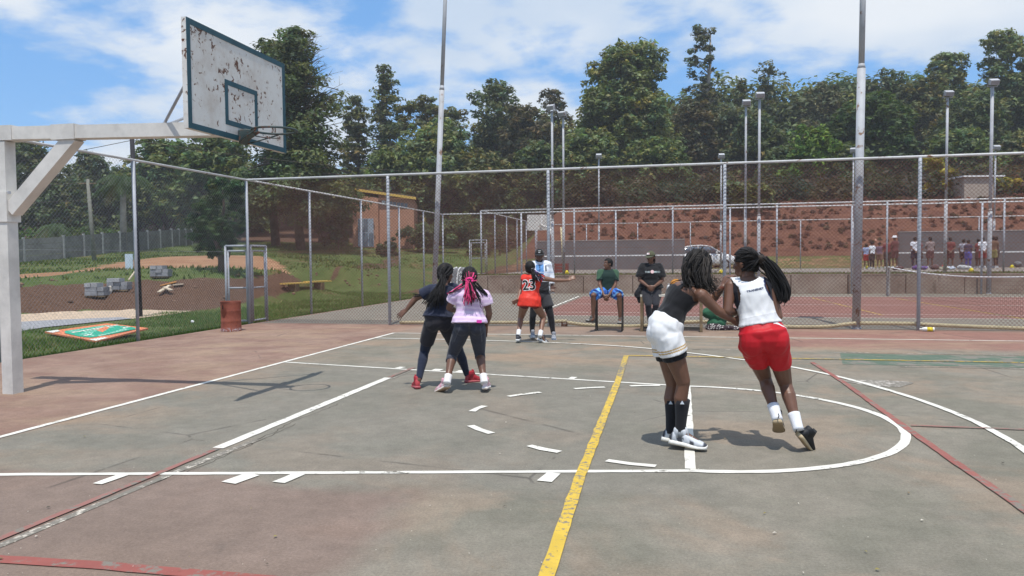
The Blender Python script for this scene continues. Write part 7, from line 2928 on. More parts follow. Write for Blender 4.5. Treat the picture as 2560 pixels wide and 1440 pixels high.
# ball, bottles and bags
c = at(1690, 712, 15.65)
root = thing("basketball", "orange basketball resting on the tall bench beside a clear bottle", "ball", c)
mb = MB()
mb.ell(c, (0.12, 0.12, 0.12), None, 24, 16)
mb.build("ball", simple_mat("orange_rubber", (0.50, 0.21, 0.03), 0.6, 0.3, 0.0, 0.1, 20), root, True)
mb = MB()
for ax in range(3):
    pts = []
    for g in np.linspace(0, 2 * PI, 33):
        p = np.zeros(3)
        p[ax], p[(ax + 1) % 3] = 0.1195 * math.cos(g), 0.1195 * math.sin(g)
        pts.append(c + p)
    mb.tube(pts, 0.0035, 5)
mb.build("seam", simple_mat("black_seam", (0.02, 0.018, 0.016), 0.6), root)
M_PLASTIC = simple_mat("clear_plastic", (0.55, 0.58, 0.60), 0.25, 0.5, 0.0, 0.1)


def bottle(label, base, axis, L, r, col, cap=(0.5, 0.5, 0.52), band=None):
    axis = unit(axis)
    root = thing("bottle", label, "bottle", base)
    pts = [(0, 0.85), (0.03, 1.0), (0.68, 1.0), (0.80, 0.75), (0.87, 0.38), (0.90, 0.36)]
    mb = MB()
    mb.tube([base + axis * L * a for a, _ in pts], [r * k for _, k in pts], 14)
    mb.build("bottle_body", col, root, True)
    mb = MB()
    mb.tube([base + axis * L * 0.895, base + axis * L], [r * 0.42, r * 0.42], 12)
    mb.build("bottle_cap", simple_mat("cap_plastic", cap, 0.5), root)
    if band:
        mb = MB()
        mb.tube([base + axis * L * 0.12, base + axis * L * 0.5], [r * 1.02, r * 1.02], 14)
        mb.build("bottle_label", simple_mat("bottle_label_print", band, 0.5, 0.3, 0.0, 0.35, 30), root, True)


bottle("clear water bottle standing beside the orange ball", at(1672, 737, 15.65) * np.array([1, 1, 0]) + np.array([0, 0, 0.748]), (0, 0, 1), 0.21, 0.045, M_PLASTIC)
p = gz(2336, 829)
bottle("white juice bottle with yellow label lying by the fence post", np.array([p[0], p[1], 0.043]), (-1, 0.12, 0), 0.26, 0.043, simple_mat("white_plastic", (0.72, 0.72, 0.66), 0.4), (0.7, 0.7, 0.66), (0.70, 0.55, 0.04))


def lumpy(name, label, cat, lumps, col, mat=None, seed=1, voxel=0.02, group=None, fold=0.012):
    """soft thing such as a bag or a heap of cloth"""
    mb = MB()
    for c, r in lumps:
        mb.ell(c, r, None, 12, 8)
    o = piece(name, mb, voxel, mat or M_CLOTH, None, col, 3, (fold, 20.0, (0, 0, 1), seed))
    return tag(o, label, cat, group)


g = gz(1790, 822)
g[1] = 8.98
o = lumpy("kit_bag", "green kit bag leaning on the fence behind the two tussling players", "bag", [(g + np.array([-0.10, 0.0, 0.34]), (0.20, 0.10, 0.13)), (g + np.array([0.14, 0, 0.27]), (0.22, 0.10, 0.10)), (g + np.array([0.0, 0, 0.12]), (0.20, 0.10, 0.13))], (0.03, 0.11, 0.06), seed=3, voxel=0.014)
lumpy("clothes_heap", "heap of dark patterned clothes on the ground by the green bag", "clothes", [(g + np.array([-0.05, -0.12, 0.05]), (0.18, 0.09, 0.09)), (g + np.array([0.16, -0.10, 0.04]), (0.17, 0.09, 0.06)), (g + np.array([0.36, -0.08, 0.03]), (0.14, 0.08, 0.05))],
      lambda co: np.where((np.sin(co[:, 0] * 60 + 3 * np.sin(co[:, 2] * 40)) * np.sin(co[:, 2] * 70 + 2 * np.sin(co[:, 0] * 50)) > 0.45)[:, None], np.array([[0.5, 0.48, 0.46]]), np.array([[0.035, 0.02, 0.025]])), seed=4, voxel=0.014)

# pipe along the foot of the fence
pp = [(1000, 806, 9.36), (1225, 806, 9.36), (1330, 806, 9.36), (1403, 803, 9.36), (1416, 803, 9.36)]
M_PIPE = rust_mat("cream_pipe_paint", (0.66, 0.56, 0.34), (0.28, 0.17, 0.09), 0.63, 14.0, 0.6)


def pipe(label, pts):
    P3 = [gy(px, py, y) for px, py, y in pts]
    mb = MB()
    mb.tube(smooth_curve(P3, 5), 0.038, 10)
    tag(mb.build("fence_pipe", M_PIPE, None, True), label, "pipe", "cream pipes along the foot of the fence")


pipe("short cream pipe behind the legs of the person in red jersey", pp)
pipe("sagging cream pipe below the seated people", [(1418, 806, 9.36), (1480, 813, 9.36), (1590, 815, 9.36), (1700, 806, 9.36), (1790, 805, 9.36), (1900, 813, 9.36)])
pipe("cream pipe dipping towards the thick upright pole", [(1903, 813, 9.36), (1990, 817, 9.36), (2070, 816, 9.36), (2110, 811, 9.36), (2140, 808, 9.36)])
pipe("cream pipe running out of the picture past the frayed post", [(2150, 808, 9.37), (2270, 809, 9.37), (2310, 811, 9.37), (2450, 817, 9.37), (2700, 826, 9.37)])
for px, lab in ((1411, "rusty bracket under the joint of the first two pipes"), (2303, "rusty bracket beside the juice bottle")):
    p = gy(px, 815, 9.36)
    mb = MB()
    mb.box((p[0], p[1], 0.025), (0.13, 0.10, 0.05))
    mb.box((p[0] - 0.05, p[1], 0.075), (0.02, 0.10, 0.05))
    mb.box((p[0] + 0.05, p[1], 0.075), (0.02, 0.10, 0.05))
    tag(mb.build("pipe_bracket", rust_mat("rusty_bracket", (0.16, 0.09, 0.06), (0.10, 0.05, 0.03), 0.5), None), lab, "bracket", "rusty pipe brackets")

# ------------------------------------------------------------------ rusty drum used as a bin
d0 = gz(566, 829)
root = thing("drum_bin", "dented rust-red metal drum used as a bin by the gate", "bin", (d0[0], d0[1] + 0.18, 0))
c = np.array([d0[0], d0[1] + 0.18, 0.0])
mb = MB()
prof = [(0, 0.213), (0.01, 0.218), (0.03, 0.213), (0.12, 0.210), (0.20, 0.208), (0.21, 0.2105), (0.222, 0.2105), (0.23, 0.208), (0.42, 0.207), (0.428, 0.2095), (0.44, 0.2095), (0.45, 0.207), (0.60, 0.211), (0.625, 0.217), (0.632, 0.212)]
rings = []
for z, r in prof:
    ring = []
    for k in range(30):
        a = 2 * PI * k / 30
        dent = 1 - 0.07 * math.exp(-((a - 4.4) / 0.5) ** 2 - ((z - 0.38) / 0.22) ** 2) - 0.04 * math.exp(-((a - 5.4) / 0.35) ** 2 - ((z - 0.15) / 0.12) ** 2) + 0.01 * math.sin(3 * a + z * 6)
        ring.append(c + np.array([math.cos(a) * r * dent, math.sin(a) * r * dent, z]))
    rings.append(ring)
for z, r in ((0.60, 0.200), (0.05, 0.198)):
    rings.append([c + np.array([math.cos(2 * PI * k / 30) * r, math.sin(2 * PI * k / 30) * r, z]) for k in range(30)])
mb.ring(rings, True)
m, nt, b_ = new_mat("rust_red_drum", 0.6, 0.35)
p_ = nt.pos()
n1 = nt.noise(p_, 5.0, 7.0, 0.7)
cc = nt.mix(nt.step(n1, 0.3, 0.7), (0.20, 0.052, 0.032), (0.30, 0.090, 0.055))
cc = nt.mix(nt.step(nt.noise(p_, 16.0, 6.0, 0.7), 0.60, 0.66), cc, (0.07, 0.03, 0.022))
xyz = nt.sep(p_)
cc = nt.mix(nt.math("MULTIPLY", nt.step(xyz[2], 0.02, 0.10, 1.0, 0.0), nt.step(nt.noise(p_, 34.0, 4.0), 0.5, 0.56)), cc, (0.48, 0.44, 0.46))
nt.put(b_.inputs["Base Color"], cc)
nt.put(b_.inputs["Normal"], nt.bump(n1, 0.3, 0.01))
mb.build("drum_shell", m, root, True)
mb = MB()
mb.tube([c + np.array([math.cos(q) * 0.213, math.sin(q) * 0.213, 0.632]) for q in np.linspace(0, 2 * PI, 31)], 0.008, 6, False)
mb.build("rolled_rim", m, root, True)
mb = MB()
mb.box(c + np.array([-0.06, -0.2045, 0.52]), (0.018, 0.008, 0.085))
mb.build("slot", M_PUPIL, root)

# ------------------------------------------------------------------ fallen sign in the grass
A_, B_, C_, D_ = gz(112, 829, 0.05), gz(240, 853, 0.03), gz(371, 820, 0.14), gz(268, 808, 0.22)
root = thing("fallen_sign", "fallen orange and green sign lying in the grass behind the fence", "sign", (A_ + C_) / 2)
M_SIGN_O = simple_mat("orange_print", (0.62, 0.20, 0.09), 0.6, 0.3, 0.0, 0.12, 8)
M_SIGN_G = simple_mat("green_print", (0.02, 0.33, 0.20), 0.6, 0.3, 0.0, 0.12, 8)
M_SIGN_W = simple_mat("white_print", (0.68, 0.68, 0.60), 0.6, 0.3, 0.0, 0.1, 8)
M_SIGN_T = simple_mat("pale_green_print", (0.26, 0.56, 0.42), 0.6, 0.3, 0.0, 0.1, 8)


def sgn(u, v, h=0.0):
    p = A_ * (1 - u) * (1 - v) + B_ * u * (1 - v) + C_ * u * v + D_ * (1 - u) * v
    return p + np.array([0, 0, h])


def sgn_quad(name, pts, h, mat, parent):
    mb = MB()
    n = len(pts)
    v = [sgn(*q, h) for q in pts] + [sgn(*q, h - 0.003) for q in pts]
    mb.add(v, [tuple(range(n)), tuple(range(2 * n - 1, n - 1, -1))] + [(i, n + i, n + (i + 1) % n, (i + 1) % n) for i in range(n)])
    return mb.build(name, mat, parent)


mb = MB()
v = [sgn(*q, 0) for q in ((0, 0), (1, 0), (1, 1), (0, 1))] + [sgn(*q, -0.03) for q in ((0, 0), (1, 0), (1, 1), (0, 1))]
mb.add(v, [(0, 1, 2, 3), (7, 6, 5, 4), (0, 4, 5, 1), (1, 5, 6, 2), (2, 6, 7, 3), (3, 7, 4, 0)])
pl = mb.build("sign_plate", M_SIGN_O, root)
gp = [(0.40 + 0.55 * 0, 0.12)]
gpts = [(0.16, 0.20), (0.30, 0.10), (0.62, 0.06), (0.80, 0.10), (0.86, 0.40), (0.88, 0.86), (0.74, 0.93), (0.40, 0.93), (0.18, 0.80)]
sgn_quad("green_field", gpts, 0.006, M_SIGN_G, pl)
sgn_quad("white_corner", [(0.01, 0.01), (0.15, 0.01), (0.12, 0.16), (0.01, 0.20)], 0.006, M_SIGN_W, pl)
sgn_quad("white_corner", [(0.86, 0.01), (0.99, 0.01), (0.99, 0.22), (0.93, 0.22)], 0.006, M_SIGN_W, pl)
for i, (u, v0, v1) in enumerate(((0.24, 0.22, 0.86), (0.34, 0.18, 0.88), (0.44, 0.30, 0.80), (0.54, 0.16, 0.88), (0.64, 0.14, 0.88), (0.73, 0.18, 0.80), (0.80, 0.24, 0.70))):
    v = v0
    while v < v1:
        w = rnd.uniform(0.035, 0.08)
        sgn_quad("printed_word", [(u - 0.028, v), (u + 0.028, v), (u + 0.028, v + w), (u - 0.028, v + w)], 0.009, M_SIGN_W if i in (1, 4) else M_SIGN_T, pl)
        v += w + 0.015
tag(root, "fallen orange and green sign lying in the grass behind the fence", "sign")

# gravel patch and sandy strip at the foot of the bank
M_GRAVEL = simple_mat("grey_gravel", (0.30, 0.30, 0.31), 0.95, 0.1, 0.0, 0.45, 18.0, 0.8)
M_SAND = simple_mat("pale_sand", (0.48, 0.37, 0.27), 0.95, 0.1, 0.0, 0.25, 5.0, 0.5)


def drape(name, px_pts, mat, lift):
    """sheet that follows the ground inside an outline"""
    pts = [gz(*p)[:2] for p in px_pts]
    bm = bmesh.new()
    vs = [bm.verts.new((p[0], p[1], 0)) for p in pts]
    bm.faces.new(vs)
    bmesh.ops.triangulate(bm, faces=bm.faces)
    for _ in range(4):
        e = [e for e in bm.edges if e.calc_length() > 0.5]
        bmesh.ops.subdivide_edges(bm, edges=e, cuts=1)
        bmesh.ops.triangulate(bm, faces=bm.faces)
    xy = np.array([v.co[:2] for v in bm.verts])
    zz = terrain_z(xy[:, 0], xy[:, 1])
    for v, z in zip(bm.verts, zz):
        v.co.z = z + lift
    me = bpy.data.meshes.new(name)
    bm.to_mesh(me)
    bm.free()
    for p in me.polygons:
        if p.normal.z < 0:
            me.flip_normals()
            break
    structure(link(name, me, mat))


drape("sand_strip", [(-300, 830), (-100, 802), (0, 792), (100, 784), (200, 778), (330, 775), (480, 778), (430, 787), (330, 797), (180, 808), (0, 822), (-300, 860)], M_SAND, 0.014)
drape("gravel", [(-300, 872), (-300, 846), (0, 808), (150, 800), (300, 794), (330, 797), (230, 806), (110, 818), (0, 836)], M_GRAVEL, 0.022)


# ------------------------------------------------------------------ things on the bank
M_BLOCK = simple_mat("grey_block", (0.27, 0.275, 0.29), 0.9, 0.15, 0.0, 0.2, 4.0)
M_BLOCK_L = simple_mat("pale_block", (0.36, 0.365, 0.375), 0.9, 0.15, 0.0, 0.2, 4.0)


def block_stack(label, px, py, t, nx, nz, w, h, d, rot):
    p = at(px, py, t)
    p[2] = tz(p[0], p[1])
    root = thing("block_stack", label, "block stack", p, "stacks of grey blocks on the bank")
    ax = (np.array([math.cos(rot), math.sin(rot), 0]), np.array([-math.sin(rot), math.cos(rot), 0]), np.array([0, 0, 1.0]))
    for k in range(nz):
        for i in range(nx - (1 if k == nz - 1 else 0)):
            mb = MB()
            c = p + ax[0] * (i - (nx - 1) / 2 + rnd.uniform(-0.04, 0.04)) * w + ax[2] * (h * (k + 0.5) + 0.05) + ax[1] * rnd.uniform(-0.04, 0.04)
            mb.box(c, (w * 0.95, d, h * 0.94), ax)
            mb.build("block", M_BLOCK_L if k == nz - 1 else M_BLOCK, root)
    mb = MB()
    for s in (-1, 1):
        mb.box(p + ax[1] * s * d * 0.32 + ax[2] * 0.025, (w * nx, 0.08, 0.05), ax)
    mb.build("bearer", M_WOOD, root)


block_stack("pale stack of grey blocks, nearest the hoop post", 242, 703, 24.6, 3, 3, 0.20, 0.135, 0.42, 0.25)
block_stack("darker stack of grey blocks with a sack beside it", 298, 699, 25.2, 3, 3, 0.21, 0.125, 0.42, 0.3)
block_stack("stack of grey blocks just past the fence post, above the planks", 404, 689, 26.5, 3, 3, 0.20, 0.125, 0.4, 0.25)
p = at(272, 703, 24.9)
p[2] = tz(p[0], p[1])
lumpy("sack", "small pale sack between two stacks of grey blocks", "sack", [(p + np.array([0, 0, 0.10]), (0.11, 0.09, 0.12)), (p + np.array([0.03, 0, 0.2]), (0.07, 0.06, 0.08))], (0.48, 0.45, 0.40), seed=8, voxel=0.02)
M_PLANK_O = simple_mat("orange_plank", (0.52, 0.24, 0.07), 0.8)
M_PLANK_P = simple_mat("raw_plank", (0.55, 0.46, 0.34), 0.8)
for i, (pa, pb, mt, lab) in enumerate((((400, 697, 25.6), (440, 688, 25.9), M_PLANK_O, "orange plank lying below the third block stack"), ((432, 690, 25.6), (458, 688, 25.7), M_PLANK_P, "pale plank end jutting from the orange plank"),
                                       ((396, 711, 25.0), (424, 694, 25.5), M_PLANK_P, "pale plank lying aslant down the bank"), ((410, 693, 25.3), (428, 703, 25.1), M_PLANK_P, "short pale plank crossing the aslant one"), ((322, 700, 24.9), (338, 678, 25.2), M_PLANK_P, "pale stick leaning beside the fence post"))):
    a, b = at(*pa), at(*pb)
    for q in (a, b):
        q[2] = max(tz(q[0], q[1]) + 0.04 + 0.03 * i, q[2] if i == 4 else -9)
    mb = MB()
    mb.bar(a, b, 0.13 if i < 4 else 0.05, 0.035)
    tag(mb.build("plank", mt), lab, "plank", "loose planks on the bank")

# pale notice board
p = at(323, 655, 34)
p[2] = tz(p[0], p[1])
root = thing("notice_board", "pale blue blank board standing on the far grass", "board", p)
mb = MB()
mb.box(p + np.array([0, 0, 0.36]), (0.34, 0.06, 0.68), (RIGHT * np.array([1, 1, 0]), FWD * np.array([1, 1, 0]), np.array([0, 0, 1.0])))
mb.build("board_face", simple_mat("pale_blue_board", (0.50, 0.60, 0.68), 0.6, 0.3, 0.0, 0.1, 3), root)
for s in (-1, 1):
    mb = MB()
    q = p + RIGHT * s * 0.12
    mb.tube([q - np.array([0, 0, 0.05]), q + np.array([0, 0, 0.05])], 0.02, 6)
    mb.build("leg", M_ZINC, root)

# yellow plank bench on the verge
a, b = at(708, 742, 29.2), at(822, 732, 31.5)
za, zb = tz(a[0], a[1]), tz(b[0], b[1])
root = thing("yellow_bench", "low yellow plank bench on the verge beyond the gate", "bench", ((a + b) / 2)[0:2].tolist() + [za])
mid = (a + b) / 2
for k, (p0, p1, dz) in enumerate(((a, mid, 0.0), (mid, b, 0.03))):
    p0, p1 = p0.copy(), p1.copy()
    p0[2] = p1[2] = max(za, 0.0) + 0.30 + dz
    mb = MB()
    mb.bar(p0, p1, 0.34, 0.05)
    mb.build("plank", M_YELLOW, root)
for u in (0.22, 0.78):
    q = a + (b - a) * u
    mb = MB()
    mb.box((q[0], q[1], max(za, 0) + 0.13), (0.34, 0.26, 0.30))
    mb.build("support_block", M_WOOD, root)

# utility poles
p = at(236, 640, 45)
p[2] = tz(p[0], p[1])
top = at(219, 448, 45)
root = thing("utility_pole", "thin wooden utility pole leaning before the concrete panel fence", "pole", p)
mb = MB()
mb.tube([p - np.array([0, 0, 0.2]), top], [0.13, 0.09], 9)
mb.build("pole", simple_mat("grey_wood_pole", (0.19, 0.19, 0.16), 0.9), root, True)
mb = MB()
mb.bar(top - RIGHT * 0.5 - UP * 0.25, top + RIGHT * 0.5 - UP * 0.25, 0.06, 0.06)
mb.build("crossarm", M_WOOD, root)
for z in (-0.2, -1.2):
    mb = MB()
    e = top + np.array([0, 0, z]) - RIGHT * 14 + UP * 0.6
    s = top + np.array([0, 0, z])
    mb.tube([s + (e - s) * u - np.array([0, 0, 0.5 * math.sin(PI * u)]) for u in np.linspace(0, 1, 9)], 0.018, 4)
    mb.build("wire", M_DARKSTEEL, root)
p = gz(350, 792)
top = at(330, 345, 20.6)
root = thing("dark_pole", "dark wooden pole leaning just behind the grey side fence post", "pole", (p[0], p[1], 0))
mb = MB()
mb.tube([np.array([p[0], p[1], -0.1]), top], [0.075, 0.06], 10)
mb.build("pole", simple_mat("tarred_wood", (0.030, 0.030, 0.036), 0.8), root, True)
for dx in (-9, 9):
    mb = MB()
    s, e = top - UP * 0.06, top + RIGHT * dx - UP * 0.55 + FWD * 3
    mb.tube([s + (e - s) * u - np.array([0, 0, 0.15 * math.sin(PI * u)]) for u in np.linspace(0, 1, 9)], 0.008, 4)
    mb.build("wire", M_DARKSTEEL, root)

# roll of tarpaulin standing at the far corner of the next court
p = gz(1158, 702)
p = np.array([*at(1150, 702, 31.2)[:2], 0.0])
root = thing("tarpaulin_roll", "grey tarpaulin roll with white edging leaning at the fence corner", "tarpaulin", p)
secs, secs2 = [], []
mb = MB()
rings = []
for k, (u, z, r) in enumerate(((0.05, 0.0, 0.30), (0.0, 0.3, 0.33), (-0.02, 0.6, 0.34), (0.02, 0.9, 0.33), (0.06, 1.08, 0.30), (0.12, 1.15, 0.22))):
    rings.append([p + RIGHT * (u + math.cos(g) * r) + FWD * math.sin(g) * r * 0.7 + np.array([0, 0, z]) for g in np.linspace(0, 2 * PI, 25)[:-1]])
mb.ring(rings)
tarp = mb.build("roll", simple_mat("grey_tarpaulin", (0.20, 0.205, 0.215), 0.6, 0.3, 0.0, 0.25, 3.0), root, True)
for ang, w in ((PI * 1.02, 0.035), (PI * 1.42, 0.03)):
    mb = MB()
    pts = []
    for (u, z, r) in ((0.05, 0.02, 0.30), (0.0, 0.3, 0.33), (-0.02, 0.6, 0.34), (0.02, 0.9, 0.33), (0.06, 1.08, 0.30), (0.12, 1.15, 0.22)):
        pts.append(p + RIGHT * (u + math.cos(ang) * (r + 0.01)) + FWD * math.sin(ang) * (r + 0.01) * 0.7 + np.array([0, 0, z]))
    mb.tube(smooth_curve(pts, 4), w, 6)
    mb.build("edging", M_PAINT_WHITE, root, True)
mb = MB()
for k in range(16):
    g = PI * (1.5 + 0.03 * (k % 4))
    z = 0.45 + 0.15 * (k // 4) + 0.03 * (k % 3)
    mb.box(p + RIGHT * (0.0 + math.cos(g) * 0.335) + FWD * math.sin(g) * 0.338 * 0.7 + np.array([0, 0, z]), (0.025, 0.02, 0.06))
mb.build("print_marks", M_PAINT_WHITE, tarp)

# ------------------------------------------------------------------ far hoop
p = np.array([*at(1352, 683, 36.0)[:2], Z3])
root = thing("far_basketball_hoop", "white far basketball hoop seen from behind on the raised court", "basketball hoop", p)
f2, r2 = unit(FWD * np.array([1, 1, 0])), unit(RIGHT * np.array([1, 1, 0]))
bz = float(at(1352, 576, 36.0)[2])
bt = float(at(1352, 537, 36.0)[2])
w = 66 / FPX * 36.0
mb = MB()
mb.box(np.array([p[0], p[1], (bz + bt) / 2]), (w, 0.05, bt - bz), (r2, f2, np.array([0, 0, 1.0])))
bd = mb.build("backboard", M_HOOP_WHITE, root)
mb = MB()
mb.box(np.array([p[0], p[1], (bz + bt) / 2]) - f2 * 0.06 + r2 * 0.05, (0.07, 0.06, bt - bz + 0.02), (r2, f2, np.array([0, 0, 1.0])))
mb.build("back_frame", M_PAINT_WHITE, root)
mb = MB()
base = p + r2 * 0.52 - f2 * 1.2
mb.tube([base, base + np.array([0, 0, bz - Z3 - 0.45]), base + np.array([0, 0, bz - Z3 + 0.05]) - r2 * 0.12 + f2 * 0.25, p + np.array([0, 0, bz - Z3 + 0.25]) - f2 * 0.08], 0.055, 10)
mb.build("post", M_HOOP_WHITE, root, True)
mb = MB()
base = p + r2 * 1.02 - f2 * 1.0
mb.tube([base, base + np.array([0, 0, bz - Z3 + 0.1]) - r2 * 0.12], 0.045, 10)
mb.build("post", M_PIPE, root, True)
mb = MB()
cz = bz + 0.12
mb.tube([np.array([p[0], p[1], cz]) + f2 * 0.4 + 0.225 * (r2 * math.cos(g) + f2 * math.sin(g)) for g in np.linspace(0, 2 * PI, 25)], 0.012, 6, False)
mb.build("rim", M_RIM, root)

# red crate beside the far hoop
p = np.array([*at(1404, 679, 37.0)[:2], Z3])
root = thing("red_crate", "dark red crate at the foot of the far hoop", "crate", p)
M_CRATE = simple_mat("dark_red_plastic", (0.20, 0.045, 0.035), 0.6)
for k in range(3):
    mb = MB()
    mb.box(p + np.array([0, 0, 0.09 + 0.15 * k]), (0.56, 0.4, 0.12))
    mb.build("slat", M_CRATE, root)
for sx in (-1, 1):
    mb = MB()
    mb.box(p + np.array([sx * 0.29, 0, 0.23]), (0.05, 0.44, 0.46))
    mb.build("end_board", M_CRATE, root)

# ------------------------------------------------------------------ white car beyond the practice wall
def car():
    t = 47.5
    c = at(1752, 652, t)
    zb = tz(c[0], c[1])
    f = unit(RIGHT * np.array([1, 1, 0]))
    s = unit(FWD * np.array([1, 1, 0]))
    U = np.array([0, 0, 1.0])
    c = np.array([c[0], c[1], zb - 0.10])
    root = thing("parked_car", "white hatchback car parked on the slope between the practice walls", "car", c)

    def C(x, y, z):
        return c + f * x + s * y + U * z
    M_CAR = simple_mat("white_car_paint", (0.80, 0.80, 0.80), 0.25, 0.5, 0.0, 0.03)
    M_TYRE = simple_mat("tyre_rubber", (0.02, 0.02, 0.02), 0.9)
    prof = [(-2.0, 0.35, 0.62), (-1.95, 0.25, 0.88), (-1.7, 0.22, 0.96), (-0.9, 0.20, 1.0), (0.0, 0.20, 1.0), (0.9, 0.20, 0.98), (1.5, 0.22, 0.93), (1.9, 0.25, 0.80), (2.0, 0.35, 0.60)]
    mb = MB()
    mb.loft([(C(x, 0, (a + b) / 2), s * (0.84 - 0.10 * (abs(x) / 2) ** 4), U * (b - a) / 2) for x, a, b in prof], 24, 0.45)
    mb.build("body", M_CAR, root, True)
    roof = [(-1.85, 0.93, 0.95), (-1.35, 0.95, 1.30), (-0.8, 0.96, 1.44), (-0.1, 0.97, 1.47), (0.4, 0.97, 1.40), (0.85, 0.97, 1.16), (1.15, 0.94, 0.97)]
    mb = MB()
    mb.loft([(C(x, 0, (a + b) / 2), s * (0.72 - 0.08 * (b - 0.95)), U * (b - a) / 2) for x, a, b in roof], 20, 0.6)
    mb.build("cabin", M_GLASS, root, True)
    mb = MB()
    rr = [(-1.5, 1.21), (-1.1, 1.38), (-0.6, 1.475), (-0.1, 1.495), (0.3, 1.455), (0.55, 1.36)]
    mb.loft([(C(x, 0, z - 0.035), s * 0.60, U * 0.045) for x, z in rr], 16, 0.5)
    mb.build("roof", M_CAR, root, True)
    for sg in (-1, 1):
        for (x0, z0, x1, z1) in ((0.42, 1.40, 1.12, 0.97), (-0.35, 1.46, -0.30, 1.0), (-1.5, 1.22, -1.35, 0.98)):
            mb = MB()
            mb.tube([C(x0, sg * 0.66, z0), C(x1, sg * 0.735, z1)], 0.04, 6)
            mb.build("pillar", M_CAR, root)
        for x in (-1.25, 1.28):
            mb = MB()
            mb.tube([C(x, sg * 0.62, 0.30), C(x, sg * 0.86, 0.30)], [0.31, 0.31], 18)
            w = mb.build("wheel", M_TYRE, root)
            mb = MB()
            mb.tube([C(x, sg * 0.85, 0.30), C(x, sg * 0.872, 0.30)], [0.19, 0.17], 14)
            mb.build("rim", M_ZINC, w)
        mb = MB()
        mb.ell(C(1.88, sg * 0.58, 0.72), (0.10, 0.16, 0.08), (f, s, U), 10, 6)
        mb.build("headlight", M_GLASS, root, True)
        mb = MB()
        mb.ell(C(0.75, sg * 0.90, 1.02), (0.07, 0.09, 0.06), (f, s, U), 10, 6)
        mb.build("wing_mirror", M_CAR, root, True)


car()

# pale hut on the slope
p = at(2428, 556, 64)
p[2] = tz(p[0], p[1])
root = thing("hut", "small pale hut with flat white roof on the red slope", "hut", p)
mb = MB()
mb.box(p + np.array([0, 0, 0.7]), (2.4, 2.0, 1.9), (r2, f2, np.array([0, 0, 1.0])))
mb.build("wall", simple_mat("pale_plaster", (0.40, 0.33, 0.27), 0.9), root)
mb = MB()
mb.box(p + np.array([0, 0, 1.70]) + r2 * 0.3, (3.4, 2.4, 0.12), (r2, f2, np.array([0, 0, 1.0])))
mb.build("roof", M_PAINT_WHITE, root)

# ------------------------------------------------------------------ tennis net on the neighbouring court
p0 = gz(2220, 740)
p1 = np.array([13.6, 10.6, 0.0])
root = thing("tennis_net", "sagging tennis net hung from a short concrete post on the next court", "net", p0)
mb = MB()
mb.box((p0[0], p0[1], 0.54), (0.11, 0.11, 1.08))
mb.build("net_post", M_CONCRETE, root)
mb = MB()
mb.box((p1[0], p1[1], 0.54), (0.11, 0.11, 1.08))
mb.build("net_post", M_CONCRETE, root)
top = [np.array([*(p0 + (p1 - p0) * u)[:2], 1.06 - 0.72 * u * (1 - u)]) for u in np.linspace(0, 1, 25)]
mb = MB()
mb.tube(top, 0.022, 6)
mb.build("head_band", M_PAINT_WHITE, root, True)
V, F = [], []
mb = MB()
for k in range(1, 9):
    mb.tube([q * np.array([1, 1, 0]) + np.array([0, 0, 0.04 + (q[2] - 0.04) * k / 9]) for q in top], 0.002, 3, False)
for k in range(120):
    u = k / 119
    q = p0 + (p1 - p0) * u
    z = 1.06 - 0.72 * u * (1 - u)
    mb.tube([(q[0], q[1], 0.04), (q[0], q[1], z)], 0.002, 3, False)
mb.build("net_mesh", M_DARKSTEEL, root)

# ------------------------------------------------------------------ bags, cones and packs on the raised court
BAGS = [("kit_bag", "dark maroon bag lying beside the net post", 2247, 681, 0.32, 0.20, (0.07, 0.03, 0.03)), ("kit_bag", "purple bag in front of the white shirt and dark trousers", 2292, 682, 0.30, 0.24, (0.10, 0.05, 0.18)),
        ("kit_bag", "violet bag beside the big brown bag", 2312, 683, 0.26, 0.20, (0.14, 0.08, 0.26)), ("kit_bag", "big brown bag in front of the plain brown T-shirt", 2334, 682, 0.34, 0.30, (0.10, 0.055, 0.055)),
        ("clothes_heap", "pale olive heap of clothes beside the pale lamp's pole", 2357, 684, 0.30, 0.16, (0.36, 0.34, 0.25)), ("clothes_heap", "pale blue heap of clothes past the pale lamp's pole", 2386, 684, 0.40, 0.16, (0.42, 0.47, 0.55)),
        ("clothes_heap", "light grey heap of clothes behind the black pack", 2412, 680, 0.42, 0.26, (0.45, 0.46, 0.46)), ("backpack", "black backpack with grey straps in the heap", 2407, 685, 0.20, 0.34, (0.03, 0.03, 0.04)),
        ("clothes_heap", "red cloth beside the pale lamp's pole", 2356, 668, 0.22, 0.2, (0.45, 0.05, 0.03)), ("backpack", "black and white backpack against the far practice wall", 2541, 668, 0.34, 0.36, (0.16, 0.16, 0.17))]
for i, (nm, lab, px, py, w, h, col) in enumerate(BAGS):
    q = at(px, py, 36.5 if py > 675 else 41.5)
    if py <= 675:
        q = gy(px, py, 37.9)
    q[2] = Z3
    rr = np.random.default_rng(i + 60)
    lumps = [(q + np.array([rr.normal(0, w * 0.3), rr.normal(0, 0.08), h * rr.uniform(0.3, 0.55)]), (w * rr.uniform(0.45, 0.6), 0.2, h * rr.uniform(0.35, 0.5))) for _ in range(3)]
    lumpy(nm, lab, "bag" if nm != "clothes_heap" else "clothes", lumps, col, seed=i + 3, voxel=0.035, group="bags and clothes dropped on the raised court", fold=0.02)
M_CONE = simple_mat("yellow_cone", (0.72, 0.58, 0.03), 0.6)
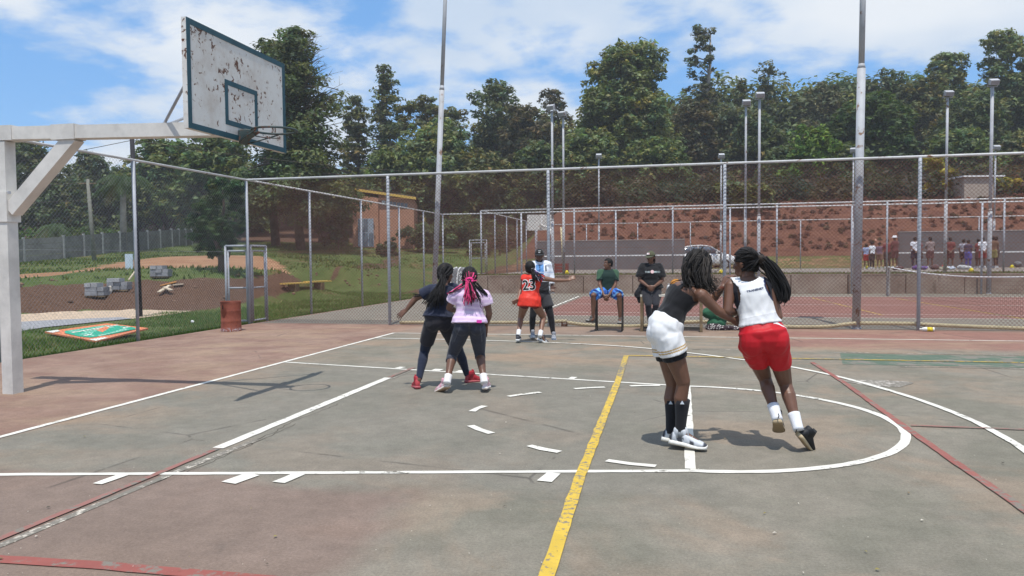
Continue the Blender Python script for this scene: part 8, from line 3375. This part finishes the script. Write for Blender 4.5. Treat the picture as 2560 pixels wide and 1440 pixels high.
for px, py, y, lab in ((1417, 681, 27.5, "yellow marker cone beside the pole by the far hoop"), (1803, 682, 27.5, "yellow marker cone behind the braided head in white shorts"), (2138, 671, 36.5, "yellow marker cone beside the thick upright pole's edge"),
                       (2168, 673, 36.8, "yellow marker cone at the feet of the first child"), (2428, 683, 28.0, "yellow marker cone beside the black backpack"), (2530, 670, 37.2, "yellow marker cone by the far black and white backpack")):
    q = gy(px, py, y)
    q[2] = Z3 + 0.005
    root = thing("marker_cone", lab, "cone", q, "yellow marker cones")
    mb = MB()
    mb.tube([q, q + np.array([0, 0, 0.012])], [0.15, 0.15], 18)
    mb.build("cone_base", M_CONE, root)
    mb = MB()
    mb.tube([q + np.array([0, 0, 0.012]), q + np.array([0, 0, 0.15])], [0.12, 0.035], 18)
    mb.build("cone_body", M_CONE, root, True)


# ------------------------------------------------------------------ bits on the ground
def litter():
    rng = np.random.default_rng(12)
    V, F, C = [], [], []
    for i in range(420):
        px, py = rng.uniform(-100, 2660), 1440 - rng.uniform(0, 1) ** 1.3 * 620
        q = gz(px, py)
        if q[0] < -4.2 or q[1] > 9:
            continue
        s = rng.uniform(0.002, 0.006) if rng.uniform() < 0.94 else rng.uniform(0.008, 0.017)
        a = rng.uniform(0, PI)
        d = np.array([math.cos(a), math.sin(a), 0]) * s
        e = np.array([-math.sin(a), math.cos(a), 0]) * s * rng.uniform(0.25, 0.8)
        o = len(V)
        h = np.array([0, 0, 0.010])
        V += [q - d + h, q + e + h + np.array([0, 0, s * 0.4]), q + d + h, q - e + h + np.array([0, 0, s * 0.3])]
        F.append((o, o + 3, o + 2, o + 1))
        k = rng.uniform()
        c = (0.55, 0.50, 0.42) if k < 0.35 else (0.20, 0.14, 0.07) if k < 0.7 else (0.24, 0.20, 0.06) if k < 0.8 else (0.08, 0.07, 0.05)
        C += [np.array(c)] * 4
    me = np_mesh("litter", np.array(V), np.array(F))
    set_cols(me, np.array(C))
    stuff(link("litter", me, M_CLOTH))


litter()
for px, py, r, lab in ((481, 810, 0.035, "white scrap of paper on the grass near the red bin"),):
    q = gz(px, py)
    lumpy("paper_scrap", lab, "litter", [((q[0], q[1], 0.06), (r, r, r)), ((q[0] + 0.02, q[1], 0.05), (r * 0.8, r, r * 0.6))], (0.75, 0.75, 0.75), seed=2, voxel=0.01, fold=0.004)
